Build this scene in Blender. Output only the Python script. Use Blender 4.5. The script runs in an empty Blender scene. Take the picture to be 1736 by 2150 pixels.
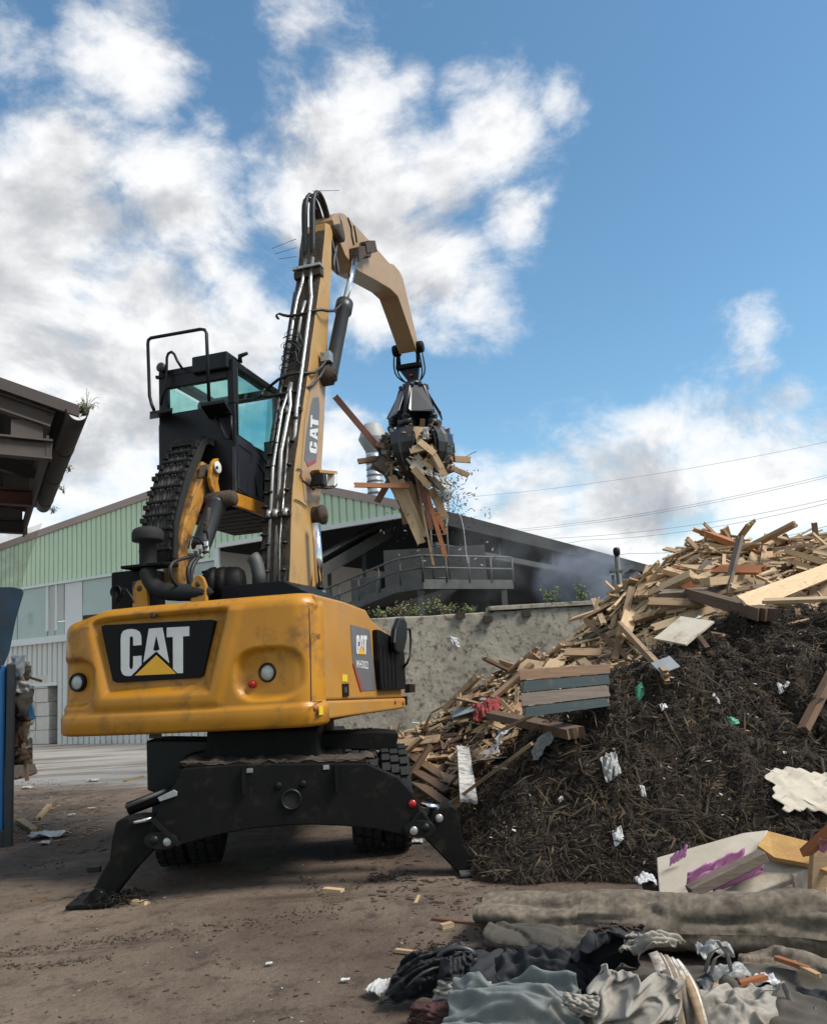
import bpy, bmesh, math, random
from mathutils import Vector, Matrix, noise
from math import radians, sin, cos, pi
random.seed(7)
sc = bpy.context.scene
COL = sc.collection

# ------------------------------------------------------------------ camera
FPX, CX, CY, IW, IH = 1672.0, 868.0, 1157.0, 1736.0, 2150.0
ROLL, PITCH, EYE = 0.06, math.atan(0.148), 1.75
cam_d = bpy.data.cameras.new('camera'); cam = bpy.data.objects.new('camera', cam_d); COL.objects.link(cam)
cam_d.sensor_fit = 'VERTICAL'; cam_d.sensor_height = 36.0; cam_d.sensor_width = 36.0*IW/IH
cam_d.lens = FPX/IH*36.0
cam_d.shift_y = (CY-IH/2)/IH
cam_d.clip_start = 0.05; cam_d.clip_end = 3000
cam.matrix_world = Matrix.Translation((0, 0, EYE)) @ Matrix.Rotation(pi/2+PITCH, 4, 'X') @ Matrix.Rotation(-ROLL, 4, 'Z')
sc.camera = cam
sc.render.resolution_x, sc.render.resolution_y = 826, 1024

# ------------------------------------------------------------------ light
SUN_EL, SUN_AZ = radians(50), radians(112)      # azimuth clockwise from +Y
sd = bpy.data.lights.new('sun', 'SUN'); sun = bpy.data.objects.new('sun', sd); COL.objects.link(sun)
sd.energy = 2.6; sd.angle = radians(22); sd.color = (1.0, 0.95, 0.87)
sdir = Vector((sin(SUN_AZ)*cos(SUN_EL), cos(SUN_AZ)*cos(SUN_EL), sin(SUN_EL)))
sun.rotation_euler = (-sdir).to_track_quat('-Z', 'Y').to_euler()
sc.view_settings.view_transform = 'Standard'; sc.view_settings.look = 'None'
sc.view_settings.gamma = 1.0; sc.view_settings.use_curve_mapping = False
sc.view_settings.exposure = 0.85

# ------------------------------------------------------------------ pixel helpers (photo measured on a 1736 x 2150 grid)
_ca, _sa, _cr, _sr = cos(PITCH), sin(PITCH), cos(ROLL), sin(ROLL)
EYEV = Vector((0, 0, EYE))
def ray(px, py):
    x, y = px-CX, py-CY
    xt = x*_cr-y*_sr; yt = x*_sr+y*_cr
    return Vector((xt, FPX*_ca+yt*_sa, FPX*_sa-yt*_ca))
def at(px, py, Y):
    r = ray(px, py); return EYEV+r*(Y/r.y)
def gnd(px, py, z=0.0):
    r = ray(px, py); return EYEV+r*((z-EYE)/r.z)
def onplane(px, py, P, n):
    r = ray(px, py); n = Vector(n); return EYEV+r*((Vector(P)-EYEV).dot(n)/r.dot(n))
class Frame:
    """a yawed frame standing on the ground: x to its right, y forward"""
    def __init__(s, ox, oy, yaw):
        s.o = Vector((ox, oy, 0)); s.ax = Vector((cos(yaw), -sin(yaw), 0)); s.ay = Vector((sin(yaw), cos(yaw), 0))
    def w(s, x, y, z): return s.o+s.ax*x+s.ay*y+Vector((0, 0, z))
    def loc(s, p):
        d = p-s.o; return Vector((d.dot(s.ax), d.dot(s.ay), p.z))
    def px_x(s, px, py, x): return onplane(px, py, s.w(x, 0, 0), s.ax)
    def px_y(s, px, py, y): return onplane(px, py, s.w(0, y, 0), s.ay)
    def px_z(s, px, py, z): return gnd(px, py, z)

# ------------------------------------------------------------------ sky
world = bpy.data.worlds.new('World'); sc.world = world; world.use_nodes = True
nt = world.node_tree; nt.nodes.clear()
def N(t, **kw):
    n = nt.nodes.new(t)
    for k, v in kw.items():
        if k == 'ins':
            for a, b in v.items(): n.inputs[a].default_value = b
        else: setattr(n, k, v)
    return n
def L(a, b): nt.links.new(a, b)
def math_(op, a, b=None, clamp=False):
    n = N('ShaderNodeMath', operation=op); n.use_clamp = clamp
    for i, v in enumerate((a, b)):
        if v is None: continue
        if isinstance(v, (int, float)): n.inputs[i].default_value = v
        else: L(v, n.inputs[i])
    return n.outputs[0]
def smooth(v, lo, hi, a=0.0, b=1.0):
    n = N('ShaderNodeMapRange', interpolation_type='SMOOTHSTEP'); L(v, n.inputs['Value'])
    for k, x in (('From Min', lo), ('From Max', hi), ('To Min', a), ('To Max', b)): n.inputs[k].default_value = x
    return n.outputs[0]
sky = N('ShaderNodeTexSky'); sky.sky_type = 'NISHITA'; sky.sun_disc = False
sky.sun_elevation = SUN_EL; sky.sun_rotation = SUN_AZ
sky.air_density = 1.0; sky.dust_density = 0.3; sky.ozone_density = 2.5
tc = N('ShaderNodeTexCoord'); D = tc.outputs['Generated']
# cloud banks: (photo x, y, radius, weight)
BANKS = [(110, 480, 240, .95), (300, 640, 210, .95), (260, 800, 300, 1.05), (520, 720, 130, .8), (430, 560, 110, .7), (980, 620, 120, .55), (760, 250, 160, .7), (1000, 200, 110, .55),(-60, 640, 420, 1.05), (60, 760, 300, 1.1), (480, 640, 110, .75), (150, 900, 330, 1.0), (420, 800, 160, .8), (250, 60, 150, .85), (330, 150, 130, .8), (120, 330, 170, .75),
         (370, 440, 190, .85), (640, 290, 150, .8), (730, 400, 210, .95), (880, 560, 160, .9), (790, 640, 120, .75), (570, 420, 120, .55),
         (1050, 290, 150, .8), (1180, 215, 90, .7), (1080, 440, 110, .7), (620, 30, 110, .6), (430, 250, 90, .5), (860, 170, 70, .55),
         (1330, 1080, 260, 1.0), (1600, 1000, 250, 1.0), (1110, 1080, 200, .95), (1640, 860, 120, .75), (1590, 770, 70, .7), (1580, 695, 90, .5),
         (720, 920, 110, .75), (730, 1020, 110, .7), (60, 1130, 130, .9), (1736, 930, 170, .8), (0, 60, 140, .6), (930, 380, 140, .7)]
def fbm(vec, scale, detail, rough, dist=0.0):
    n = N('ShaderNodeTexNoise', noise_dimensions='3D'); n.inputs['Scale'].default_value = scale
    n.inputs['Detail'].default_value = detail; n.inputs['Roughness'].default_value = rough; n.inputs['Distortion'].default_value = dist
    L(vec, n.inputs['Vector']); return n.outputs['Fac']
cov = None
for (bx, by, br, wt) in BANKS:
    c = ray(bx, by).normalized(); e = ray(bx+br, by).normalized()
    k = 1.0/max(1e-5, 1-c.dot(e))
    vm = N('ShaderNodeVectorMath', operation='DOT_PRODUCT'); L(D, vm.inputs[0]); vm.inputs[1].default_value = c
    # exp(-k(1-dot))
    g = math_('MULTIPLY', math_('EXPONENT', math_('MULTIPLY', math_('SUBTRACT', vm.outputs['Value'], 1.0), k)), wt)
    cov = g if cov is None else math_('MAXIMUM', cov, g)
# everywhere outside the frame the same broken cumulus goes on
fwd = ray(868, 500).normalized()
vm = N('ShaderNodeVectorMath', operation='DOT_PRODUCT'); L(D, vm.inputs[0]); vm.inputs[1].default_value = fwd
outside = smooth(vm.outputs['Value'], 0.74, 0.62)
rest = math_('MULTIPLY', outside, smooth(fbm(D, 2.2, 3, .5), .38, .62))
cov = math_('MAXIMUM', cov, math_('MULTIPLY', rest, .9))
mp = N('ShaderNodeMapping'); L(D, mp.inputs['Vector']); mp.inputs['Scale'].default_value = (1, 1, 1.5)
n_big = fbm(mp.outputs[0], 5.5, 14, .60, .35)
n_fine = fbm(mp.outputs[0], 17, 12, .66, .3)
body = math_('ADD', math_('MULTIPLY', cov, .66), math_('ADD', math_('MULTIPLY', n_big, 1.05), math_('MULTIPLY', n_fine, .46)))
alpha = smooth(body, .93, 1.32)
# light and shade of the cloud: thickness read again a little towards the sun
off = N('ShaderNodeVectorMath', operation='ADD'); L(mp.outputs[0], off.inputs[0]); off.inputs[1].default_value = (.035, -.01, .075)
n_off = fbm(off.outputs[0], 5.5, 10, .58, .35)
rim = math_('SUBTRACT', n_big, n_off)
thick = smooth(body, 1.15, 1.80)
lit = math_('ADD', math_('MULTIPLY', rim, 2.8), math_('SUBTRACT', .88, math_('MULTIPLY', thick, .50)), True)
ramp = N('ShaderNodeValToRGB'); L(lit, ramp.inputs[0])
ramp.color_ramp.elements[0].position = .10; ramp.color_ramp.elements[0].color = (2.45, 2.55, 2.8, 1)
ramp.color_ramp.elements[1].position = .95; ramp.color_ramp.elements[1].color = (5.7, 5.7, 5.7, 1)
em = ramp.color_ramp.elements.new(.52); em.color = (3.6, 3.65, 3.75, 1)
hsv = N('ShaderNodeHueSaturation'); hsv.inputs['Saturation'].default_value = 1.06; hsv.inputs['Value'].default_value = 1.02; L(sky.outputs[0], hsv.inputs['Color']); tn_ = N('ShaderNodeMixRGB', blend_type='MULTIPLY'); tn_.inputs[0].default_value = 1; tn_.inputs[2].default_value = (.93, 1.08, .98, 1); L(hsv.outputs[0], tn_.inputs[1]); skyc = tn_.outputs[0]
mixc = N('ShaderNodeMixRGB'); L(math_('MULTIPLY', alpha, .96), mixc.inputs[0]); L(skyc, mixc.inputs[1]); L(ramp.outputs[0], mixc.inputs[2])
bg = N('ShaderNodeBackground'); bg.inputs['Strength'].default_value = 0.1; L(mixc.outputs[0], bg.inputs['Color'])
wo = N('ShaderNodeOutputWorld'); L(bg.outputs[0], wo.inputs['Surface'])

# ------------------------------------------------------------------ materials
MATS = {}
def mat(name, c1, c2=None, rough=.6, metal=0., scale=6., bump=.0, bscale=40., dirt=None, dirt_amt=.0, dscale=3., spec=.5,
        rand=0., coords='Object', stretch=None, rvar=.12, coat=0., detail=6, bdist=.01):
    m = bpy.data.materials.new(name); m.use_nodes = True; t = m.node_tree; ns = t.nodes; ln = t.links
    b = ns['Principled BSDF']; b.inputs['Metallic'].default_value = metal; b.inputs['Specular IOR Level'].default_value = spec
    b.inputs['Coat Weight'].default_value = coat; b.inputs['Coat Roughness'].default_value = .15
    co = ns.new('ShaderNodeTexCoord'); vec = co.outputs[coords]
    if rand:
        oi = ns.new('ShaderNodeObjectInfo'); ad = ns.new('ShaderNodeVectorMath'); ad.operation = 'ADD'
        sca = ns.new('ShaderNodeVectorMath'); sca.operation = 'SCALE'; sca.inputs['Scale'].default_value = 37.0
        cx = ns.new('ShaderNodeCombineXYZ')
        for i in range(3): ln.new(oi.outputs['Random'], cx.inputs[i])
        ln.new(cx.outputs[0], sca.inputs[0]); ln.new(vec, ad.inputs[0]); ln.new(sca.outputs[0], ad.inputs[1]); vec = ad.outputs[0]
    if stretch:
        mp = ns.new('ShaderNodeMapping'); mp.inputs['Scale'].default_value = stretch; ln.new(vec, mp.inputs['Vector']); vec = mp.outputs[0]
    no = ns.new('ShaderNodeTexNoise'); no.inputs['Scale'].default_value = scale; no.inputs['Detail'].default_value = detail
    no.inputs['Roughness'].default_value = .62; ln.new(vec, no.inputs['Vector'])
    c2 = c2 or tuple(v*.75 for v in c1)
    rp = ns.new('ShaderNodeValToRGB'); rp.color_ramp.elements[0].position = .32; rp.color_ramp.elements[1].position = .68
    rp.color_ramp.elements[0].color = (*c2, 1); rp.color_ramp.elements[1].color = (*c1, 1); ln.new(no.outputs['Fac'], rp.inputs[0])
    out = rp.outputs[0]
    if rand:
        hs = ns.new('ShaderNodeHueSaturation'); mr = ns.new('ShaderNodeMapRange'); mr.inputs['To Min'].default_value = 1-rand; mr.inputs['To Max'].default_value = 1+rand
        ln.new(oi.outputs['Random'], mr.inputs['Value']); ln.new(mr.outputs[0], hs.inputs['Value']); ln.new(out, hs.inputs['Color']); out = hs.outputs[0]
    if dirt:
        dn = ns.new('ShaderNodeTexNoise'); dn.inputs['Scale'].default_value = dscale; dn.inputs['Detail'].default_value = 9; dn.inputs['Roughness'].default_value = .68
        ln.new(co.outputs[coords], dn.inputs['Vector'])
        dr = ns.new('ShaderNodeMapRange'); dr.inputs['From Min'].default_value = .64-.3*dirt_amt; dr.inputs['From Max'].default_value = .80-.3*dirt_amt
        dr.inputs['To Max'].default_value = .85; ln.new(dn.outputs['Fac'], dr.inputs['Value'])
        mx = ns.new('ShaderNodeMixRGB'); mx.inputs[2].default_value = (*dirt, 1); ln.new(dr.outputs[0], mx.inputs[0]); ln.new(out, mx.inputs[1]); out = mx.outputs[0]
        ra = ns.new('ShaderNodeMapRange'); ra.inputs['To Min'].default_value = rough; ra.inputs['To Max'].default_value = .9
        ln.new(dr.outputs[0], ra.inputs['Value']); ln.new(ra.outputs[0], b.inputs['Roughness'])
    else:
        rr = ns.new('ShaderNodeMapRange'); rr.inputs['To Min'].default_value = max(.02, rough-rvar); rr.inputs['To Max'].default_value = min(1, rough+rvar)
        ln.new(no.outputs['Fac'], rr.inputs['Value']); ln.new(rr.outputs[0], b.inputs['Roughness'])
    ln.new(out, b.inputs['Base Color'])
    if bump:
        bn = ns.new('ShaderNodeTexNoise'); bn.inputs['Scale'].default_value = bscale; bn.inputs['Detail'].default_value = 5; ln.new(vec, bn.inputs['Vector'])
        bu = ns.new('ShaderNodeBump'); bu.inputs['Strength'].default_value = bump; bu.inputs['Distance'].default_value = bdist
        ln.new(bn.outputs['Fac'], bu.inputs['Height']); ln.new(bu.outputs[0], b.inputs['Normal'])
    MATS[name] = m; return m
DUST = (.17, .125, .085)
mat('yellow', (.47, .205, .013), (.40, .168, .010), .40, scale=2.2, dirt=(.17, .088, .028), dirt_amt=.42, dscale=3.4, coat=.10, spec=.35, bump=.03, bscale=3)
mat('yellow_dusty', (.42, .20, .035), (.36, .165, .027), .5, scale=2.5, dirt=(.27, .17, .08), dirt_amt=.35, dscale=3.2)
mat('tan_paint', (.36, .235, .13), (.31, .20, .11), .5, scale=1.8, dirt=(.26, .17, .10), dirt_amt=.25, dscale=2.4)
mat('mud_caked', (.068, .046, .030), (.03, .021, .014), .95, scale=14, bump=.6, bscale=30, bdist=.02)
mat('black_paint', (.006, .006, .0065), (.004, .004, .0045), .42, scale=5, dirt=(.025, .02, .015), dirt_amt=.08, dscale=5, spec=.3)
mat('black_dusty', (.0065, .006, .006), (.004, .004, .004), .55, scale=5, dirt=(.024, .018, .012), dirt_amt=.32, dscale=6, spec=.15, bump=.15, bscale=25)
mat('black_gloss', (.004, .0042, .0055), (.003, .003, .004), .45, scale=4, spec=.15)
mat('grab_black', (.010, .011, .013), (.007, .0075, .009), .42, scale=6, dirt=(.06, .05, .04), dirt_amt=.15, dscale=7, coat=.2)
mat('navy_panel', (.018, .020, .028), (.014, .015, .022), .35, scale=4, dirt=(.05, .045, .04), dirt_amt=.15)
mat('rubber', (.009, .0085, .0085), (.006, .006, .006), .8, scale=12, bump=.2, bscale=30, dirt=(.03, .023, .016), dirt_amt=.25, dscale=6)
mat('arm_paint', (.42, .20, .035), (.34, .155, .025), .5, scale=2.5, dirt=(.028, .020, .013), dirt_amt=.62, dscale=4.5)
mat('plastic_grey', (.30, .30, .29), (.20, .20, .19), .45, scale=6, dirt=(.10, .08, .06), dirt_amt=.4, dscale=8)
mat('hose_dusty', (.045, .040, .034), (.022, .019, .016), .75, scale=14)
mat('boom_paint', (.43, .26, .095), (.37, .215, .07), .5, scale=2.2, dirt=(.25, .165, .09), dirt_amt=.30, dscale=3.0)
mat('hose', (.011, .011, .011), (.008, .008, .008), .55, scale=20)
mat('cyl_grey', (.028, .030, .035), (.02, .021, .025), .4, scale=6)
mat('chrome', (.72, .73, .75), (.6, .61, .63), .16, metal=1., scale=9, rvar=.06)
mat('pipe_steel', (.50, .50, .49), (.33, .32, .30), .36, metal=.75, scale=9, dirt=(.10, .07, .05), dirt_amt=.35, dscale=9)
mat('white_letter', (.62, .62, .61), (.55, .55, .54), .5, scale=8)
mat('letter_yellow', (.72, .38, .02), (.66, .34, .02), .45, scale=8)
mat('letter_dark', (.07, .045, .02), None, .6)
mat('decal_grey', (.13, .125, .13), (.11, .105, .11), .5)
mat('decal_red', (.30, .05, .05), (.25, .04, .04), .5)
mat('sticker_yellow', (.68, .48, .03), (.6, .42, .03), .5)
mat('lamp_red', (.35, .012, .01), None, .25)
mat('lamp_orange', (.35, .10, .03), None, .3)
mat('lamp_lens', (.48, .50, .48), (.30, .32, .31), .18, scale=60)
mat('interior_dark', (.02, .02, .021), None, .8)
mat('fabric_seat', (.02, .022, .022), None, .9)
mat('wood_pale', (.50, .36, .215), (.38, .26, .145), .75, scale=5, stretch=(.6, 9, 9), rand=.30, dirt=(.10, .068, .042), dirt_amt=.20, dscale=5, bump=.25, bscale=18)
mat('wood_tan', (.38, .255, .145), (.27, .175, .095), .78, scale=5, stretch=(.6, 9, 9), rand=.30, dirt=(.07, .048, .03), dirt_amt=.25, dscale=5, bump=.25, bscale=18)
mat('wood_brown', (.155, .088, .048), (.09, .052, .03), .8, scale=5, stretch=(.6, 9, 9), rand=.3, dirt=(.05, .036, .024), dirt_amt=.25, dscale=5, bump=.25, bscale=18)
mat('wood_grey', (.17, .135, .105), (.11, .085, .065), .85, scale=5, stretch=(.6, 9, 9), rand=.3, dirt=(.05, .04, .03), dirt_amt=.25, dscale=5, bump=.3, bscale=18)
mat('wood_orange', (.34, .125, .042), (.24, .085, .03), .6, scale=5, stretch=(.6, 9, 9), rand=.2, bump=.15, bscale=18)
mat('wood_red', (.155, .058, .03), (.12, .045, .024), .6, scale=5, stretch=(.6, 9, 9), rand=.1, bump=.15, bscale=18)
mat('wood_white', (.50, .485, .45), (.42, .40, .36), .7, scale=5, stretch=(.6, 6, 6), rand=.2, dirt=(.10, .06, .035), dirt_amt=.55, dscale=9)
mat('panel_cream', (.56, .50, .40), (.47, .41, .32), .7, scale=4, rand=.15, dirt=(.26, .17, .09), dirt_amt=.35, dscale=3.2)
mat('panel_grey', (.24, .26, .28), (.19, .205, .22), .5, scale=4, rand=.2, dirt=(.10, .085, .07), dirt_amt=.3, dscale=5)
mat('pallet_green', (.022, .040, .042), (.015, .026, .028), .75, scale=5, stretch=(.6, 8, 8), dirt=(.12, .10, .07), dirt_amt=.25, dscale=6)
mat('paper_white', (.52, .51, .49), (.40, .39, .37), .7, scale=5, rand=.12, dirt=(.2, .16, .12), dirt_amt=.2, dscale=6)
mat('plastic_white', (.52, .53, .53), (.40, .41, .41), .4, scale=5, rand=.12, dirt=(.2, .16, .12), dirt_amt=.2, dscale=9)
mat('mulch', (.042, .028, .017), (.014, .0095, .0065), .95, scale=9, bump=1.0, bscale=26, bdist=.06, dirt=(.085, .055, .032), dirt_amt=.2, dscale=11)
mat('strand_dark', (.026, .018, .011), (.014, .0095, .006), .95, scale=3, coords='Object')
mat('strand_brown', (.066, .043, .023), (.038, .025, .014), .95, scale=3, coords='Object')
mat('strand_light', (.15, .108, .064), (.085, .06, .036), .9, scale=3, coords='Object')
mat('concrete_block', (.62, .57, .50), (.52, .475, .42), .85, scale=3, dirt=(.20, .17, .14), dirt_amt=.2, dscale=1.5, bump=.15, bscale=25)
mat('concrete_wall', (.40, .36, .29), (.27, .24, .19), .9, scale=1.6, dirt=(.05, .039, .028), dirt_amt=.46, dscale=8, bump=.35, bscale=12, bdist=.03)
mat('green_clad', (.55, .66, .47), (.51, .62, .44), .5, scale=.6, dirt=(.42, .50, .36), dirt_amt=.1, dscale=.8)
mat('grey_clad', (.60, .59, .55), (.55, .54, .50), .5, scale=.6, dirt=(.42, .40, .36), dirt_amt=.2, dscale=.8)
mat('sheet_greygreen', (.42, .49, .45), (.37, .44, .405), .45, scale=.8, dirt=(.22, .25, .23), dirt_amt=.2, dscale=.7)
mat('sheet_pale', (.66, .66, .65), (.60, .60, .59), .5, scale=.8)
mat('sheet_grey', (.50, .475, .45), (.44, .42, .395), .6, scale=.8)
mat('trim_brown', (.37, .28, .245), (.32, .235, .205), .6, scale=1)
mat('trim_white', (.66, .67, .65), (.6, .61, .59), .5, scale=1)
mat('shade_black', (.010, .0095, .0095), (.006, .006, .006), .95, scale=1.2)  # near-black colour standing in for shade inside openings
mat('shade_roof', (.013, .012, .0125), (.008, .0075, .008), .8, scale=.8)  # shade under the roof and eaves put into the colour
mat('steel_dirty', (.105, .108, .104), (.06, .06, .057), .6, scale=3, metal=.2, dirt=(.06, .055, .05), dirt_amt=.3, dscale=4)
mat('steel_beam', (.050, .048, .047), (.03, .029, .028), .6, scale=2)
mat('galv', (.50, .52, .54), (.38, .40, .42), .34, metal=.55, scale=7)
mat('cap_grey', (.34, .345, .33), (.28, .285, .275), .55, scale=3)
mat('canopy_sheet', (.030, .025, .023), (.02, .017, .016), .85, scale=1.5)
mat('canopy_beam', (.085, .064, .055), (.055, .042, .036), .7, scale=3)
mat('gutter', (.060, .046, .040), (.038, .030, .027), .7, scale=3)
mat('rust_red', (.13, .05, .035), (.09, .035, .027), .75, scale=3)
mat('blue_paint', (.010, .125, .32), (.008, .10, .26), .45, scale=1.4, dirt=(.07, .075, .085), dirt_amt=.12, dscale=2.5)
mat('blue_pale', (.022, .055, .09), (.013, .028, .045), .5, scale=3, dirt=(.05, .042, .035), dirt_amt=.5, dscale=4)
mat('dark_steel', (.022, .023, .026), (.014, .014, .016), .5, scale=4, dirt=(.07, .06, .05), dirt_amt=.2)
mat('leaf', (.21, .27, .085), (.12, .16, .05), .7, scale=4, coords='Object')
mat('leaf_dry', (.26, .24, .11), (.17, .15, .07), .8, scale=4)
mat('twig', (.08, .065, .05), None, .8)
mat('wire', (.30, .31, .32), None, .6)
mat('cloth_black', (.018, .019, .022), (.011, .012, .014), .8, scale=6, bump=.3, bscale=90)
mat('cloth_bluegrey', (.165, .182, .178), (.12, .135, .132), .75, scale=4, bump=.2, bscale=120, dirt=(.10, .085, .065), dirt_amt=.4, dscale=5)
mat('cloth_pale', (.33, .30, .26), (.235, .21, .18), .85, scale=3, bump=.2, bscale=120, dirt=(.15, .11, .075), dirt_amt=.42, dscale=4)
mat('cloth_red', (.25, .035, .032), (.18, .025, .024), .8, scale=5)
mat('cloth_maroon', (.06, .022, .018), None, .85, scale=5)
mat('carpet', (.215, .175, .128), (.085, .067, .048), .95, scale=22, detail=9, bump=.5, bscale=260, dirt=(.040, .030, .021), dirt_amt=.42, dscale=4.5, bdist=.006)
mat('carpet_grey', (.09, .078, .062), (.06, .052, .042), .95, scale=5, bump=.7, bscale=170, dirt=(.035, .027, .02), dirt_amt=.4, dscale=3, bdist=.006)
mat('pink_film', (.56, .25, .46), (.44, .16, .36), .5, scale=6)
mat('foam_ochre', (.42, .25, .085), (.33, .17, .055), .9, scale=9, bump=.5, bscale=40)
mat('blue_bit', (.06, .20, .36), None, .5)
mat('green_bit', (.05, .28, .15), None, .5)

def leaf_shader(name):
    pass
def glass_mat(name, tint, gl=.16, rough=.03):
    m = bpy.data.materials.new(name); m.use_nodes = True; t = m.node_tree; t.nodes.clear()
    tr = t.nodes.new('ShaderNodeBsdfTransparent'); tr.inputs[0].default_value = (*tint, 1)
    g = t.nodes.new('ShaderNodeBsdfGlossy'); g.inputs['Roughness'].default_value = rough; g.inputs['Color'].default_value = (.85, .95, .93, 1)
    fr = t.nodes.new('ShaderNodeLayerWeight'); fr.inputs['Blend'].default_value = .5
    pw = t.nodes.new('ShaderNodeMath'); pw.operation = 'POWER'; pw.inputs[1].default_value = 4.0; t.links.new(fr.outputs['Facing'], pw.inputs[0])
    ad = t.nodes.new('ShaderNodeMath'); ad.operation = 'MULTIPLY_ADD'; ad.inputs[1].default_value = .5; ad.inputs[2].default_value = gl; t.links.new(pw.outputs[0], ad.inputs[0])
    mx = t.nodes.new('ShaderNodeMixShader'); t.links.new(ad.outputs[0], mx.inputs[0]); t.links.new(tr.outputs[0], mx.inputs[1]); t.links.new(g.outputs[0], mx.inputs[2])
    o = t.nodes.new('ShaderNodeOutputMaterial'); t.links.new(mx.outputs[0], o.inputs[0]); MATS[name] = m
glass_mat('cab_glass', (.80, .95, .92), .03)
glass_mat('cab_glass_clear', (.86, .95, .93), .10)
glass_mat('cab_glass_side', (.80, .96, .92), .05)

# ------------------------------------------------------------------ mesh helpers
class MB:
    def __init__(s): s.v = []; s.f = []; s.sm = []
    def add(s, vs, fs, smooth=False):
        b = len(s.v); s.v += [Vector(v) for v in vs]
        for f in fs: s.f.append([b+i for i in f]); s.sm.append(smooth)
        return s
    def box(s, c, size, M=None):
        hx, hy, hz = [k/2 for k in size]; M = M or Matrix.Identity(3); c = Vector(c)
        vs = [c+M @ Vector((x*hx, y*hy, z*hz)) for x in (-1, 1) for y in (-1, 1) for z in (-1, 1)]
        return s.add(vs, [(0, 1, 3, 2), (4, 6, 7, 5), (0, 4, 5, 1), (2, 3, 7, 6), (0, 2, 6, 4), (1, 5, 7, 3)])
    def prism(s, poly, ext):
        """closed 3-D polygon extruded by a vector"""
        n = len(poly); ext = Vector(ext); p = [Vector(q) for q in poly]
        vs = p+[q+ext for q in p]
        fs = [list(range(n)), list(range(2*n-1, n-1, -1))]+[(i, i+n, (i+1) % n+n, (i+1) % n) for i in range(n)]
        return s.add(vs, fs)
    def tube(s, pts, r, seg=8, cap=True, up=None, squash=1.0):
        pts = [Vector(p) for p in pts]; n = len(pts); rs = r if isinstance(r, (list, tuple)) else [r]*n
        vs = []; prev = None
        for i, p in enumerate(pts):
            t = (pts[min(i+1, n-1)]-pts[max(i-1, 0)])
            if t.length < 1e-9: t = Vector((0, 0, 1))
            t.normalize()
            if prev is None:
                u = Vector((0, 0, 1)) if abs(t.z) < .9 else Vector((1, 0, 0))
                a = (u-t*u.dot(t)).normalized()
            else:
                a = prev-t*prev.dot(t)
                a = a.normalized() if a.length > 1e-6 else prev
            prev = a; b = t.cross(a)
            vs += [p+(a*cos(2*pi*k/seg)+b*sin(2*pi*k/seg)*squash)*rs[i] for k in range(seg)]
        fs = [(i*seg+k, i*seg+(k+1) % seg, (i+1)*seg+(k+1) % seg, (i+1)*seg+k) for i in range(n-1) for k in range(seg)]
        s.add(vs, fs, True)
        if cap and n > 1:
            b = len(s.v)-len(vs)
            s.f.append([b+k for k in range(seg-1, -1, -1)]); s.sm.append(False)
            s.f.append([b+(n-1)*seg+k for k in range(seg)]); s.sm.append(False)
        return s
    def cyl(s, a, b, r, seg=16, r2=None): return s.tube([a, b], [r, r if r2 is None else r2], seg)
    def lathe(s, c, axis, prof, seg=24):
        """prof: list of (radius, height along axis)"""
        ax = Vector(axis).normalized(); u = Vector((1, 0, 0)) if abs(ax.x) < .9 else Vector((0, 1, 0))
        a = (u-ax*u.dot(ax)).normalized(); b = ax.cross(a); c = Vector(c); n = len(prof)
        vs = [c+ax*h+(a*cos(2*pi*k/seg)+b*sin(2*pi*k/seg))*r for r, h in prof for k in range(seg)]
        fs = [(i*seg+k, i*seg+(k+1) % seg, (i+1)*seg+(k+1) % seg, (i+1)*seg+k) for i in range(n-1) for k in range(seg)]
        s.add(vs, fs, True)
        return s
    def grid(s, fn, nu, nv, smooth=True):
        vs = [fn(i/nu, j/nv) for j in range(nv+1) for i in range(nu+1)]
        fs = [(j*(nu+1)+i, j*(nu+1)+i+1, (j+1)*(nu+1)+i+1, (j+1)*(nu+1)+i) for j in range(nv) for i in range(nu)]
        return s.add(vs, fs, smooth)
    def mesh(s, name, m, org=Vector((0, 0, 0))):
        me = bpy.data.meshes.new(name); me.from_pydata([v-org for v in s.v], [], s.f)
        me.polygons.foreach_set('use_smooth', s.sm)
        ms = m if isinstance(m, (list, tuple)) else [m]
        for q in ms: me.materials.append(MATS[q] if isinstance(q, str) else q)
        return me
    def build(s, name, m, parent=None, bevel=0, solid=0, subd=0, fixn=True, seg=2):
        org = root_loc(parent) if parent else Vector((0, 0, 0))
        me = s.mesh(name, m, org)
        if fixn:
            bm = bmesh.new(); bm.from_mesh(me); bmesh.ops.recalc_face_normals(bm, faces=bm.faces); bm.to_mesh(me); bm.free()
        o = bpy.data.objects.new(name, me); COL.objects.link(o)
        if parent: o.parent = parent
        if subd:
            q = o.modifiers.new('subdivision', 'SUBSURF'); q.levels = q.render_levels = subd
        if solid:
            q = o.modifiers.new('solid', 'SOLIDIFY'); q.thickness = solid; q.offset = 0
        if bevel:
            q = o.modifiers.new('bevel', 'BEVEL'); q.width = bevel; q.segments = seg; q.limit_method = 'ANGLE'; q.angle_limit = radians(40)
        return o
def root_loc(o):
    while o.parent: o = o.parent
    return o.location.copy()
def tag(o, label=None, cat=None, group=None, kind=None):
    if label: o['label'] = label
    if cat: o['category'] = cat
    if group: o['group'] = group
    if kind: o['kind'] = kind
    return o
def thing(name, label, cat, loc=(0, 0, 0), group=None):
    o = bpy.data.objects.new(name, None); o.empty_display_size = .2; COL.objects.link(o); o.location = Vector(loc)
    return tag(o, label, cat, group)
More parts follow.
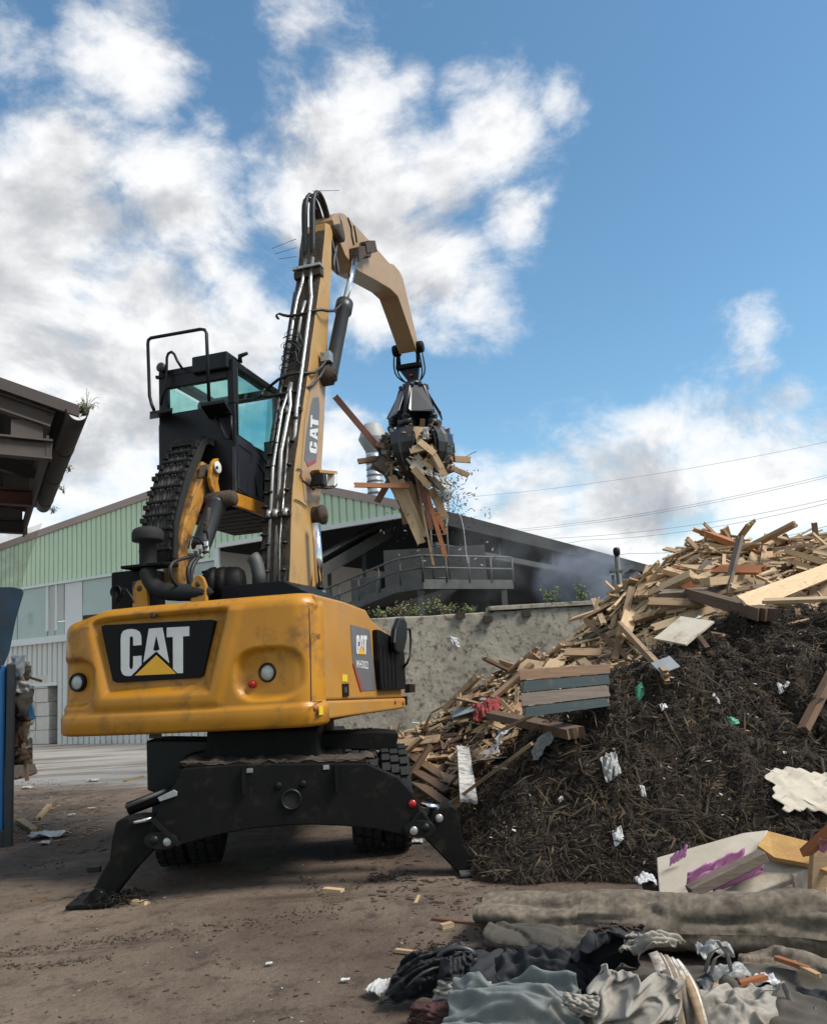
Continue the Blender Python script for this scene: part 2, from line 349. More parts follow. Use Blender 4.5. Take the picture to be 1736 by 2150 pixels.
def recenter(o):
    """move a top-level mesh's origin to the middle of its base"""
    me = o.data; xs = [v.co for v in me.vertices]
    c = Vector(((min(v.x for v in xs)+max(v.x for v in xs))/2, (min(v.y for v in xs)+max(v.y for v in xs))/2, min(v.z for v in xs)))
    me.transform(Matrix.Translation(-c)); o.location = o.location+c; return o
def solo(mb, name, m, label, cat, group=None, **kw):
    o = mb.build(name, m, None, **kw); recenter(o); return tag(o, label, cat, group)
def text_polys(s):
    cu = bpy.data.curves.new('t', 'FONT'); cu.body = s; cu.offset = .012; cu.resolution_u = 3
    o = bpy.data.objects.new('t', cu); COL.objects.link(o)
    dg = bpy.context.evaluated_depsgraph_get(); me = bpy.data.meshes.new_from_object(o.evaluated_get(dg))
    vs = [v.co.copy() for v in me.vertices]; fs = [list(p.vertices) for p in me.polygons]
    bpy.data.objects.remove(o); bpy.data.curves.remove(cu); bpy.data.meshes.remove(me)
    x0, x1 = min(v.x for v in vs), max(v.x for v in vs); y0, y1 = min(v.y for v in vs), max(v.y for v in vs)
    return [((v.x-x0)/(x1-x0), (v.y-y0)/(y1-y0)) for v in vs], fs
def nz(x, y, z=0.0): return noise.noise(Vector((x, y, z)))
def fb(x, y, z=0.0, o=4):
    a, s, f = 1., 0., 1.
    for i in range(o): s += a*noise.noise(Vector((x*f, y*f, z*f+i*7.1))); a *= .5; f *= 2.05
    return s
def frame_of(d, up=Vector((0, 0, 1))):
    """matrix whose x axis is d"""
    x = d.normalized(); z = up-x*up.dot(x)
    if z.length < 1e-4: z = Vector((0, 1, 0))-x*x.y
    z.normalize(); y = z.cross(x); return Matrix((x, y, z)).transposed()
# ================================================================== GROUND
def ground_mat():
    m = bpy.data.materials.new('yard_ground'); m.use_nodes = True; t = m.node_tree; ns = t.nodes; ln = t.links; b = ns['Principled BSDF']
    co = ns.new('ShaderNodeTexCoord'); V = co.outputs['Object']
    def nse(s, d=8, r=.6, st=None):
        v = V
        if st:
            mp = ns.new('ShaderNodeMapping'); mp.inputs['Scale'].default_value = st; ln.new(V, mp.inputs[0]); v = mp.outputs[0]
        n = ns.new('ShaderNodeTexNoise'); n.inputs['Scale'].default_value = s; n.inputs['Detail'].default_value = d; n.inputs['Roughness'].default_value = r; ln.new(v, n.inputs[0]); return n.outputs['Fac']
    def rng(v, a, b_, c=0., d=1.):
        n = ns.new('ShaderNodeMapRange'); n.interpolation_type = 'SMOOTHSTEP'; ln.new(v, n.inputs[0])
        for i, x in enumerate((a, b_, c, d)): n.inputs[i+1].default_value = x
        return n.outputs[0]
    def mix(f, a, c):
        n = ns.new('ShaderNodeMixRGB'); ln.new(f, n.inputs[0])
        for i, x in ((1, a), (2, c)):
            if isinstance(x, tuple): n.inputs[i].default_value = (*x, 1)
            else: ln.new(x, n.inputs[i])
        return n.outputs[0]
    c = mix(rng(nse(.55, 9), .38, .66), (.098, .065, .044), (.205, .150, .106))
    c = mix(rng(nse(5, 9, .7), .48, .70), c, (.052, .034, .023))
    c = mix(rng(nse(28, 6, .7), .60, .72), c, (.19, .155, .12))
    c = mix(rng(nse(60, 4, .7), .63, .70), c, (.045, .03, .02))
    c = mix(rng(nse(110, 5, .75), .56, .66), c, (.20, .16, .12))
    c = mix(rng(nse(14, 8, .75), .56, .70), c, (.055, .036, .024))
    # streaks drawn across the yard by wheels
    c = mix(rng(nse(.9, 8, .65, (.35, 2.6, 1)), .56, .70), c, (.066, .043, .029))
    # paler bare concrete further back in the yard
    sx = ns.new('ShaderNodeSeparateXYZ'); ln.new(V, sx.inputs[0])
    wob = ns.new('ShaderNodeMath'); wob.operation = 'MULTIPLY_ADD'; ln.new(nse(.6, 6, .6, (.5, 1.4, 1)), wob.inputs[0]); wob.inputs[1].default_value = 7.; ln.new(sx.outputs['Y'], wob.inputs[2])
    far = rng(wob.outputs[0], 17.6, 19.6)
    pale = mix(rng(nse(.8, 8, .65, (.3, 1.8, 1)), .42, .66), (.33, .31, .285), (.155, .125, .10))
    c = mix(far, c, pale)
    ln.new(c, b.inputs['Base Color'])
    wet = rng(nse(.5, 5, .5, (.4, 1.2, 1)), .5, .68, .92, .55); ln.new(wet, b.inputs['Roughness'])
    bu = ns.new('ShaderNodeBump'); bu.inputs['Strength'].default_value = 1.0; bu.inputs['Distance'].default_value = .05
    hb = ns.new('ShaderNodeMath'); hb.operation = 'MULTIPLY_ADD'; ln.new(nse(22, 9, .72), hb.inputs[0]); hb.inputs[1].default_value = .7; ln.new(nse(3, 5), hb.inputs[2])
    ln.new(hb.outputs[0], bu.inputs['Height']); ln.new(bu.outputs[0], b.inputs['Normal']); MATS['yard_ground'] = m
ground_mat()
mb = MB()
def gz(x, y):
    if y > 13 or y < 1 or abs(x) > 9: return 0.0
    k = min(1, (13-y)/2, (9-abs(x))/2)
    return k*(.018*fb(x*.9, y*.9, 0, 4)+.006*nz(x*6, y*6))
xs = [-1200, -300, -90, -40, -20]+[-12+.16*i for i in range(144)]+[11.2, 14, 20, 40, 90, 300, 1200]
ys = [-300, -60, -15, -4, 0]+[1+.14*i for i in range(90)]+[13.8, 15, 17, 20, 24, 30, 45, 90, 300, 1500]
vs = [(x, y, gz(x, y)) for y in ys for x in xs]; nx = len(xs)
mb.add(vs, [(j*nx+i, j*nx+i+1, (j+1)*nx+i+1, (j+1)*nx+i) for j in range(len(ys)-1) for i in range(nx-1)], True)
tag(mb.build('ground', 'yard_ground', fixn=False), kind='structure')

# ================================================================== WAREHOUSE (gable front, open right side)
BD = Vector((.88, -.475, 0)).normalized(); BN = Vector((-.475, -.88, 0)).normalized()       # along the front, out of the front
BP = Vector((-11.31, 26.41, 0)); SIDE = Vector((.53, .848, 0)).normalized()
def bw(s, z, out=0.0): return K0-BD*s+Vector((0, 0, z))+BN*out
def bpx(px, py, out=0.0): return onplane(px, py, BP+BN*out, BN)
K0 = bpx(895, 1072); K0.z = 0
def bs(px, py):
    p = bpx(px, py); return -(p-K0).dot(BD), p.z
def roof_z(s): return min(5.75+.335*s, 8.68-.10*s)
SL, SD = 26.0, bs(462, 1145)[0]      # left end of the front; left jamb of the big doorway
wh = thing('warehouse', 'long warehouse with pale green ribbed gable and open shade-coloured side behind the retaining wall', 'building', K0)
def ribbed(s0, s1, zb, zt, pitch, depth, out, wfrac=.62):
    m = MB(); s = s0
    pts = []
    while s < s1-1e-6:
        for ds, o in ((0, 0), (pitch*(1-wfrac)*.5, 0), (pitch*(1-wfrac)*.62, depth), (pitch*.93, depth)): 
            if s+ds <= s1: pts.append((s+ds, o))
        s += pitch
    pts.append((s1, 0))
    vs = []
    for q, o in pts:
        a, b_ = zb(q), zt(q); vs += [bw(q, a, out+o), bw(q, b_, out+o)]
    return m.add(vs, [(2*i, 2*i+2, 2*i+3, 2*i+1) for i in range(len(pts)-1)])
LZ, CZ = 5.74, 5.36
apex = (8.68-5.75)/.435
g = ribbed(.02, SL, lambda s: LZ if s < SD else CZ, lambda s: max(roof_z(s)-.02, (LZ if s < SD else CZ)+.01), .235, .045, .02, .66)
g.build('gable_cladding', 'green_clad', wh)
# verge trim along both roof slopes
m = MB()
for a, b_ in ((0, apex), (apex, SL)):
    m.prism([bw(a, roof_z(a)-.10, .0), bw(b_, roof_z(b_)-.10, .0), bw(b_, roof_z(b_)+.13, .0), bw(a, roof_z(a)+.13, .0)], BN*.12)
m.build('verge_trim', 'trim_brown', wh)
m = MB(); m.prism([bw(.0, LZ-.09, .02), bw(SD+.06, LZ-.09, .02), bw(SD+.06, LZ+.03, .02), bw(0, LZ+.03, .02)], BN*.09)
m.build('door_lintel', 'trim_white', wh)
m = MB(); m.prism([bw(SD-.02, 0, .02), bw(SD+.14, 0, .02), bw(SD+.14, LZ-.09, .02), bw(SD-.02, LZ-.09, .02)], BN*.085)
m.build('door_jamb', 'trim_white', wh)
m = MB(); m.prism([bw(SD+.14, CZ-.06, .02), bw(SL, CZ-.06, .02), bw(SL, CZ+.02, .02), bw(SD+.14, CZ+.02, .02)], BN*.10)
m.build('cladding_sill', 'trim_white', wh)
# band of flat sheets under the gable, each sheet its own piece
TZ = 3.45
edges = [SD+.16]+[bs(x, 1290)[0] for x in (176, 138, 118, 103, 40)]+[SL-6, SL-3, SL]
mats = ['sheet_greygreen', 'sheet_pale', 'sheet_grey', 'sheet_grey', 'sheet_greygreen', 'sheet_greygreen', 'sheet_greygreen', 'sheet_greygreen']
for i in range(len(edges)-1):
    a, b_ = edges[i], edges[i+1]; lo = TZ+.12 if i not in (2,) else 4.05
    m = MB(); m.prism([bw(a+.02, lo, 0), bw(b_-.02, lo, 0), bw(b_-.02, CZ-.07, 0), bw(a+.02, CZ-.07, 0)], BN*(.03+.012*(i % 3))); m.build('wall_sheet', mats[i], wh)
    if i == 2:
        m = MB(); m.prism([bw(a+.02, TZ+.12, 0), bw(b_-.02, TZ+.12, 0), bw(b_-.02, 4.03, 0), bw(a+.02, 4.03, 0)], BN*.035); m.build('wall_sheet', 'sheet_greygreen', wh)
for px in (103, 122):
    q = bs(px, 1290)[0]; m = MB(); m.prism([bw(q-.05, 3.75, .03), bw(q+.05, 3.75, .03), bw(q+.05, CZ-.07, .03), bw(q-.05, CZ-.07, .03)], BN*.05); m.build('cover_strip', 'trim_white', wh)
m = MB(); m.prism([bw(SD+.16, TZ-.1, .02), bw(SL, TZ-.1, .02), bw(SL, TZ+.12, .02), bw(SD+.16, TZ+.12, .02)], BN*.16); m.build('wall_trim', 'trim_white', wh)
DZ = 1.95
dl, dr = bs(106, 1500)[0], bs(124, 1500)[0]
m = ribbed(SD+.16, dr, lambda s: .0, lambda s: TZ-.1, .26, .05, .0); m.build('lower_cladding', 'grey_clad', wh)
m = ribbed(dr, dl+2.2, lambda s: DZ, lambda s: TZ-.1, .26, .05, .0); m.build('lower_cladding', 'grey_clad', wh)
m = ribbed(dl+2.2, SL, lambda s: .0, lambda s: TZ-.1, .26, .05, .0); m.build('lower_cladding', 'grey_clad', wh)
m = MB(); m.prism([bw(dr, DZ-.03, .02), bw(dl+2.2, DZ-.03, .02), bw(dl+2.2, DZ+.08, .02), bw(dr, DZ+.08, .02)], BN*.08); m.build('door_lintel', 'trim_white', wh)
m = MB(); m.prism([bw(dr, 0, -.5), bw(dl+2.2, 0, -.5), bw(dl+2.2, DZ, -.5), bw(dr, DZ, -.5)], BN*.06); m.build('shadowed_door', 'shade_black', wh)  # near-black sheet painted as the shade in the doorway
# inside: walls, back and two roof planes, shade put into their colour, with an eave that runs back along the right side
LEN = 48.0
def bi(s, z, d): return K0-BD*s+SIDE*d+Vector((0, 0, z))
m = MB(); m.prism([bi(.0, 5.62, -.05), bi(apex, roof_z(apex), -.05), bi(apex, roof_z(apex)+.14, -.05), bi(0, 5.76, -.05)], SIDE*LEN); m.build('roof_slope', 'shade_roof', wh)
m = MB(); m.prism([bi(apex+.02, roof_z(apex), 0), bi(SL, roof_z(SL), 0), bi(SL, roof_z(SL)+.14, 0), bi(apex+.02, roof_z(apex)+.14, 0)], SIDE*LEN); m.build('roof_slope', 'shade_roof', wh)
m = MB(); m.prism([bi(-.22, 5.42, -.1), bi(-.04, 5.42, -.1), bi(-.04, 5.80, -.1), bi(-.22, 5.80, -.1)], SIDE*LEN); m.build('eaves_fascia', 'shade_roof', wh)
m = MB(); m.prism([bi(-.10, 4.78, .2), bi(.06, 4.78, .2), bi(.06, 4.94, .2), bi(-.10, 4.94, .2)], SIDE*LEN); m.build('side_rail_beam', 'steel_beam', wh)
for d in range(1, 12):
    m = MB(); m.box(bi(.0, 5.2, d*4.1), (.05, .05, .55)); m.build('rail_hanger', 'steel_beam', wh)
m = MB(); m.prism([bi(SD+.2, 0, .1), bi(SD+.5, 0, .1), bi(SD+.5, 5.6, .1), bi(SD+.2, 5.6, .1)], SIDE*9); m.build('inner_partition', 'sheet_grey', wh)
m = MB(); m.prism([bi(-.2, 0, LEN-.4), bi(SL, 0, LEN-.4), bi(SL, 5.5, LEN-.4), bi(-.2, 5.5, LEN-.4)], SIDE*.2); m.build('back_wall', 'shade_black', wh)
m = MB(); m.prism([bi(5.5, 0, 10), bi(5.7, 0, 10), bi(5.7, 5.6, 10), bi(5.5, 5.6, 10)], SIDE*(LEN-10.6)); m.build('inner_wall', 'shade_black', wh)
m = MB(); m.prism([bi(5.4, 0, 9.6), bi(SD, 0, 9.6), bi(SD, 5.6, 9.6), bi(5.4, 5.6, 9.6)], SIDE*.2); m.build('inner_wall', 'shade_black', wh)
for d in (12, 20, 28, 36):
    m = MB(); m.box(bi(.1, 2.7, d), (.22, .22, 5.4)); m.build('column', 'shade_roof', wh)

# ductwork standing on the roof
def stack(px, ytop, ybase, Y, w, label, cap=True):
    top, base = at(px, ytop, Y), at(px, ybase, Y); base.x = top.x
    t = thing('exhaust_stack', label, 'chimney', base, 'exhaust stacks on the warehouse roof'); h = top.z-base.z
    m = MB(); pr = []
    n = 9
    hh = h-(.95*w*2 if cap else 0)
    for i in range(n):
        z0, z1 = hh*i/n, hh*(i+1)/n; pr += [(w/2, z0), (w/2, z1-.03), (w/2+.02, z1-.02), (w/2+.02, z1)]
    m.lathe(base, (0, 0, 1), pr, 24); m.build('duct', 'galv', t)
    if cap:
        m = MB(); m.lathe(base+Vector((0, 0, hh)), (0, 0, 1), [(w/2, 0), (w/2+.03, .05), (w*.92, w*.78), (w*.92, w*.84), (w*.58, w*1.72), (w*.53, w*1.78), (w*.50, w*1.72)], 28); m.build('rain_cap', 'cap_grey', t)
    else:
        m = MB(); m.lathe(base+Vector((0, 0, hh)), (0, 0, 1), [(w/2+.02, 0), (w/2+.03, .06), (w*.2, .12), (.001, .13)], 24); m.build('rain_cap', 'cap_grey', t)
    return t
stack(781, 888, 1060, 25.5, .52, 'galvanised exhaust stack with flared double cone cap behind the gable')
stack(925, 1008, 1085, 26.5, .42, 'short plain galvanised duct on the roof behind the loaded grab')

# ================================================================== RETAINING WALL and plants on it
WF = Frame(at(900, 1283, 16.0).x, 16.0, radians(-2.5))
wl, wr = WF.loc(WF.px_y(640, 1300, 0)).x, 9.5
wt = WF.loc(WF.px_y(1090, 1277, 0)).z
m = MB()
def wallf(u, v):
    x = wl+(wr-wl)*u; z = -.1+(wt+.1)*v
    return WF.w(x, .03*fb(x*.8, z*.9, 3, 4)+.012*nz(x*5, z*5), z+(.06*fb(x*.7, 2, 0, 3)-.04 if v > .99 else 0))
m.grid(wallf, 170, 40)
nb = 171
top = [WF.w(wl+(wr-wl)*i/170, .45, wt-.03) for i in range(171)]
b0 = len(m.v); m.v += top; last = 40*171
for i in range(170): m.f.append([last+i, last+i+1, b0+i+1, b0+i]); m.sm.append(False)
rw = m.build('retaining_wall', 'concrete_wall', fixn=True); tag(rw, 'weathered grey concrete retaining wall with dark splatter behind the timber heap', 'wall')
m = MB(); a = WF.loc(WF.px_y(1025, 1285, 0)).x; b_ = WF.loc(WF.px_y(1290, 1270, 0)).x
m.prism([WF.w(a, -.06, wt-.02), WF.w(a, .40, wt-.02), WF.w(a, .40, wt+.07), WF.w(a, -.06, wt+.07)], WF.ax*(b_-a)); m.build('coping', 'concrete_wall', rw, bevel=.01)
for px, py in ((967, 1292), (1024, 1300), (1105, 1288)):
    q = WF.px_y(px, py, -.05); m = MB(); m.box(q, (.17, .09, .13), frame_of(WF.ax)); m.build('wall_socket', 'mud_caked', rw)
def tuft(name, base, h, w, n, mt, label, cat='plant', group=None, leaf=.05, droop=.2, stem=True, rnd=None):
    r = rnd or random.Random(int(abs(base.x*977+base.z*331+h*77)))
    t = thing(name, label, cat, base, group); m = MB(); st = MB()
    for k in range(max(3, n//9)):
        a = r.uniform(0, 2*pi); tip = base+Vector((cos(a)*w*r.uniform(.1, 1), sin(a)*w*.7*r.uniform(.1, 1), h*r.uniform(.45, 1)))
        mid = (base+tip)/2+Vector((0, 0, h*droop)); pts = [base.lerp(mid, .5), mid, tip]
        pts = [base+Vector((r.uniform(-.3, .3)*w, r.uniform(-.2, .2)*w, 0))]+pts
        st.tube(pts, [.006, .005, .004, .002], 4)
        for q in range(9):
            f = r.random(); p = pts[1].lerp(pts[3], f)+Vector((r.gauss(0, 1), r.gauss(0, 1), r.gauss(0, 1)))*leaf*.9
            d = Vector((r.gauss(0, 1), r.gauss(0, 1), r.gauss(0, .7))).normalized()*leaf*r.uniform(.7, 1.6)
            s_ = d.cross(Vector((r.gauss(0, 1), r.gauss(0, 1), r.gauss(0, 1)))).normalized()*leaf*.32
            m.add([p, p+d*.5+s_, p+d, p+d*.5-s_], [(0, 1, 2, 3)])
    m.build('foliage', mt, t, fixn=False); st.build('stem', 'twig', t, fixn=False); return t
r = random.Random(3)
weeds = [(800, 1292, .22), (835, 1290, .30), (866, 1290, .20), (903, 1288, .50), (940, 1288, .20), (985, 1287, .16)]
for i, (px, py, h) in enumerate(weeds):
    p = WF.px_y(px, py, .2); p.z = wt-.02
    tuft('weed_clump', p, h, .34, 130, 'leaf' if i % 3 != 1 else 'leaf_dry', 'ragged weed clump on the wall top under the walkway', group='weeds along the wall top', leaf=.045)
for px, h, lb in ((1160, .42, 'bushy weed on the wall coping left of the smoke'), (1222, .40, 'bushy weed on the wall coping beside the smoke')):
    p = WF.px_y(px, 1272, .2); p.z = wt+.04; tuft('weed_clump', p, h, .30, 160, 'leaf', lb, leaf=.045)

# ================================================================== RAISED WALKWAY with railings, in front of the open shed
Z0 = at(885, 1240, 18.3).z; c0 = at(885, 1165, 18.3)
wk = thing('steel_walkway', 'raised grey steel walkway with tube railings above the wall', 'walkway', (c0.x, c0.y, 0))
deckz = at(885, 1222, 18.3).z; railz = at(885, 1166, 18.3).z; midz = at(885, 1192, 18.3).z
A = c0.copy(); A.z = 0
dirL = Vector((-.80, .60, 0)).normalized(); dirR = Vector((.86, .51, 0)).normalized()
def run(dr_, L_, drop=0.0, posts=5, L0=0.0, kink=None):
    def zz(t, z): return z-(drop*max(0, t-(kink or 0)))
    for z, rr in ((railz, .028), (midz, .024)):
        mm = MB(); pts = [A+dr_*(L0+(L_-L0)*i/10)+Vector((0, 0, zz(L0+(L_-L0)*i/10, z))) for i in range(11)]; mm.tube(pts, rr, 8); mm.build('rail', 'steel_dirty', wk)
    for i in range(posts):
        t = L0+(L_-L0)*i/(posts-1); p = A+dr_*t; mm = MB(); mm.tube([p+Vector((0, 0, zz(t, deckz))), p+Vector((0, 0, zz(t, railz)))], .026, 8); mm.build('post', 'steel_dirty', wk)
    sd_ = dr_.cross(Vector((0, 0, 1))); sd_ = sd_ if sd_.y > 0 else -sd_
    mm = MB(); n = 8
    for i in range(n):
        t0, t1 = L0+(L_-L0)*i/n, L0+(L_-L0)*(i+1)/n; a_, b2 = A+dr_*t0, A+dr_*t1
        mm.prism([a_+Vector((0, 0, zz(t0, deckz-.16))), b2+Vector((0, 0, zz(t1, deckz-.16))), b2+Vector((0, 0, zz(t1, deckz+.06))), a_+Vector((0, 0, zz(t0, deckz+.06)))], sd_*.06)
    mm.build('edge_beam', 'steel_dirty', wk)
    mm = MB(); mm.prism([A+dr_*L0+sd_*.06+Vector((0, 0, zz(L0, deckz-.05))), A+dr_*L_+sd_*.06+Vector((0, 0, zz(L_, deckz-.05))), A+dr_*L_+sd_*.06+Vector((0, 0, zz(L_, deckz))), A+dr_*L0+sd_*.06+Vector((0, 0, zz(L0, deckz)))], sd_*1.1); mm.build('deck_plate', 'steel_dirty', wk)
run(dirL, 3.3, .20, 6, kink=.8); run(dirR, 2.6, .0, 5)
for off in (dirL*.1, dirL*2.6, dirR*2.3):
    p = A+off+Vector((0, .12, 0)); mm = MB(); mm.box(p+Vector((0, 0, (deckz-.16)/2)), (.14, .14, deckz-.16)); mm.build('support_column', 'steel_dirty', wk)
# ladder and cage behind the rail
lp = A+dirR*.55+Vector((.0, .9, 0))
for dx in (-.2, .2):
    mm = MB(); mm.tube([lp+Vector((dx, 0, deckz)), lp+Vector((dx, 0, deckz+1.9))], .024, 6); mm.build('ladder_rail', 'steel_dirty', wk)
for i in range(7):
    mm = MB(); z = deckz+.2+.27*i; mm.tube([lp+Vector((-.2, 0, z)), lp+Vector((.2, 0, z))], .016, 6); mm.build('rung', 'steel_dirty', wk)
cb = thing('control_cabinet', 'dirty grey steel cabinet standing on the walkway behind the railing', 'cabinet', A+dirL*1.9+Vector((.15, 1.3, 0)))
p = cb.location
mm = MB(); mm.box(p+Vector((0, 0, deckz+.0)), (.9, .5, .9), frame_of(dirL)); mm.build('housing', 'steel_dirty', cb, bevel=.015)
mm = MB(); mm.box(p+Vector((0, .0, (deckz-.45)/2)), (.5, .3, deckz-.45), frame_of(dirL)); mm.build('plinth', 'steel_dirty', cb)
mm = MB(); mm.box(p+Vector((.1, -.32, deckz+.05)), (.35, .04, .5), frame_of(dirL)); mm.build('cabinet_door', 'sheet_grey', cb)
# plant room wall behind the walkway
mm = MB(); p = at(930, 1190, 20.2); mm.box((p.x-.2, 20.6, 2.4), (2.6, .8, 4.8)); pr = mm.build('steel_hopper', 'steel_beam'); recenter(pr); tag(pr, 'tall dark steel hopper behind the walkway railings', 'hopper')
for i in range(3):
    m2 = MB(); m2.box((p.x-.9+.7*i, 20.17, 2.9), (.07, .06, 3.6)); m2.build('stiffener', 'steel_dirty', pr)
    pr.children[-1].location = -pr.location
# inclined conveyors
def conveyor(a, b_, w, label):
    t = thing('conveyor', label, 'conveyor', (a.x, a.y, 0)); d = b_-a; M = frame_of(d); y = M.col[1]
    for s_ in (-1, 1):
        m = MB(); m.box((a+b_)/2+y*s_*w/2, (d.length, .06, .30), M); m.build('side_frame', 'steel_beam', t)
    m = MB(); m.box((a+b_)/2+M.col[2]*.1, (d.length, w-.08, .03), M); m.build('belt', 'rubber', t)
    m = MB(); m.lathe((a+b_)/2-d/2, y, [(.001, -w/2+.07), (.17, -w/2+.07), (.17, w/2-.07), (.001, w/2-.07)], 14); m.build('drum', 'steel_dirty', t)
    m = MB(); m.box((a+b_)/2+M.col[2]*.32, (d.length*.96, w*.8, .05), M); m.build('cover_sheet', 'steel_beam', t)
    for f in (.3, .75):
        q = a.lerp(b_, f); m = MB(); m.box((q.x, q.y, (q.z-.1)/2), (.1, .1, q.z-.1)); m.build('leg', 'steel_dirty', t)
conveyor(at(640, 1215, 21.0), at(800, 1122, 22.5), .9, 'grimy inclined conveyor under the big doorway lintel')
conveyor(at(1240, 1278, 19.5), at(1325, 1212, 21.0), .45, 'grimy inclined conveyor beside the downpipe post and the smoke')
# post with downpipe in front of the open side
p0 = at(1304, 1262, 17.6); p1 = at(1297, 1160, 17.6); p1.x = p0.x
ps = thing('lamp_post', 'slim grey tube post with small lamp head in front of the open shed', 'post', (p0.x, 17.6, 0))
m = MB(); m.tube([(p0.x, 17.6, 0), (p0.x, 17.6, p1.z-.1)], .062, 12); m.build('post_tube', 'steel_dirty', ps)
m = MB(); m.tube([(p0.x-.13, 17.62, 0), (p0.x-.13, 17.62, p1.z-.5)], .03, 8); m.build('cable_pipe', 'steel_dirty', ps)
for z in (p1.z-.42, p1.z-.9, 1.5):
    m = MB(); m.box((p0.x-.05, 17.61, z), (.26, .15, .04)); m.build('clamp', 'steel_dirty', ps)
m = MB(); m.lathe((p0.x, 17.6, p1.z-.12), (0, 0, 1), [(.05, 0), (.05, .05), (.075, .08), (.08, .18), (.055, .23), (.001, .24)], 14); m.build('lamp_head', 'black_paint', ps)

# overhead lines
WIRES = [((1000, 1042), (1780, 918), 70), ((1080, 1112), (1780, 986), 62), ((1082, 1116), (1780, 991), 62.5), ((1160, 1130), (1780, 1038), 58), ((1230, 1134), (1780, 1045), 57), ((1320, 1162), (1780, 1092), 52)]
WN = ['topmost faint overhead power line above the warehouse roof', 'upper cable of the close pair of power lines', 'lower cable of the close pair of power lines', 'power line third below the topmost one', 'power line next above the lowest one', 'lowest overhead power line just above the timber heap']
for (a, b_, Y), lb in zip(WIRES, WN):
    pa, pb = at(a[0], a[1], Y), at(b_[0], b_[1], Y*.8); d = pb-pa
    pts = [pa+d*(i/24-.6*(1-i/24)*0)+Vector((0, 0, -1.0*(1-(2*i/24-1)**2)*.5)) for i in range(25)]
    pts = [pa-d*.8]+pts+[pb+d*.5]
    m = MB(); m.tube(pts, .013, 5); solo(m, 'power_line', 'wire', lb, 'cable', 'overhead power lines')

# ================================================================== OPEN CANOPY on the left
gn, gf = gnd(166, 880, 4.95), gnd(94, 1070, 4.95)
cp = thing('canopy_roof', 'dark open-sided canopy roof with steel beams and rusty gutter', 'canopy', (gn.x, gn.y, 0))
gd = (gf-gn); glen = gd.length; gd.normalize(); lf = Vector((-gd.y, gd.x, 0)).normalized(); lf = lf if lf.x < 0 else -lf
fe = onplane(0, 822, gn, gd); rise = (fe.z-gn.z)/max(.1, (fe-gn).dot(lf))
W = 5.5
def cpt(l, t, z=0.0): return gn+gd*t+lf*l+Vector((0, 0, l*rise+z))
def csheet(u, v):
    l = .1+(W-.1)*u; t = glen*v; return cpt(l, t, .10+.018*sin(l*2*pi/.18))
m = MB(); m.grid(csheet, 180, 2, False); m.build('roof_sheet', 'canopy_sheet', cp, solid=.01)
m = MB(); m.prism([cpt(.0, -.04, .02), cpt(W, -.04, .02), cpt(W, -.04, .16), cpt(0, -.04, .16)], gd*.05); m.build('verge_flashing', 'gutter', cp)
def ibeam(a, b_, h, w, name, mt):
    d = b_-a; M = frame_of(d); c = (a+b_)/2; mm = MB()
    mm.box(c+M.col[2]*(h/2-.012), (d.length, w, .024), M); mm.box(c-M.col[2]*(h/2-.012), (d.length, w, .024), M); mm.box(c, (d.length, .02, h-.048), M)
    return mm.build(name, mt, cp)
for k, t in enumerate((.12, glen*.52, glen*.95)):
    ibeam(cpt(.28, t, -.09), cpt(W, t, -.09), .20, .13, 'rafter', 'canopy_beam' if k == 0 else 'gutter')
    zb = cpt(.28, t, -.30).z
    a = cpt(.28, t); a.z = zb-.16; b_ = cpt(W, t); b_.z = zb-.02
    ibeam(a, b_, .24, .14, 'tie_beam', ('canopy_beam', 'rust_red', 'canopy_beam')[k])
    m = MB(); q = cpt(.55, t); m.box((q.x, q.y, zb+.05), (.34, .02, .26), frame_of(lf)); m.build('gusset', 'canopy_beam', cp)
for l in (.3, 1.5, 2.7, 3.9, 5.1):
    m = MB(); a, b_ = cpt(l, .1, .02), cpt(l, glen-.05, .02); M = frame_of(b_-a); m.box((a+b_)/2, ((b_-a).length, .07, .12), M); m.build('purlin', 'gutter', cp)
a, b_ = cpt(.33, .1, -.45), cpt(.33, glen, -.45); m = MB(); m.box((a+b_)/2, ((b_-a).length, .03, .30), frame_of(b_-a)); m.build('edge_girder', 'canopy_beam', cp)
# half round gutter
m = MB()
for i in range(10):
    t0, t1 = -.12+(glen+.1)*i/10, -.12+(glen+.1)*(i+1)/10+.02; rr = .125+(.003 if i % 2 else 0)
    def gut(u, v, t0=t0, t1=t1, rr=rr):
        an = pi+pi*u; return gn+gd*(t0+(t1-t0)*v)+lf*(.02+rr*cos(an))+Vector((0, 0, .10+rr*1.25*sin(an)))
    if i == 0: t1 = -.12+(glen+.1); m.grid(lambda u, v: gut(u, v, -.12, -.12+glen+.1, .125), 16, 12)
    elif i % 3 == 0: m.grid(lambda u, v: gut(u, v, t0, t0+.05, .131), 16, 1)
m.build('gutter', 'gutter', cp, solid=.008)
# far wall panel of the canopy and a post out of the frame
m = MB(); m.prism([cpt(.35, glen, -.5), cpt(W, glen, -.5-rise*W+.3), cpt(W, glen, .0), cpt(.35, glen, .0)], gd*.05); m.build('end_panel', 'canopy_sheet', cp)
for t in (.12, glen*.95):
    q = cpt(4.6, t); m = MB(); m.box((q.x, q.y, 2.4), (.2, .2, 4.8)); m.build('post', 'canopy_beam', cp)
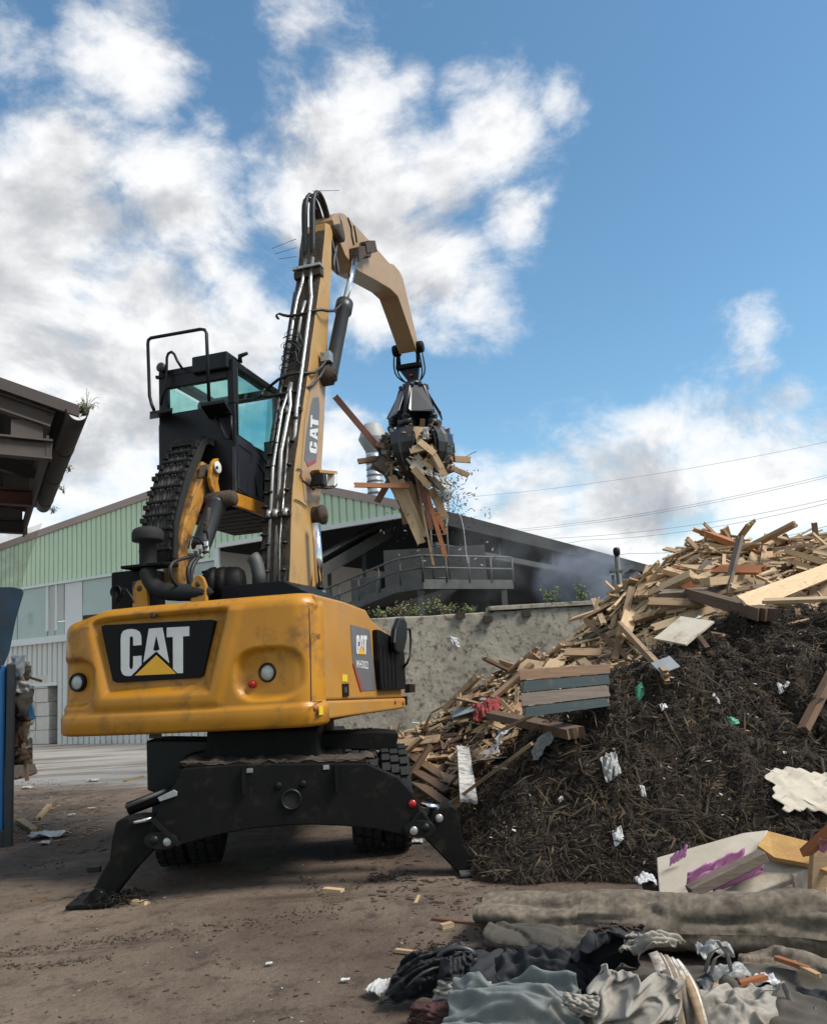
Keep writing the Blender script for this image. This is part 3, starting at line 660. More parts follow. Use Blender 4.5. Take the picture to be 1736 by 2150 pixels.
# grass and twigs growing out of the gutter
for (px, py, h, w, n, lb) in ((176, 872, .16, .16, 260, 'green grassy tuft at the open end of the gutter'), (146, 990, .12, .10, 50, 'small dry sprig hanging from the middle of the gutter'), (135, 1035, .13, .10, 50, 'curled sprig below the middle of the gutter'), (112, 1078, .15, .12, 70, 'wispy plant hanging at the far end of the gutter')):
    q = onplane(px, py, gn-lf*.12, lf); tuft('gutter_plant', q, h, w, n, 'leaf', lb, leaf=.028, group='plants growing from the gutter')
q = onplane(182, 872, gn-lf*.1, lf); t = thing('seed_stalks', 'tall curved dry seed stalks rising from the gutter end', 'plant', q); r = random.Random(11)
m = MB()
for k in range(13):
    a = r.uniform(-.6, 1.0); ln_ = r.uniform(.18, .40); pts = []; ang = radians(90)-a*.75; p = q.copy()
    for s_ in range(7):
        pts.append(p.copy()); p += Vector((cos(ang)*.6, -cos(ang)*.25+r.uniform(-.02, .02), sin(ang)))*ln_/6; ang -= a*.32
    m.tube(pts, [.0045, .004, .004, .003, .003, .004, .002], 4)
    for s_ in range(3, 7):
        e = Vector((r.uniform(-.03, .03), r.uniform(-.03, .03), r.uniform(-.035, .01))); m.tube([pts[s_], pts[s_]+e], [.003, .001], 3)
m.build('stalk', 'leaf_dry', t, fixn=False)

# torn debris net hanging from the canopy's far corner
nm = bpy.data.materials.new('net'); nm.use_nodes = True; tt = nm.node_tree; tt.nodes.clear()
tr = tt.nodes.new('ShaderNodeBsdfTransparent'); df = tt.nodes.new('ShaderNodeBsdfDiffuse'); df.inputs[0].default_value = (.16, .13, .10, 1)
no = tt.nodes.new('ShaderNodeTexNoise'); no.inputs['Scale'].default_value = 5; no.inputs['Detail'].default_value = 7
tcn = tt.nodes.new('ShaderNodeTexCoord'); tt.links.new(tcn.outputs['Object'], no.inputs[0])
mr = tt.nodes.new('ShaderNodeMapRange'); mr.inputs['From Min'].default_value = .3; mr.inputs['From Max'].default_value = .75; mr.inputs['To Min'].default_value = .18; mr.inputs['To Max'].default_value = .5
tt.links.new(no.outputs['Fac'], mr.inputs[0]); mx = tt.nodes.new('ShaderNodeMixShader'); tt.links.new(mr.outputs[0], mx.inputs[0]); tt.links.new(tr.outputs[0], mx.inputs[1]); tt.links.new(df.outputs[0], mx.inputs[2])
on = tt.nodes.new('ShaderNodeOutputMaterial'); tt.links.new(mx.outputs[0], on.inputs[0]); MATS['net'] = nm
YN = gf.y+.15
def netf(u, v):
    top = at(-30+120*u, 1098+14*sin(u*pi), YN); bot = at(-30+66*u, 1250, YN); p = top.lerp(bot, v); p.y += .12*sin(u*5+v*2)*v; return p
m = MB(); m.grid(netf, 14, 14); dn = solo(m, 'debris_net', 'net', 'thin dusty debris net hanging below the canopy end', 'net', fixn=False)
m = MB(); pts = [at(-30+120*i/20, 1104+10*sin(i/20*pi)+random.uniform(-2, 2), YN-.02) for i in range(21)]; m.tube(pts, .012, 5); m.build('net_rope', 'twig', dn).location = -dn.location
m = MB(); m.tube([at(88, 1105, YN-.03), at(60, 1180, YN-.02), at(36, 1252, YN-.02)], .01, 5); m.build('net_rope', 'twig', dn).location = -dn.location

# ================================================================== blue skip on the left, blocks, container
q = gnd(28, 1776); bt = at(24, 1392, q.y).z
sk = thing('waste_skip', 'bright blue ribbed steel waste skip overflowing with rubbish', 'skip', (q.x-1.2, q.y+1, 0))
SF = Frame(q.x, q.y, radians(-24))
m = MB(); m.box(SF.w(-1.20, .9, bt/2+.03), (2.2, 1.8, bt-.10), frame_of(SF.ax)); m.build('skip_body', 'blue_paint', sk, bevel=.02)
for dx in (-.32, -1.0, -1.7):
    m = MB(); m.box(SF.w(dx, -.035, bt/2), (.10, .07, bt-.16), frame_of(SF.ax)); m.build('rib', 'blue_paint', sk, bevel=.01)
m = MB(); m.box(SF.w(-.045, .0, bt/2-.02), (.09, .16, bt+.02), frame_of(SF.ax)); m.build('corner_post', 'dark_steel', sk, bevel=.015)
m = MB(); m.box(SF.w(-1.2, -.02, bt+.0), (2.1, .16, .11), frame_of(SF.ax)); m.build('top_rail', 'dark_steel', sk, bevel=.015)
m = MB(); m.box(SF.w(-1.2, .05, .10), (2.3, .2, .2), frame_of(SF.ax)); m.build('base_rail', 'dark_steel', sk, bevel=.015)
# tipped hopper lip above the skip
lp = [at(x, y, q.y+.35) for x, y in ((-20, 1232), (30, 1232), (50, 1236), (52, 1246), (36, 1300), (22, 1370), (10, 1398), (-20, 1400))]
m = MB(); m.prism(lp, (-.55, .30, .0)); tl = solo(m, 'tipping_bucket', 'blue_pale', 'worn blue steel tipping bucket resting on the skip rim', 'bucket', bevel=.02)
m = MB(); m.tube([at(-20, 1233, q.y+.33), at(22, 1230, q.y+.33), at(50, 1241, q.y+.33)], [.05, .055, .05], 10); m.build('rolled_lip', 'mud_caked', tl).location = -tl.location
m = MB(); m.tube([at(24, 1262, q.y+.3), at(12, 1320, q.y+.3), at(6, 1395, q.y+.3)], .02, 6); m.build('weld_rib', 'blue_pale', tl).location = -tl.location
# concrete blocks
BY = 25.0; bp = at(70, 1562, BY); pb = gnd(84, 1566)
bh = .46; BF = Frame(gnd(101, 1563).x, gnd(101, 1563).y, radians(28))
r = random.Random(5)
for i in range(5):
    for side in range(2):
        cxb, cyb = (-.32, .45) if side == 0 else (-1.28, .45)
        if side and i == 4: pass
        m = MB(); m.box(BF.w(cxb+r.uniform(-.02, .02), cyb+r.uniform(-.02, .02), bh*(i+.5)+.004), (.63 if side == 0 else 1.24, .9, bh-.012), frame_of(BF.ax))
        lb = ('top', 'second from top', 'middle', 'second from bottom', 'bottom')[4-i]
        o = solo(m, 'concrete_block', 'concrete_block', f'pale concrete block, {lb} course, {"short one by the shadowed door" if side == 0 else "long one behind the skip rubbish"}', 'block', 'stacked concrete blocks', bevel=.015)
        if side == 0 and i < 4:
            m = MB(); m.box(BF.w(cxb+.04, cyb-.47, bh*(i+1)+.02), (.18, .06, .04), frame_of(BF.ax)); m.build('lifting_slot', 'mud_caked', o).location = -o.location
q2 = gnd(165, 1562); ct = thing('white_container', 'low off-white ribbed container behind the counterweight', 'container', (q2.x+2, q2.y+.6, 0))
CF = Frame(q2.x, q2.y, radians(28.4))
m = MB(); m.box(CF.w(2.6, .8, .55), (4.6, 1.5, .94), frame_of(CF.ax)); m.build('container_body', 'sheet_pale', ct, bevel=.02)
for i in range(6):
    m = MB(); m.box(CF.w(2.75, .03, .16+.15*i), (4.1, .06, .07), frame_of(CF.ax)); m.build('rib', 'sheet_pale', ct)
for x in (.45, 4.75):
    m = MB(); m.box(CF.w(x, .02, .53), (.14, .1, 1.06), frame_of(CF.ax)); m.build('post', 'sheet_pale', ct, bevel=.01)
m = MB(); m.box(CF.w(-.15, .3, .52), (.8, .4, 1.04), frame_of(CF.ax)); o = solo(m, 'concrete_barrier', 'concrete_block', 'short grey concrete barrier beside the white container', 'barrier', bevel=.03)
# ================================================================== MATERIAL HANDLER
UF = Frame(-2.13, 7.06, radians(16)); ZB, ZT, HW = 1.32, 2.47, 1.25      # upper works: origin under the tail
CF2 = Frame(-1.18, 6.81, radians(-5))                                        # chassis: origin under the stabiliser beam
MH = thing('material_handler', 'yellow wheeled material handler with raised cab standing on stabilisers', 'material handler', UF.w(0, 2.1, 0))
c1 = lambda u, v: (559+u*.2972, 387+v*.2972)
c2 = lambda u, v: (258+u*.2972, 671+v*.2972)
c3 = lambda u, v: (86+u*.4756, 1186.8+v*.4756)
c4 = lambda u, v: (86+u*.5944, 1505+v*.5944)
c5 = lambda u, v: (670.8+u*.218, 774+v*.218)
UX, UY = UF.ax, UF.ay; UPZ = Vector((0, 0, 1))
def ux(pt, x): return UF.px_x(pt[0], pt[1], x)
def uy(pt, y): return UF.px_y(pt[0], pt[1], y)
def poly_faces(polys):
    """several flat polygons -> MB with triangulation left to blender's n-gons"""
    m = MB()
    for p in polys: m.add(p, [list(range(len(p)))])
    return m
def plate(parent, name, m_, pts, ext): return MB().prism(pts, ext).build(name, m_, parent)
def smst(a, b_, x):
    t = max(0, min(1, (x-a)/(b_-a))); return t*t*(3-2*t)

# ---- counterweight and side body
PQ = [UF.loc(uy(c3(*p), .05)) for p in ((268, 268), (765, 240), (712, 496), (322, 519))]     # logo plate corners, local
def sd_quad(x, z, Q):
    d = -9
    for i in range(4):
        a, b_ = Q[i], Q[(i+1) % 4]; ex, ez = b_.x-a.x, b_.z-a.z; l = math.hypot(ex, ez)
        d = max(d, ((x-a.x)*(-ez)+(z-a.z)*ex)/l*(1))
    return d
# orientation test so that inside is negative
_cx = sum(p.x for p in PQ)/4; _cz = sum(p.z for p in PQ)/4
SGN = 1
if max(((_cx-a.x)*(-(b_.z-a.z))+(_cz-a.z)*(b_.x-a.x)) for a, b_ in zip(PQ, PQ[1:]+PQ[:1])) > 0: SGN = -1
def sdq(x, z):
    d = -9
    for i in range(4):
        a, b_ = PQ[i], PQ[(i+1) % 4]; ex, ez = b_.x-a.x, b_.z-a.z; l = math.hypot(ex, ez)
        d = max(d, SGN*((x-a.x)*(-ez)+(z-a.z)*ex)/l)
    return d
LR = UF.loc(uy(c3(985, 474), .06)); LL = UF.loc(uy(c3(141, 518), .06))
def dent(x, z):
    d = 0.0
    s = sdq(x, z)
    d += .085*(1-smst(.045, .13, s))                      # recess round the plate
    d -= .018*(smst(.10, .15, s)-smst(.20, .28, s))       # raised lip round it
    for c, sg in ((LR, 1), (LL, -1)):
        dx, dz = (x-c.x)*sg, z-c.z
        e = (abs((dx-.03)/(.30 if dx < .03 else .34))**3+abs((dz+.02)/(.24 if dz > -.02 else .22))**3)
        k = max(0, 1-e); k = min(1, k*2.2); k = k*k*(3-2*k)
        d += .085*k*(1-.55*smst(-.10, .34, dx))*(1-.25*smst(0, .25, dz))
    return d
R_ = .20; WL = 1.10
def perim(t):
    """t in metres from the rear centre along the tail outline, + to the right: (x, y, nx, ny)"""
    st = HW-R_; s = abs(t); sg = 1 if t >= 0 else -1; arc = R_*pi/2
    if s <= st: x, y, a = s, 0.0, 0.0
    elif s <= st+arc: a = (s-st)/R_; x, y = st+R_*sin(a), R_*(1-cos(a))
    else: a = pi/2; x, y = HW, R_+(s-st-arc)
    y += .10*(x/HW)**2                                    # slightly bowed tail
    return sg*x*(1.0 if sg > 0 else WL), y, sg*sin(a), -cos(a)
TMAX = HW-R_+R_*pi/2
ZL = [(0, -.03), (.012, .012), (.035, .028), (.16, .030), (.185, .022), (.20, .0)]+[(.20+.84*i/44, 0) for i in range(1, 45)]+[(1.065, -.006), (1.09, -.018), (1.115, -.036), (1.135, -.062), (1.148, -.10), (1.15, -.16)]
tl, trr = -(TMAX+1.5), TMAX+.03
NT = 190
m = MB(); vs = []
for (dz, o) in ZL:
    for i in range(NT+1):
        t = tl+(trr-tl)*i/NT; x, y, nx_, ny = perim(t); z = ZB+dz
        dd = dent(x, z) if y < .5 and dz > .2 and dz < 1.06 else 0
        fall = 0
        if dz > .7: fall = -.10*smst(-.75, -1.25, x)*smst(.7, 1.15, dz)     # rounded shoulder on the left
        oo = o-dd*max(0.0, -ny)
        vs.append(UF.w(x+nx_*oo, y+ny*oo+.03*smst(.2, 1.15, dz), z+fall*.8))
w_ = NT+1
m.add(vs, [(j*w_+i, j*w_+i+1, (j+1)*w_+i+1, (j+1)*w_+i) for j in range(len(ZL)-1) for i in range(NT)], True)
cw = m.build('counterweight', 'yellow', MH)
m = MB(); m.prism([UF.w(-HW+.05, .25, ZB+.02), UF.w(HW-.05, .25, ZB+.02), UF.w(HW-.05, 2.9, ZB+.02), UF.w(-HW+.05, 2.9, ZB+.02)], (0, 0, .10)); m.build('belly_plate', 'black_dusty', MH)
m = MB(); m.prism([UF.w(-HW+.12, .18, ZT-.10), UF.w(HW-.12, .18, ZT-.10), UF.w(HW-.12, 1.5, ZT-.10), UF.w(-HW+.12, 1.6, ZT-.10)], (0, 0, .07)); m.build('top_deck', 'mud_caked', MH)
# dried mud along the rear top edge
r = random.Random(4); m = MB()
def mudtop(u, v):
    x = -1.14+1.0*u; a = v; z = ZT+.012+.03*max(0, fb(x*7, v*3, 2, 4)+.35)*sin(pi*min(1, v*1.0+.02))-.10*smst(-.75, -1.25, x)*.8
    y = .245+.30*v+.02*nz(x*6, v)+.10*(x/HW)**2
    return UF.w(x, y, z-.016)
m.grid(mudtop, 60, 8); m.build('mud_crust', 'mud_caked', cw)
# logo plate and letters
YP = .066
PLT = [uy(c3(*p), YP) for p in ((268, 268), (282, 264), (750, 240), (765, 246), (762, 262), (716, 484), (700, 497), (335, 519), (318, 510), (270, 290))]
plate(cw, 'logo_plate', 'black_gloss', PLT, UY*.06)
C_ = [(353, 330), (355, 306), (364, 290), (382, 283), (400, 281), (420, 284), (436, 294), (443, 312), (444, 352), (408, 355), (408, 322), (404, 314), (397, 314), (392, 322), (390, 446), (393, 457), (400, 460), (406, 454), (408, 440), (408, 402), (444, 399), (444, 440), (420, 468), (398, 489), (376, 489), (361, 481), (354, 462)]
A_ = [(477, 280), (537, 275), (566, 431), (510, 380), (453, 429)]
A_HOLE = [(510, 312), (524, 371), (510, 378), (497, 374)]
T_ = [(556, 275), (655, 270), (655, 312), (627, 314), (627, 476), (604, 477), (584, 458), (583, 316), (556, 318)]
TRI = [(415, 487), (510, 397), (598, 479)]
for nm_, pl, mt, dy in (('letter', C_, 'white_letter', .004), ('letter', A_, 'white_letter', .004), ('letter', T_, 'white_letter', .004), ('letter_counter', A_HOLE, 'black_gloss', .006), ('logo_triangle', TRI, 'letter_yellow', .004)):
    plate(cw, nm_, mt, [uy(c3(*p), YP-dy) for p in pl], UY*(dy+.002 if nm_ != 'letter_counter' else .004))
# lamps in the pockets
for c in (LR, LL):
    yy = .10*(c.x/HW)**2+.03+dent(c.x, c.z)-.02-(.05 if c.x < 0 else 0)
    p = UF.w(c.x, yy+.02, c.z)
    m = MB(); m.lathe(p, -UY, [(.088, -.03), (.088, .02), (.082, .035), (.068, .04), (.066, .02)], 28); lm = m.build('tail_lamp', 'black_paint', cw)
    m = MB(); m.lathe(p, -UY, [(.067, .02), (.05, .030), (.025, .034), (.001, .035)], 24); m.build('lens', 'lamp_lens', lm)
p = uy(c3(934, 525), .10); m = MB(); m.lathe(p, -UY, [(.034, -.03), (.034, .02), (.026, .03), (.001, .033)], 18); m.build('reflector', 'lamp_red', cw)
p = uy(c3(497, 220), .05); m = MB(); m.lathe(p, -UY, [(.03, -.02), (.03, .012), (.02, .016), (.001, .016)], 14); m.build('lifting_plug', 'mud_caked', cw)

# right side body with doors
SX = HW
def side(ps, x=SX): return [ux(c3(*p), x) for p in ps]
DOOR = [(1182, 186), (1300, 178), (1440, 238), (1450, 262), (1474, 560), (1478, 586), (1192, 600)]
BODY = [(1160, 118), (1225, 128), (1340, 158), (1440, 196), (1462, 236), (1500, 272), (1556, 312), (1580, 340), (1592, 390), (1606, 584), (1196, 603), (1180, 200)]
bp_ = [UF.w(HW, .30, ZB+1.16)]
body = [UF.loc(q) for q in side(BODY)]
# keep the side panel inside the tail's outline and level with its top
body = [Vector((HW, max(p.y, .24), min(p.z, ZT))) for p in body]
m = MB(); m.prism([UF.w(HW-.012, p.y, p.z) for p in body], -UX*.5); sb = m.build('side_body', 'yellow_dusty', MH, bevel=.03, seg=3)
LOW = [UF.loc(q) for q in side([(1192, 605), (1606, 586), (1606, 660), (1580, 672), (1196, 694)])]
LOW[0].y = LOW[4].y = .24
m = MB(); m.prism([UF.w(HW+.012, p.y, max(p.z, ZB)) for p in LOW], -UX*.5); m.build('side_skirt', 'yellow_dusty', MH, bevel=.025, seg=3)
# door seams
for a, b_ in (((1184, 190), (1194, 598)), ((1190, 321), (1192, 600)), ((1194, 603), (1470, 590))):
    p, q = ux(c3(*a), HW-.006), ux(c3(*b_), HW-.006)
    m = MB(); m.box((p+q)/2, ((q-p).length, .006, .008), frame_of(q-p, UX)); m.build('door_seam', 'letter_dark', sb)
# pressed swage line in the door
p, q = ux(c3(1150, 230), HW-.004), ux(c3(1440, 262), HW-.004)
dp = side([(1365, 262), (1440, 282), (1450, 290), (1478, 552), (1412, 556), (1376, 432), (1368, 330)], HW-.012)
plate(sb, 'side_decal', 'decal_grey', [q+UX*.001 for q in dp], UX*.004)
dr_ = side([(1376, 432), (1382, 436), (1412, 520), (1420, 555), (1411, 556), (1394, 500)], HW-.006)
plate(sb, 'decal_stripe', 'decal_red', dr_, UX*.003)
def remap(p, box): x0, y0, x1, y1, sk_ = box; f = (p[0]-353)/302; return (x0+(x1-x0)*f, y0+(y1-y0)*(p[1]-270)/220+sk_*f)
BX = (1392, 303, 1438, 392, 8)
for pl, mt, e in ((C_, 'white_letter', 0), (A_, 'white_letter', 0), (T_, 'white_letter', 0), (A_HOLE, 'decal_grey', .002), (TRI, 'letter_yellow', 0)):
    plate(sb, 'letter', mt, side([remap(p, BX) for p in pl], HW-.005+e), UX*.003)
def text_on(parent, s, m_, quad, fn, ext):
    vs_, fs_ = text_polys(s); bl, br, tlq, trq = quad; m = MB()
    pts = []
    for (u, v) in vs_:
        b = (bl[0]+(br[0]-bl[0])*u, bl[1]+(br[1]-bl[1])*u); t = (tlq[0]+(trq[0]-tlq[0])*u, tlq[1]+(trq[1]-tlq[1])*u)
        pts.append(fn((b[0]+(t[0]-b[0])*v, b[1]+(t[1]-b[1])*v)))
    m.add(pts, fs_); o = m.build('lettering', m_, parent, fixn=False); return o
text_on(sb, 'MH3022', 'white_letter', ((1393, 452), (1445, 458), (1393, 417), (1445, 424)), lambda p: ux(c3(*p), HW-.004), .002)
text_on(sb, 'ZEPPELIN', 'letter_dark', ((1173, 184), (1222, 190), (1173, 165), (1222, 172)), lambda p: ux(c3(*p), HW-.004), .002)
text_on(sb, 'WASTE HANDLER', 'letter_dark', ((1184, 322), (1246, 325), (1184, 299), (1246, 304)), lambda p: ux(c3(*p), HW-.004), .002)
plate(sb, 'warning_sticker', 'sticker_yellow', side([(1330, 482), (1352, 484), (1352, 514), (1330, 513)], HW-.010), UX*.003)
plate(sb, 'warning_sticker', 'sticker_yellow', side([(1227, 622), (1258, 619), (1258, 658), (1227, 662)], HW+.014), UX*.003)
plate(sb, 'door_latch', 'black_paint', side([(1329, 523), (1354, 522), (1356, 578), (1331, 580)], HW-.010), UX*.012)
plate(sb, 'latch_handle', 'chrome', side([(1340, 538), (1347, 538), (1348, 562), (1341, 562)], HW+.002), UX*.008)
m = MB(); m.prism(side([(1462, 285), (1478, 288), (1555, 336), (1572, 352), (1584, 392), (1590, 548), (1482, 552), (1468, 420)], HW-.01), UX*.06); gp = m.build('side_guard_panel', 'black_dusty', MH, bevel=.012)
for i in range(5):
    a, b_ = ux(c3(1490+i*18, 345+i*11), HW+.05), ux(c3(1500+i*17, 540), HW+.05); m = MB(); m.box((a+b_)/2, ((b_-a).length, .012, .012), frame_of(b_-a, UX)); m.build('guard_rib', 'black_dusty', gp)
for a in ((1211, 631), (1562, 602), (1596, 606)):
    m = MB(); m.lathe(ux(c3(*a), HW+.012), UX, [(.028, -.01), (.028, .008), (.018, .014), (.001, .015)], 12); m.build('side_marker', 'lamp_orange', sb)
# right mirror on a bent bar
MX = HW+.12
mp_ = [ux(c3(*p), MX) for p in ((1640, 455-175), (1628, 350), (1622, 420), (1600, 455))]
m = MB(); m.tube([ux(c3(*p), HW+.02) for p in ((1598, 455),)]+[ux(c3(*p), MX) for p in ((1616, 432), (1630, 400), (1632, 330), (1628, 282), (1605, 283))], .014, 8); mr_ = m.build('mirror_arm', 'black_paint', MH)
m = MB(); m.prism([ux(c3(*p), MX+.02) for p in ((1586, 232), (1606, 232), (1618, 256), (1618, 320), (1606, 372), (1588, 390), (1566, 376), (1562, 340), (1568, 280))], -UX*.07+UY*.02); m.build('mirror', 'black_paint', mr_, bevel=.02, seg=3)
plate(MH, 'marker_lamp', 'black_paint', side([(1606, 525), (1630, 526), (1630, 562), (1606, 564)], HW-.02), UX*.06)

# engine hood, muffler, exhaust, lifting eyes, camera on the tail
m = MB(); hy0, hy1 = 1.05, 1.75; hx0, hx1 = UF.loc(uy(c2(680, 1900), 1.05)).x, UF.loc(uy(c2(1180, 1890), 1.05)).x; hz = UF.loc(uy(c2(1090, 1852), 1.15)).z
hs = [(hx0, 1.05, ZT-.05), (hx1+.45, 1.05, ZT-.05), (hx1-.10, 1.10, hz), (hx0+.0, 1.10, hz)]
m.prism([UF.w(*p) for p in hs], UY*.75); m.build('engine_hood', 'black_gloss', MH, bevel=.015)
p = uy(c2(730, 1870), 1.7); m = MB(); m.lathe(p-UX*.30+UPZ*.0, UX*.9+UY*.3, [(.001, 0), (.11, 0), (.17, .04), (.21, .10), (.215, .16), (.19, .17), (.205, .19), (.215, .26), (.20, .27), (.21, .30), (.20, .42), (.16, .47), (.001, .48)], 22); m.build('air_filter', 'black_dusty', MH)
for k in range(7):
    m = MB(); a = pi*k/6; q = p-UX*.22+UPZ*.17*sin(a)+UY*.17*cos(a); m.box(q, (.05, .03, .03)); m.build('filter_rib', 'black_dusty', MH.children[-1])
pts = [uy(c2(*q), 1.9) for q in ((965, 1890), (962, 1800), (950, 1740), (932, 1695), (918, 1680))]
m = MB(); m.tube(pts, [.075, .075, .075, .078, .08], 14, cap=False); m.build('exhaust_pipe', 'steel_dirty', MH, solid=.008)
for u, v in ((128, 1925), (540, 1895)):
    p = UF.loc(uy(c2(u, v), .62)); m = MB(); hw_ = .085
    out = [(-hw_, -.16), (hw_, -.16), (hw_*.95, .02)]+[(hw_*.75*cos(a), .05+hw_*.85*sin(a)) for a in [i*pi/8 for i in range(1, 8)]]+[(-hw_*.95, .02)]
    m.prism([UF.w(p.x+a, .6, p.z+b_) for a, b_ in out], UY*.05); e = m.build('lifting_eye', 'yellow', MH, bevel=.008)
    m = MB(); m.lathe(UF.w(p.x, .597, p.z+.035), UY, [(.001, 0), (.03, 0), (.03, .056), (.001, .056)], 14); m.build('eye_hole', 'letter_dark', e)
p = uy((247, 1243), .35); m = MB(); m.tube([p-UPZ*.10, p], .025, 8); wl_ = m.build('work_lamp', 'black_paint', MH)
m = MB(); m.lathe(p+UY*.05, -UY, [(.001, -.02), (.055, 0), (.062, .08), (.058, .085), (.05, .04), (.001, .03)], 16); m.build('lamp_housing', 'black_paint', wl_)
m = MB(); m.tube([p+UX*.03, p+UX*.10+UPZ*.02, p+UX*.16-UPZ*.06, p+UX*.18-UPZ*.12], .008, 6); m.build('lamp_cable', 'hose', wl_)

# ---- boom
BW = .18
hose_e = [(681, 512), (676, 571), (667, 634), (654, 729), (645, 803), (630, 903), (619, 989), (613, 1075), (611, 1161), (609, 1221)]
front_e = [(697, 506), (696, 577), (691, 654), (687, 758), (682, 833), (679, 903), (673, 989), (672, 1058), (660, 1112), (658, 1194), (651, 1238)]
HE = [UF.loc(UF.px_x(*p, BW)) for p in hose_e]; FE = [UF.loc(UF.px_x(*p, BW)) for p in front_e]
top_p = [(3.62, 8.08), (3.78, 8.14), (3.90, 8.06)]
bo = [(p.y, p.z) for p in HE[::-1]]+[(3.60, 7.98)]+top_p+[(p.y, p.z) for p in FE]+[(2.3, 2.3), (1.95, 2.35)]
m = MB(); m.prism([UF.w(BW, y, z) for y, z in bo], -UX*2*BW); bm_ = m.build('boom', 'boom_paint', MH, bevel=.012)
# flat cover plates on the side, dustier
def bside(ps, x=BW+.002): return [UF.px_x(*p, x) for p in ps]
plate(bm_, 'side_plate', 'tan_paint', bside([(656, 790), (683, 800), (680, 880), (674, 985), (672, 1050), (640, 1052), (632, 985), (640, 880)]), UX*.006)
# caked back face that carries the pipes
BK = [(y-.006, z) for y, z in ((p.y, p.z) for p in HE[::-1])]+[(3.60-.01, 7.95)]
m = MB()
def back(u, v):
    t = u*(len(BK)-1); i = min(int(t), len(BK)-2); f = t-i; y = BK[i][0]+(BK[i+1][0]-BK[i][0])*f; z = BK[i][1]+(BK[i+1][1]-BK[i][1])*f
    x = -BW+2*BW*v; return UF.w(x, y-.01-.02*max(0, fb(z*4, x*9, 1, 3)+.3), z)
m.grid(back, 80, 10); m.build('mud_layer', 'mud_caked', bm_)
def bk(z):
    for i in range(len(BK)-1):
        if BK[i][1] <= z <= BK[i+1][1]: f = (z-BK[i][1])/(BK[i+1][1]-BK[i][1]); return BK[i][0]+(BK[i+1][0]-BK[i][0])*f
    return BK[0][0] if z < BK[0][1] else BK[-1][0]
def pipe(xz, r_, mt='pipe_steel', name='hydraulic_pipe', off=.06, sg=8):
    m = MB(); m.tube([UF.w(x, bk(z)-off, z) for x, z in xz], r_, sg); return m.build(name, mt, bm_)
ZLO = 2.55
pipe([(-.155, ZLO), (-.155, 4.6), (-.15, 6.9)], .035, 'hose', 'cable_conduit', .03)
p1_ = pipe([(-.085, ZLO), (-.08, 4.2), (-.075, 5.0), (-.03, 5.25), (-.02, 5.4)], .022)
p2_ = pipe([(.0, ZLO), (.0, 4.4), (.03, 5.05), (-.005, 5.25), (-.01, 5.4)], .027)
p3_ = pipe([(.125, ZLO), (.125, 5.0), (.12, 6.0), (.11, 6.75), (.06, 7.05), (.055, 7.45)], .026)
pipe([(-.11, 5.5), (-.11, 6.4), (-.10, 6.75), (-.06, 7.05), (-.055, 7.45)], .024)
pipe([(.0, 5.9), (.0, 6.5), (.03, 6.7)], .021)
pipe([(.07, ZLO), (.07, 3.3), (.075, 4.6)], .010)
for z in [2.62+.32*i for i in range(8)]+[5.15, 5.35]:
    for x, r_ in ((-.085, .028), (.125, .031)):
        m = MB(); m.tube([UF.w(x, bk(z)-.06, z-.012), UF.w(x, bk(z+.02)-.06, z+.012)], r_, 8); m.build('cable_tie', 'hose', bm_)
for z in (3.62, 5.0):
    for x, r_ in ((-.085, .033), (0, .037), (.125, .036)):
        m = MB(); m.tube([UF.w(x, bk(z)-.06, z-.045), UF.w(x, bk(z+.09)-.06, z+.045)], r_, 8); m.build('pipe_union', 'pipe_steel', bm_)
    m = MB(); m.box(UF.w(.02, bk(z)-.045, z-.01), (.34, .05, .05), frame_of(UX)); m.build('pipe_clamp', 'mud_caked', bm_)
# conduit rings on the left cable loom
for i in range(16):
    z = 2.7+.17*i; m = MB(); m.tube([UF.w(-.155, bk(z)-.03, z-.01), UF.w(-.155, bk(z+.02)-.03, z+.01)], .04, 8); m.build('conduit_ring', 'rubber', bm_)
m = MB(); z = 7.28; m.box(UF.w(0, bk(z)-.06, z), (.42, .16, .04), frame_of(UX)); m.build('hose_bracket', 'pipe_steel', bm_, bevel=.006)
m = MB(); m.box(UF.w(0, bk(z)-.05, z-.09), (.40, .12, .10), frame_of(UX)); m.build('bracket_block', 'mud_caked', bm_, bevel=.01)
# hoses looping over the boom head
for x, dh, e in ((-.07, .0, 0), (-.03, .03, .03), (.05, .0, .02), (.09, .03, .05)):
    q = [(3.36, 7.45), (3.40, 7.85), (3.40, 8.15), (3.46, 8.42+dh), (3.66, 8.56+dh), (3.88, 8.45+dh), (4.0, 8.25), (4.05, 8.12)]
    m = MB(); m.tube([UF.w(x+.02*i*(e>0)*.2, y-e, z) for i, (y, z) in enumerate(q)], .032, 8); m.build('hose', 'hose', bm_, subd=1)
for k in range(3):
    z = 7.55+.13*k; m = MB(); m.tube([UF.w(-.2, 3.42, z), UF.w(-.45-.05*k, 3.36, z-.02-.04*k)], .005, 4); m.build('bird_wire', 'wire', bm_)
m = MB(); m.tube([UF.w(.0, 3.6, 8.6), UF.w(.38, 3.7, 8.58)], .005, 4); m.build('bird_wire', 'wire', bm_)
for q in ([(.16, 3.95, 8.15), (.20, 4.0, 7.9), (.17, 3.85, 7.65), (.2, 3.8, 7.45)], [(.14, 3.9, 8.12), (.16, 3.86, 7.9), (.2, 3.95, 7.62), (.22, 3.9, 7.4)]):
    m = MB(); m.tube([UF.w(*p) for p in q], .03, 8); m.build('hose', 'hose', bm_, subd=1)
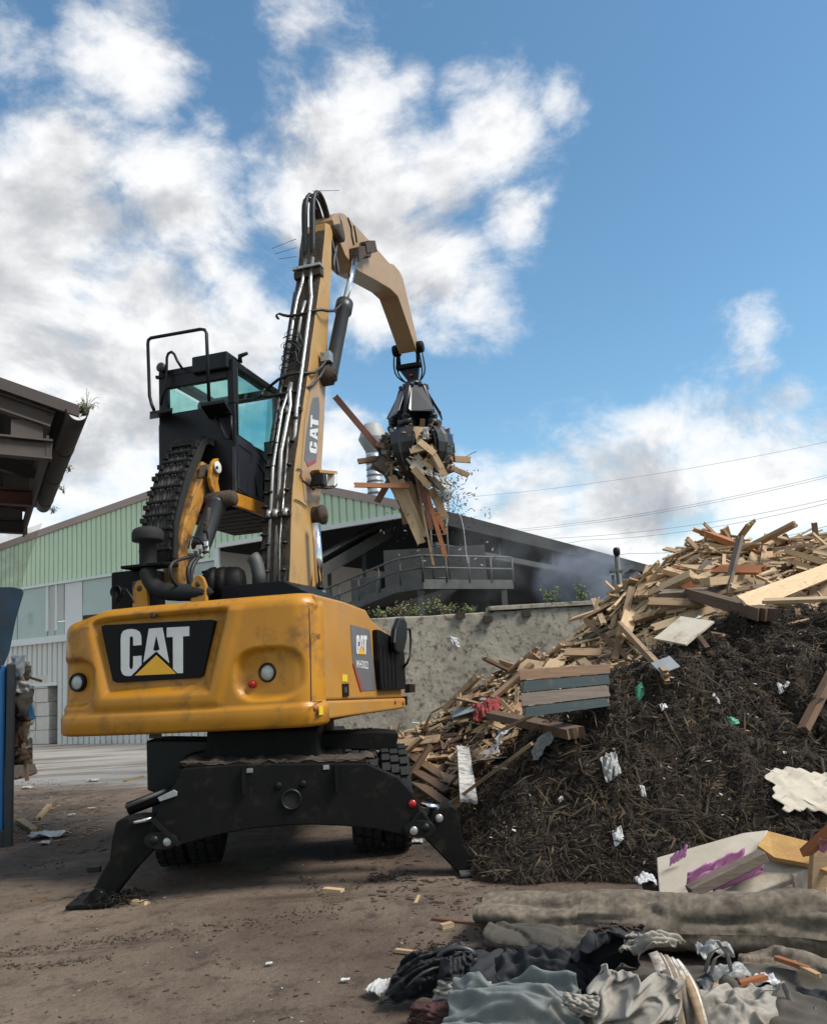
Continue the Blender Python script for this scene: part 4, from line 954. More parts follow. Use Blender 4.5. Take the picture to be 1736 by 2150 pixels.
# cross hoses to the stick cylinder and loose cable tangle
CYX = .30
cyb, cyt, cym = UF.loc(ux(c1(455, 1345), CYX)), UF.loc(ux(c1(640, 470), CYX)), UF.loc(ux(c1(555, 835), CYX))
for zA, k in ((6.45, 0), (5.42, 1), (5.28, 2)):
    yb = bk(zA)
    if k == 0: pts = [(-.30, yb-.08, zA), (-.36, yb-.10, zA+.06), (-.30, yb-.10, zA+.10), (-.2, yb-.1, zA+.0), (.1, yb-.09, zA+.02), (.26, yb+.05, zA+.12), (.32, yb+.3, zA+.12), (CYX, cym.y, cym.z+.05)]
    elif k == 1: pts = [(-.38, yb-.02, zA-.05), (-.2, yb-.1, zA+.05), (.1, yb-.1, zA+.12), (.25, yb+.1, zA+.08), (CYX, cyb.y-.05, cyb.z+.22)]
    else: pts = [(-.34, yb-.05, zA+.1), (-.42, yb-.08, zA), (-.3, yb-.1, zA-.06), (.0, yb-.1, zA-.02), (.25, yb+.05, zA+.0), (CYX, cyb.y-.05, cyb.z+.16)]
    m = MB(); m.tube([UF.w(*p) for p in pts], .022, 8); m.build('cross_hose', 'hose', bm_, subd=1)
r = random.Random(8)
for k in range(9):
    z0 = r.uniform(5.45, 6.2); pts = []
    for i in range(9):
        a = 2*pi*i/7+k; pts.append(UF.w(-.04+.15*cos(a)*r.uniform(.6, 1.2), bk(z0)-.10+.03*r.random(), z0+.10*sin(a)+.02*i))
    m = MB(); m.tube(pts, r.uniform(.005, .012), 5); m.build('loose_cable', 'hose', bm_, subd=1)
# dark mud-filled head of the boom and pivot to the stick
m = MB(); m.lathe(UF.w(-.26, 3.98, 8.10), UX, [(.001, 0), (.13, 0), (.13, .10), (.10, .11), (.10, .42), (.13, .42), (.13, .54), (.05, .55), (.001, .55)], 20); m.build('pivot_pin', 'mud_caked', bm_)
# decal on the boom
DB = [c2(*p) for p in ((1345, 552), (1383, 548), (1390, 640), (1366, 1008), (1310, 1040), (1281, 985), (1300, 800), (1330, 600))]
plate(bm_, 'boom_decal', 'decal_grey', bside(DB, BW+.010), UX*.003)
plate(bm_, 'decal_stripe', 'decal_red', bside([c2(*p) for p in ((1366, 985), (1365, 1008), (1310, 1040), (1298, 1018))], BW+.013), UX*.002)
def bl(p):      # letter space of the big logo -> boom decal
    f, g = (p[0]-353)/302, (490-p[1])/220
    return c2(1368+14*f-54*g, 950-262*f-14*g)
A_full = [(467, 490), (487, 270), (537, 270), (562, 490), (530, 490), (524, 440), (500, 440), (496, 490)]
T_full = [(556, 270), (655, 270), (655, 312), (625, 312), (625, 490), (585, 490), (585, 312), (556, 312)]
C_full = [(353, 330), (355, 306), (364, 290), (382, 283), (400, 281), (420, 284), (436, 294), (443, 312), (444, 352), (408, 355), (408, 322), (404, 314), (397, 314), (392, 322), (390, 446), (393, 457), (400, 460), (406, 454), (408, 440), (408, 402), (444, 399), (444, 450), (438, 475), (420, 488), (376, 489), (361, 481), (354, 462)]
for pl in (C_full, A_full, T_full): plate(bm_, 'letter', 'white_letter', bside([bl(p) for p in pl], BW+.0135), UX*.003)
plate(bm_, 'letter_counter', 'decal_grey', bside([bl(p) for p in ((512, 320), (522, 405), (502, 405))], BW+.0165), UX*.002)
# work light bracket on the boom
wl2 = MB(); wl2.prism(bside([c2(*p) for p in ((1330, 1066), (1462, 1078), (1466, 1098), (1342, 1088))], BW+.09), UX*.10); wb = wl2.build('light_bracket', 'yellow_dusty', bm_)
MB().prism(bside([c2(*p) for p in ((1336, 1180), (1440, 1188), (1466, 1160), (1462, 1180), (1440, 1200), (1336, 1192))], BW+.09), UX*.10).build('bracket_arm', 'mud_caked', wb)
MB().prism(bside([c2(*p) for p in ((1446, 1084), (1466, 1096), (1466, 1160), (1444, 1184), (1440, 1176))], BW+.09), UX*.10).build('bracket_arm', 'trim_white', wb)
m = MB(); p = ux(c2(1390, 1135), BW+.16); m.box(p, (.15, .14, .16), frame_of(UX)); m.build('work_lamp', 'black_paint', wb, bevel=.02)
m = MB(); m.tube([ux(c2(*q), BW+.02) for q in ((1330, 1075), (1345, 1120), (1335, 1170), (1350, 1200))], .02, 6); m.build('bracket_mount', 'mud_caked', wb)
for q in (((1222, 1055), (1262, 1056), (1272, 1075), (1240, 1110), (1290, 1150), (1345, 1195)), ((1205, 1268), (1250, 1280), (1310, 1335))):
    m = MB(); m.tube([ux(c2(*p), BW+.015) for p in q], .010, 5); m.build('lamp_cable', 'hose', bm_, subd=1)
# boom cylinder: top pin and rod
q = ux(c2(1350, 1385), BW); m = MB(); m.lathe(q-UX*.02, UX, [(.11, 0), (.11, .11), (.125, .12), (.12, .16), (.05, .17), (.045, .185), (.001, .185)], 22); m.build('cylinder_pin', 'mud_caked', bm_)
a, b_ = ux(c2(1365, 1440), BW+.13), ux(c2(1392, 1915), BW+.13)
m = MB(); m.cyl(a, b_, .052, 18); m.build('cylinder_rod', 'chrome', bm_)
m = MB(); d = (a-b_).normalized(); m.lathe(b_-d*.55, d, [(.001, 0), (.095, 0), (.095, .42), (.115, .43), (.115, .55), (.06, .56)], 20); m.build('boom_cylinder', 'black_paint', MH)
plate(bm_, 'boom_web', 'yellow_dusty', bside([c2(*p) for p in ((1332, 1445), (1352, 1445), (1358, 1880), (1340, 1890))], BW-.02), -UX*.2)
# ---- stick cylinder
m = MB(); a, b_ = UF.w(CYX, cyb.y, cyb.z), UF.w(CYX, cym.y, cym.z); d = (b_-a).normalized()
m.lathe(a, d, [(.001, 0), (.07, .0), (.095, .03), (.095, (b_-a).length-.22), (.125, (b_-a).length-.20), (.125, (b_-a).length-.02), (.10, (b_-a).length), (.05, (b_-a).length+.01)], 22)
sc_ = m.build('stick_cylinder', 'cyl_grey', MH)
m = MB(); m.cyl(b_, UF.w(CYX, cyt.y, cyt.z), .047, 16); m.build('rod', 'chrome', sc_)
m = MB(); m.lathe(UF.w(BW-.02, cyb.y, cyb.z), UX, [(.14, 0), (.14, .15), (.10, .16), (.10, .20), (.04, .205), (.04, .22), (.001, .22)], 20); m.build('pivot_lug', 'mud_caked', sc_)
m = MB(); m.box(UF.w(CYX-.02, cyb.y-.06, cyb.z+.22), (.14, .12, .14), frame_of(UX)); m.build('valve_block', 'pipe_steel', sc_, bevel=.01)
# ---- stick
SW = .20
so = [(470, 250), (478, 222), (500, 203), (525, 198), (552, 208), (580, 235), (650, 310), (760, 430), (870, 555), (900, 565), (940, 610), (965, 660), (1010, 850), (1070, 1110)]
si = [(1064, 1180), (955, 860), (930, 790), (880, 740), (780, 680), (650, 610), (600, 560), (560, 500), (510, 380), (488, 320)]
SO = [UF.loc(ux(c1(*p), SW)) for p in so]; SI = [UF.loc(ux(c1(*p), SW)) for p in si]
m = MB(); m.prism([UF.w(SW, p.y, p.z) for p in SO+SI], -UX*(SW*2-.04)); st_ = m.build('stick', 'tan_paint', MH, bevel=.012)
m = MB(); m.prism([ux(c1(*p), SW+.002) for p in ((585, 455), (655, 445), (660, 410), (705, 410), (722, 490), (680, 500), (672, 530), (640, 520), (590, 560))], UX*.16); m.build('cylinder_bracket', 'mud_caked', st_, bevel=.01)
m = MB(); m.prism([ux(c1(*p), SW+.10) for p in ((668, 418), (700, 414), (716, 482), (680, 490))], UX*.08); m.build('bracket_box', 'mud_caked', st_)
for q in (((578, 235), (600, 300), (605, 360), (620, 430)), ((620, 290), (632, 350), (640, 410))):
    m = MB(); m.tube([ux(c1(*p), SW+.012) for p in q], .012, 5); m.build('grease_line', 'hose', st_)
m = MB(); m.tube([ux(c1(*p), SW+.008) for p in ((522, 215), (530, 260), (548, 350))], [.006, .02, .006], 6); m.build('wear_mark', 'panel_grey', st_)
tip = (SO[-1]+SI[0])/2
m = MB(); m.lathe(UF.w(-SW-.10, tip.y, tip.z-.02), UX, [(.001, 0), (.10, 0), (.115, .03), (.115, .14), (.07, .15), (.07, .46), (.115, .46), (.115, .60), (.09, .62), (.001, .62)], 20); m.build('tip_pin', 'black_dusty', st_)
TIP = UF.w(0, tip.y, tip.z-.02)

# ---- raised cab
CX0, CX1 = -1.36, -.35
CYR = 1.80
cr_ = [c2(*p) for p in ((785, 288), (1112, 522), (1108, 900), (1030, 1010), (1026, 1300), (800, 1210))]
RB = [UF.loc(UF.px_x(*p, CX1)) for p in cr_]
CZ0 = UF.loc(UF.px_x(*c2(797, 1210), CX1)).z; CZ1 = UF.loc(UF.px_x(*c2(785, 290), CX1)).z
CYF = min(3.55, RB[1].y); CYB = RB[4].y
WZ = UF.loc(UF.px_y(*c2(560, 625), CYR)).z       # rear window sill
def cw_(x, y, z): return UF.w(x, y, z)
fr = MB()
def post(mb_, x0, x1, y0, y1, z0, z1): mb_.box(cw_((x0+x1)/2, (y0+y1)/2, (z0+z1)/2), (abs(x1-x0), abs(y1-y0), abs(z1-z0)), frame_of(UX))
cabm = MB(); post(cabm, CX0, CX1, CYR, CYR+.05, CZ0, WZ); cab = cabm.build('cab', 'black_paint', MH, bevel=.01)
m = MB(); post(m, CX0+.05, CX1-.05, CYR+.05, CYR+1.55, CZ0, CZ0+.09); m.build('cab_floor', 'black_dusty', cab)
for x0, x1, nm_ in ((CX0, CX0+.10, 'corner_post'), (CX1-.09, CX1, 'corner_post')):
    m = MB(); post(m, x0, x1, CYR, CYR+.10, WZ, CZ1); m.build(nm_, 'black_paint', cab, bevel=.012)
    m = MB(); post(m, x0, x1, CYF-.08, CYF, CZ0+.5, CZ1-.06); m.build(nm_, 'black_paint', cab, bevel=.012)
m = MB(); post(m, CX0+.10, CX1-.09, CYR+.005, CYR+.07, CZ1-.20, CZ1-.01); m.build('rear_header', 'black_paint', cab, bevel=.01)
for (x0, x1, y0, y1) in ((CX0, CX1, CYR, CYR+.30), (CX0, CX1, CYF-.14, CYF), (CX0, CX0+.12, CYR+.30, CYF-.14), (CX1-.12, CX1, CYR+.30, CYF-.14)):
    m = MB(); post(m, x0, x1, y0, y1, CZ1-.06, CZ1+.03); m.build('roof_frame', 'black_paint', cab, bevel=.012)
m = MB(); post(m, CX0+.11, CX1-.11, CYR+.29, CYF-.13, CZ1-.02, CZ1-.008); m.build('roof_window', 'cab_glass', cab)
m = MB(); post(m, CX1-.52, CX1-.05, CYR-.06, CYR+.22, CZ1-.10, CZ1+.11); m.build('roof_box', 'black_paint', cab, bevel=.02)
p = cw_(CX1-.02, CYR+.2, CZ1+.05); m = MB(); m.tube([p, p+UPZ*.08, p+UPZ*.10+UX*.1], [.03, .03, .02], 8); m.build('beacon_arm', 'black_paint', cab)
m = MB(); m.box(cw_((CX0+CX1)/2, CYR+.03, (WZ+CZ1-.2)/2), (CX1-CX0-.2, .012, CZ1-.2-WZ), frame_of(UX)); m.build('rear_window', 'cab_glass', cab)
# right side: door lower panel, glass, windscreen
ZG = RB[5].z
def cs(ps, x=CX1): return [UF.px_x(*c2(*p), x) for p in ps]
m = MB(); m.prism(cs([(797, 860), (812, 815), (905, 880), (1010, 1010), (1024, 1050), (1026, 1300), (800, 1210)], CX1-.002), -UX*.05); dpn = m.build('door_panel', 'navy_panel', cab, bevel=.008)
for ps in (((818, 880), (912, 950), (905, 1040), (882, 1130), (878, 1240), (818, 1190), (818, 880)), ((945, 1010), (998, 1090), (996, 1270), (955, 1250), (932, 1110), (945, 1010))):
    m = MB(); m.tube(cs(ps, CX1+.0), .007, 5); m.build('panel_crease', 'black_gloss', dpn)
m = MB(); m.prism(cs([(806, 350), (860, 345), (1095, 512), (1108, 540), (1040, 1010), (1012, 1008), (905, 878), (812, 812)], CX1-.03), -UX*.01); m.build('side_window', 'cab_glass_side', cab)
m = MB(); m.tube(cs([(800, 310), (1100, 510), (1112, 545), (1036, 1060)], CX1-.02), .022, 6); m.build('side_frame', 'black_paint', cab)
m = MB(); m.tube(cs([(806, 345), (812, 815), (905, 880), (1012, 1010)], CX1-.012), .014, 6); m.build('window_seal', 'rubber', cab)
m = MB(); m.prism(cs([(1030, 508), (1095, 540), (1035, 1040), (1000, 985)], CX1+.03), -UX*.006); m.build('wind_deflector', 'cab_glass_clear', cab)
m = MB(); post(m, CX0+.08, CX1-.08, CYF-.03, CYF-.018, CZ0+.45, CZ1-.1); m.build('windscreen', 'cab_glass', cab)
m = MB(); post(m, CX0+.003, CX0+.015, CYR+.10, CYF-.08, CZ0+.45, CZ1-.1); m.build('side_window', 'cab_glass', cab)
m = MB(); post(m, CX0, CX0+.05, CYR+.05, CYF, CZ0, CZ0+.45); m.build('left_panel', 'black_paint', cab)
m = MB(); post(m, CX0-.10, CX0-.005, CYR+.12, CYR+.42, CZ0-.02, CZ0+1.0); m.build('left_door_panel', 'yellow_dusty', cab, bevel=.03)
# seat and console
m = MB(); post(m, -1.12, -.62, CYR+.55, CYR+1.05, CZ0+.30, CZ0+.55); m.build('seat', 'fabric_seat', cab, bevel=.06, seg=3)
m = MB(); m.box(cw_(-.87, CYR+.50, CZ0+.92), (.50, .16, .85), frame_of(UX)); m.build('seat_back', 'fabric_seat', cab, bevel=.07, seg=3)
m = MB(); post(m, -.62, -.48, CYR+.6, CYR+1.2, CZ0+.3, CZ0+.75); m.build('console', 'interior_dark', cab, bevel=.03)
m = MB(); post(m, -.62, -.45, CYR+1.25, CYR+1.30, CZ0+.75, CZ0+.95); m.build('monitor', 'interior_dark', cab, bevel=.01)
# yellow base frame of the cab
m = MB(); m.prism(cs([(768, 1208), (1022, 1300), (1020, 1392), (770, 1302)], CX1+.0), -UX*.06); m.build('cab_base_rail', 'yellow', cab, bevel=.008)
zb_ = UF.loc(UF.px_x(*c2(780, 1300), CX1)).z
for i in range(7):
    y0 = CYR+.12+.22*i; m = MB(); post(m, CX0+.06, CX1-.06, y0, y0+.20, zb_-.02, zb_+.04); m.build('base_tray', 'black_dusty', cab, bevel=.008)
# guard rails at the back of the cab
YR = CYR-.28
hr = [c2(*p) for p in ((222, 640), (205, 600), (190, 540), (178, 170), (182, 145), (200, 130), (550, 68), (578, 72), (592, 95), (610, 575))]
m = MB(); m.tube([UF.px_y(*p, YR) for p in hr], .020, 8); m.build('guard_hoop', 'black_paint', cab)
m = MB(); m.tube([UF.px_y(*c2(*p), CYR-.06) for p in ((268, 605), (300, 480), (310, 440), (312, 270), (322, 240), (345, 228), (365, 245), (385, 290), (420, 345))], .017, 8); m.build('grab_handle', 'black_paint', cab)
for (a, b_) in (((550, 592), (775, 660)), ((192, 650), (345, 660))):
    p, q = UF.px_y(*c2(*a), YR-.06), UF.px_y(*c2(*b_), CYR-.02); m = MB(); ww = UX*.12
    m.prism([p, p+UX*.30, q, q-UX*.30], (0, 0, -.035)); m.build('platform_bracket', 'black_paint', cab)
for ps in (((620, 610), (730, 840), (770, 850), (765, 680)), ((640, 640), (745, 650))):
    m = MB(); m.tube([UF.px_y(*c2(*p), CYR-.12) for p in ps], .022, 6); m.build('bracket_strut', 'black_paint', cab)
p = UF.px_y(*c2(278, 342), CYR-.05); m = MB(); m.lathe(p, -UY, [(.001, -.05), (.055, -.03), (.06, .03), (.045, .04), (.001, .045)], 14); m.build('rear_lamp', 'cyl_grey', cab)
p = UF.px_y(*c2(265, 408), CYR); m = MB(); m.box(p, (.10, .05, .03)); m.build('lamp_bracket', 'black_paint', cab)

# ---- cab riser: arms, drag chain, lift cylinder
ARX = -.62
arm = [(658, 985), (640, 985), (610, 1010), (600, 1120), (560, 1260), (530, 1360), (480, 1560), (400, 1720), (395, 1860), (500, 1860), (520, 1720), (545, 1560), (590, 1290), (600, 1180), (630, 1260), (645, 1270), (672, 1240), (652, 1150), (662, 1050)]
arm = [(602, 1020), (565, 1000), (530, 1120), (480, 1290), (435, 1450), (400, 1660), (400, 1720), (398, 1870), (492, 1880), (520, 1730), (470, 1640), (500, 1500), (585, 1250), (606, 1090)]
m = MB(); m.prism([UF.px_x(*c2(*p), ARX) for p in arm], -UX*.20); ra = m.build('riser_arm', 'arm_paint', MH, bevel=.015)
m = MB(); m.prism([UF.px_x(*c2(*p), ARX+.004) for p in ((545, 1030), (600, 1022), (590, 1090), (570, 1112), (530, 1115))], UX*.012); m.build('arm_cover', 'mud_caked', ra)
m = MB(); m.prism([UF.px_x(*c2(*p), ARX+.004) for p in ((500, 1240), (560, 1130), (520, 1290), (460, 1380))], UX*.004); m.build('grease_stain', 'yellow_dusty', ra)
lk = [(655, 982), (632, 985), (612, 1008), (598, 1060), (592, 1120), (602, 1180), (640, 1268), (668, 1240), (650, 1150), (658, 1075)]
m = MB(); m.prism([UF.px_x(*c2(*p), ARX+.06) for p in lk], UX*.05); li = m.build('riser_link', 'yellow', MH, bevel=.015)
m = MB(); m.lathe(UF.px_x(*c2(662, 1046), ARX+.12), UX, [(.001, -.15), (.045, -.15), (.045, .0), (.07, .01), (.07, .025), (.06, .03), (.001, .03)], 20); m.build('link_pin', 'white_letter', li)
m = MB(); m.lathe(UF.px_x(*c2(664, 1046), ARX+.165), UX, [(.001, 0), (.02, 0), (.02, .01), (.001, .01)], 8); m.build('pin_bolt', 'hose', li)
a, b_ = UF.px_x(*c2(672, 1275), ARX+.12), UF.px_x(*c2(545, 1620), ARX+.12)
d = (a-b_).normalized(); LN = (a-b_).length
m = MB(); m.lathe(b_, d, [(.001, 0), (.09, 0), (.105, .03), (.105, LN*.86), (.115, LN*.87), (.115, LN*.95), (.05, LN*.96), (.05, LN)], 20); lc = m.build('lift_cylinder', 'cyl_grey', MH)
m = MB(); m.lathe(a-UX*.15, UX, [(.001, 0), (.085, 0), (.085, .36), (.001, .36)], 16); m.build('cylinder_eye', 'mud_caked', lc)
m = MB(); m.tube([UF.px_x(*c2(*p), ARX+.24) for p in ((610, 1330), (600, 1420), (575, 1500))], .02, 8); m.build('supply_pipe', 'mud_caked', lc)
a, b_ = UF.px_x(*c2(740, 1262), CX1-.02), UF.px_x(*c2(660, 1270), CX1-.30)
m = MB(); m.lathe(a-UX*.4, UX, [(.001, 0), (.09, 0), (.09, .44), (.06, .45), (.001, .45)], 16); m.build('cab_hinge', 'mud_caked', MH)
# drag chain: side rail band + cross bars + hoses inside
CHX0, CHX1 = -1.04, -.66
outer = [(625, 850), (600, 838), (560, 842), (540, 870), (500, 960), (440, 1100), (390, 1280), (355, 1440), (345, 1690)]
OP = [UF.loc(UF.px_x(*c2(*p), CHX1)) for p in outer]
def chain_pt(t):
    q = t*(len(OP)-1); i = min(int(q), len(OP)-2); f = q-i; return OP[i].lerp(OP[i+1], f)
m = MB()
inn = [(640, 980), (632, 900), (600, 880), (575, 890), (560, 930), (530, 1010), (475, 1120), (425, 1290), (385, 1450), (368, 1690)]
m.prism([UF.px_x(*c2(*p), CHX1) for p in [(632, 845)]+outer[1:]+inn[::-1]], UX*.03); hc = m.build('drag_chain', 'rubber', MH, bevel=.006)
m = MB(); m.prism([UF.w(CHX0, UF.loc(UF.px_x(*c2(*p), CHX1)).y, UF.loc(UF.px_x(*c2(*p), CHX1)).z) for p in [(632, 845)]+outer[1:]+inn[::-1]], UX*.03); m.build('chain_side', 'rubber', hc, bevel=.006)
for i in range(12):
    t = .16+.84*i/11.5; p = chain_pt(t); q = chain_pt(min(1, t+.02)); d = UF.w(0, q.y, q.z)-UF.w(0, p.y, p.z)
    c = UF.w((CHX0+CHX1)/2, p.y-.015, p.z); m = MB(); m.box(c, (abs(CHX1-CHX0), .04, .032), frame_of(UX)); m.build('chain_link', 'rubber', hc, bevel=.008)
    if i < 11:
        for x in (CHX0+.02, CHX1-.03):
            m = MB(); p2 = chain_pt(t+.027); m.box(UF.w(x, p2.y-.02, p2.z), (.06, .04, .05), frame_of(UX)); m.build('link_tab', 'rubber', hc)
for k in range(8):
    x = CHX0+.05+.041*k; r_ = (.022, .026, .018, .03)[k % 4]
    m = MB(); m.tube([UF.w(x+.006*sin(3*t/10+k), chain_pt(.10+.9*t/16).y+.035, chain_pt(.10+.9*t/16).z-.01) for t in range(17)], r_, 7); m.build('chain_hose', 'hose_dusty', hc)
# black valve/lower housing under the chain
m = MB(); m.prism([UF.px_x(*c2(*p), CHX1-.03) for p in ((120, 1700), (345, 1690), (350, 1830), (300, 1960), (130, 1960))], -UX*.4)
m = MB(); post(m, -1.25, -.80, .75, 1.05, ZT-.15, ZT+.45); m.build('valve_housing', 'black_dusty', MH, bevel=.02)
# air intake: pre-cleaner, pipe, elbow
YI = .66
p0, p1 = UF.px_y(*c2(180, 1740), YI), UF.px_y(*c2(176, 1500), YI)
m = MB(); h_ = p1.z-p0.z; p1 = Vector((p0.x, p0.y, p1.z))
m.lathe(p0, (0, 0, 1), [(.085, 0), (.085, h_*.70), (.15, h_*.72), (.155, h_*.78), (.155, h_*.95), (.14, h_*1.06), (.10, h_*1.12), (.001, h_*1.14)], 24); ai = m.build('air_intake', 'rubber', MH)
m = MB(); m.box(p0+Vector((.0, .05, .0)), (.50, .26, .03), frame_of(UX)); m.build('intake_bracket', 'black_dusty', ai, bevel=.006)
pts = [p0-UPZ*.0, p0-UPZ*.10, p0-UPZ*.2+UX*.04, p0-UPZ*.27+UX*.14, p0-UPZ*.30+UX*.32, p0-UPZ*.33+UX*.75]
m = MB(); m.tube(pts, .088, 16); m.build('intake_duct', 'rubber', ai, subd=1)
pts = [UF.px_y(*c2(*p), .7) for p in ((92, 1950), (78, 1900), (82, 1862), (110, 1850))]
m = MB(); m.tube(pts, .018, 8); m.build('grab_rail', 'steel_dirty', MH)
# hose cluster below the cab
for ps, r_ in ((((520, 1655), (480, 1680), (365, 1700), (330, 1740), (335, 1820), (380, 1890), (470, 1930)), .020), (((540, 1660), (470, 1720), (455, 1790), (470, 1860), (485, 1925)), .024), (((560, 1660), (490, 1730), (480, 1800), (488, 1930)), .022), (((470, 1590), (480, 1540), (515, 1525), (550, 1560), (600, 1620)), .010), (((600, 1600), (560, 1650), (500, 1660)), .012), (((570, 1420), (590, 1480), (605, 1560)), .014)):
    m = MB(); m.tube([UF.px_x(*c2(*p), ARX+.24) for p in ps], r_, 8); m.build('riser_hose', 'hose', MH, subd=1)
for u, v, s_ in ((480, 1640, .05), (540, 1620, .06), (590, 1590, .05), (520, 1640, .05), (595, 1625, .05), (555, 1670, .04)):
    m = MB(); m.box(UF.px_x(*c2(u, v), ARX+.25), (s_, s_, s_*1.3), Matrix.Rotation(u*.01, 3, 'X')); m.build('hose_fitting', 'pipe_steel', MH, bevel=.008)

# ---- undercarriage
def cy_(p, y): return CF2.px_y(*c4(*p), y)
ch = MB(); ch.box(CF2.w(0, 2.5, .80), (.95, 4.0, .46), frame_of(CF2.ax)); chs = ch.build('chassis_frame', 'black_dusty', MH, bevel=.03)
pc = UF.w(0, 2.1, 0)
m = MB(); m.lathe(Vector((pc.x-.10, pc.y-.1, 0)), (0, 0, 1), [(.001, .98), (.72, .98), (.72, 1.10), (.66, 1.12), (.66, 1.30), (.70, 1.30), (.70, 1.345), (.001, 1.345)], 40); m.build('slew_ring', 'black_paint', MH)
m = MB(); m.prism([cy_(p, .5) for p in ((585, 45), (980, 40), (985, 130), (1060, 175), (480, 185), (500, 140), (585, 120))], CF2.ay*1.5); m.build('slew_pedestal', 'black_dusty', chs, bevel=.03)
# stabiliser beam
BL = [(500, 182), (720, 166), (1150, 164), (1262, 214), (1312, 268), (1346, 330), (1384, 378), (1386, 404), (1358, 424), (1290, 420), (1180, 398), (1080, 387), (960, 382), (860, 385), (740, 397), (640, 415), (560, 436), (490, 455), (450, 468), (392, 466), (372, 446), (376, 420), (402, 360), (425, 296), (480, 230)]
m = MB(); m.prism([cy_(p, .0) for p in BL], CF2.ay*.10); bm2 = m.build('stabiliser_beam', 'black_dusty', MH, bevel=.012)
m = MB(); m.prism([cy_(p, .40) for p in BL[:4]+[(1300, 300), (1280, 400), (860, 372), (560, 420), (430, 330)]], CF2.ay*.10); m.build('rear_beam_plate', 'black_dusty', bm2, bevel=.012)
m = MB(); m.prism([cy_((500, 175), .05), cy_((1150, 160), .05), cy_((1150, 160), .48), cy_((500, 175), .48)], (0, 0, .03)); m.build('beam_top', 'mud_caked', bm2)
def mudbeam(u, v):
    a, b_ = cy_((480, 178), .03), cy_((1180, 160), .03); p = a.lerp(b_, u)+CF2.ay*(.0+.5*v); p.z += .02+.035*max(-.2, fb(u*14, v*4, 5, 4)); return p
m = MB(); m.grid(mudbeam, 70, 10); m.build('mud_crust', 'mud_caked', bm2)
q = cy_((885, 292), -.004); m = MB(); m.lathe(q, CF2.ay, [(.066, .0), (.068, -.022), (.084, -.022), (.09, .0), (.088, .02)], 26); m.build('tow_eye_ring', 'black_paint', bm2)
m = MB(); m.lathe(q, CF2.ay, [(.068, -.006), (.05, -.004), (.001, -.003)], 22); m.build('tow_eye_shade', 'shade_black', bm2)  # black disc painted as the shade inside the eye's hole
for u, v in ((838, 245), (925, 238)):
    m = MB(); m.lathe(cy_((u, v), -.006), CF2.ay, [(.001, -.01), (.03, -.01), (.034, .01)], 14); m.build('bolt_boss', 'black_dusty', bm2)
for u, v in ((718, 225), (1045, 215)):
    m = MB(); m.box(cy_((u, v), -.03), (.028, .06, .22), frame_of(CF2.ax)); m.build('weld_rib', 'black_dusty', bm2)
for u, v in ((738, 190), (1008, 178)):
    m = MB(); m.box(cy_((u, v), -.006), (.05, .01, .035), frame_of(CF2.ax)); m.build('hook_plate', 'panel_grey', bm2)
m = MB(); q = cy_((1312, 307), -.004); m.lathe(q, -CF2.ay, [(.001, .012), (.03, .01), (.033, 0), (.033, -.01)], 16); rf = m.build('reflector', 'lamp_red', bm2)
for v_ in rf.data.vertices:
    pass
LEGS = (('L', [(265, 372), (290, 360), (345, 352), (402, 352), (440, 440), (400, 470), (380, 492), (330, 545), (255, 640), (215, 640), (185, 612), (205, 570), (243, 505), (250, 440)], (205, 632), [(128, 684), (150, 655), (176, 618), (195, 606), (222, 612), (246, 648), (272, 668), (262, 686)], (448, 441)),
        ('R', [(1350, 425), (1330, 405), (1362, 380), (1385, 340), (1418, 318), (1445, 310), (1470, 325), (1478, 365), (1494, 450), (1552, 538), (1535, 572), (1500, 580)], (1535, 575), [(1480, 598), (1505, 570), (1528, 545), (1555, 540), (1582, 556), (1622, 592), (1615, 602)], (1316, 402)))
for sd_, poly, ft, foot, pin in LEGS:
    m = MB(); m.prism([cy_(p, .16) for p in poly], CF2.ay*.22); lg = m.build('stabiliser_leg', 'black_dusty', MH, bevel=.015)
    m = MB(); m.prism([cy_(p, .12) for p in foot], CF2.ay*.06); ff = m.build('foot_bracket', 'black_dusty', lg, bevel=.008)
    m = MB(); m.prism([cy_(p, .36) for p in foot], CF2.ay*.06); m.build('foot_bracket', 'black_dusty', lg, bevel=.008)
    fx = sum(p[0] for p in foot)/len(foot); fp = cy_((fx, 690 if sd_ == 'L' else 606), .27)
    m = MB(); m.box((fp.x, fp.y, .022), (.40, .42, .03), frame_of(CF2.ax)); m.build('foot_pad', 'steel_dirty' if sd_ == 'R' else 'black_dusty', lg, bevel=.006)
    m = MB(); m.prism([Vector((fp.x, fp.y, .03))+CF2.ax*a+CF2.ay*b_ for a, b_ in ((-.2, -.15), (.2, -.15), (.2, .15), (-.2, .15))], (0, 0, max(.03, cy_(ft, .27).z-.05))) 
    m = MB(); m.cyl(cy_(ft, .105), cy_(ft, .105)+CF2.ay*.34, .034, 16); m.build('foot_pin', 'black_paint', lg)
    # pivot plate with grease nipple on the beam
    cpt_ = {'L': (400, 436), 'R': (1358, 392)}[sd_]
    oval = []
    for i in range(18):
        a = 2*pi*i/18; e = (pin[0]-cpt_[0])/2; oval.append((cpt_[0]+e+(abs(e)+36)*cos(a), (cpt_[1]+pin[1])/2+32*sin(a)))
    m = MB(); m.prism([cy_(p, -.03) for p in oval], CF2.ay*.03); pv = m.build('pivot_plate', 'black_paint', bm2, bevel=.005)
    m = MB(); m.lathe(cy_(pin, -.03), -CF2.ay, [(.036, 0), (.034, .012), (.028, .016), (.001, .016)], 16); m.build('pin_cap', 'pipe_steel', pv)
    m = MB(); m.lathe(cy_(cpt_, -.03), -CF2.ay, [(.04, 0), (.03, .02), (.001, .02)], 14); m.build('pivot_pin', 'black_paint', pv)
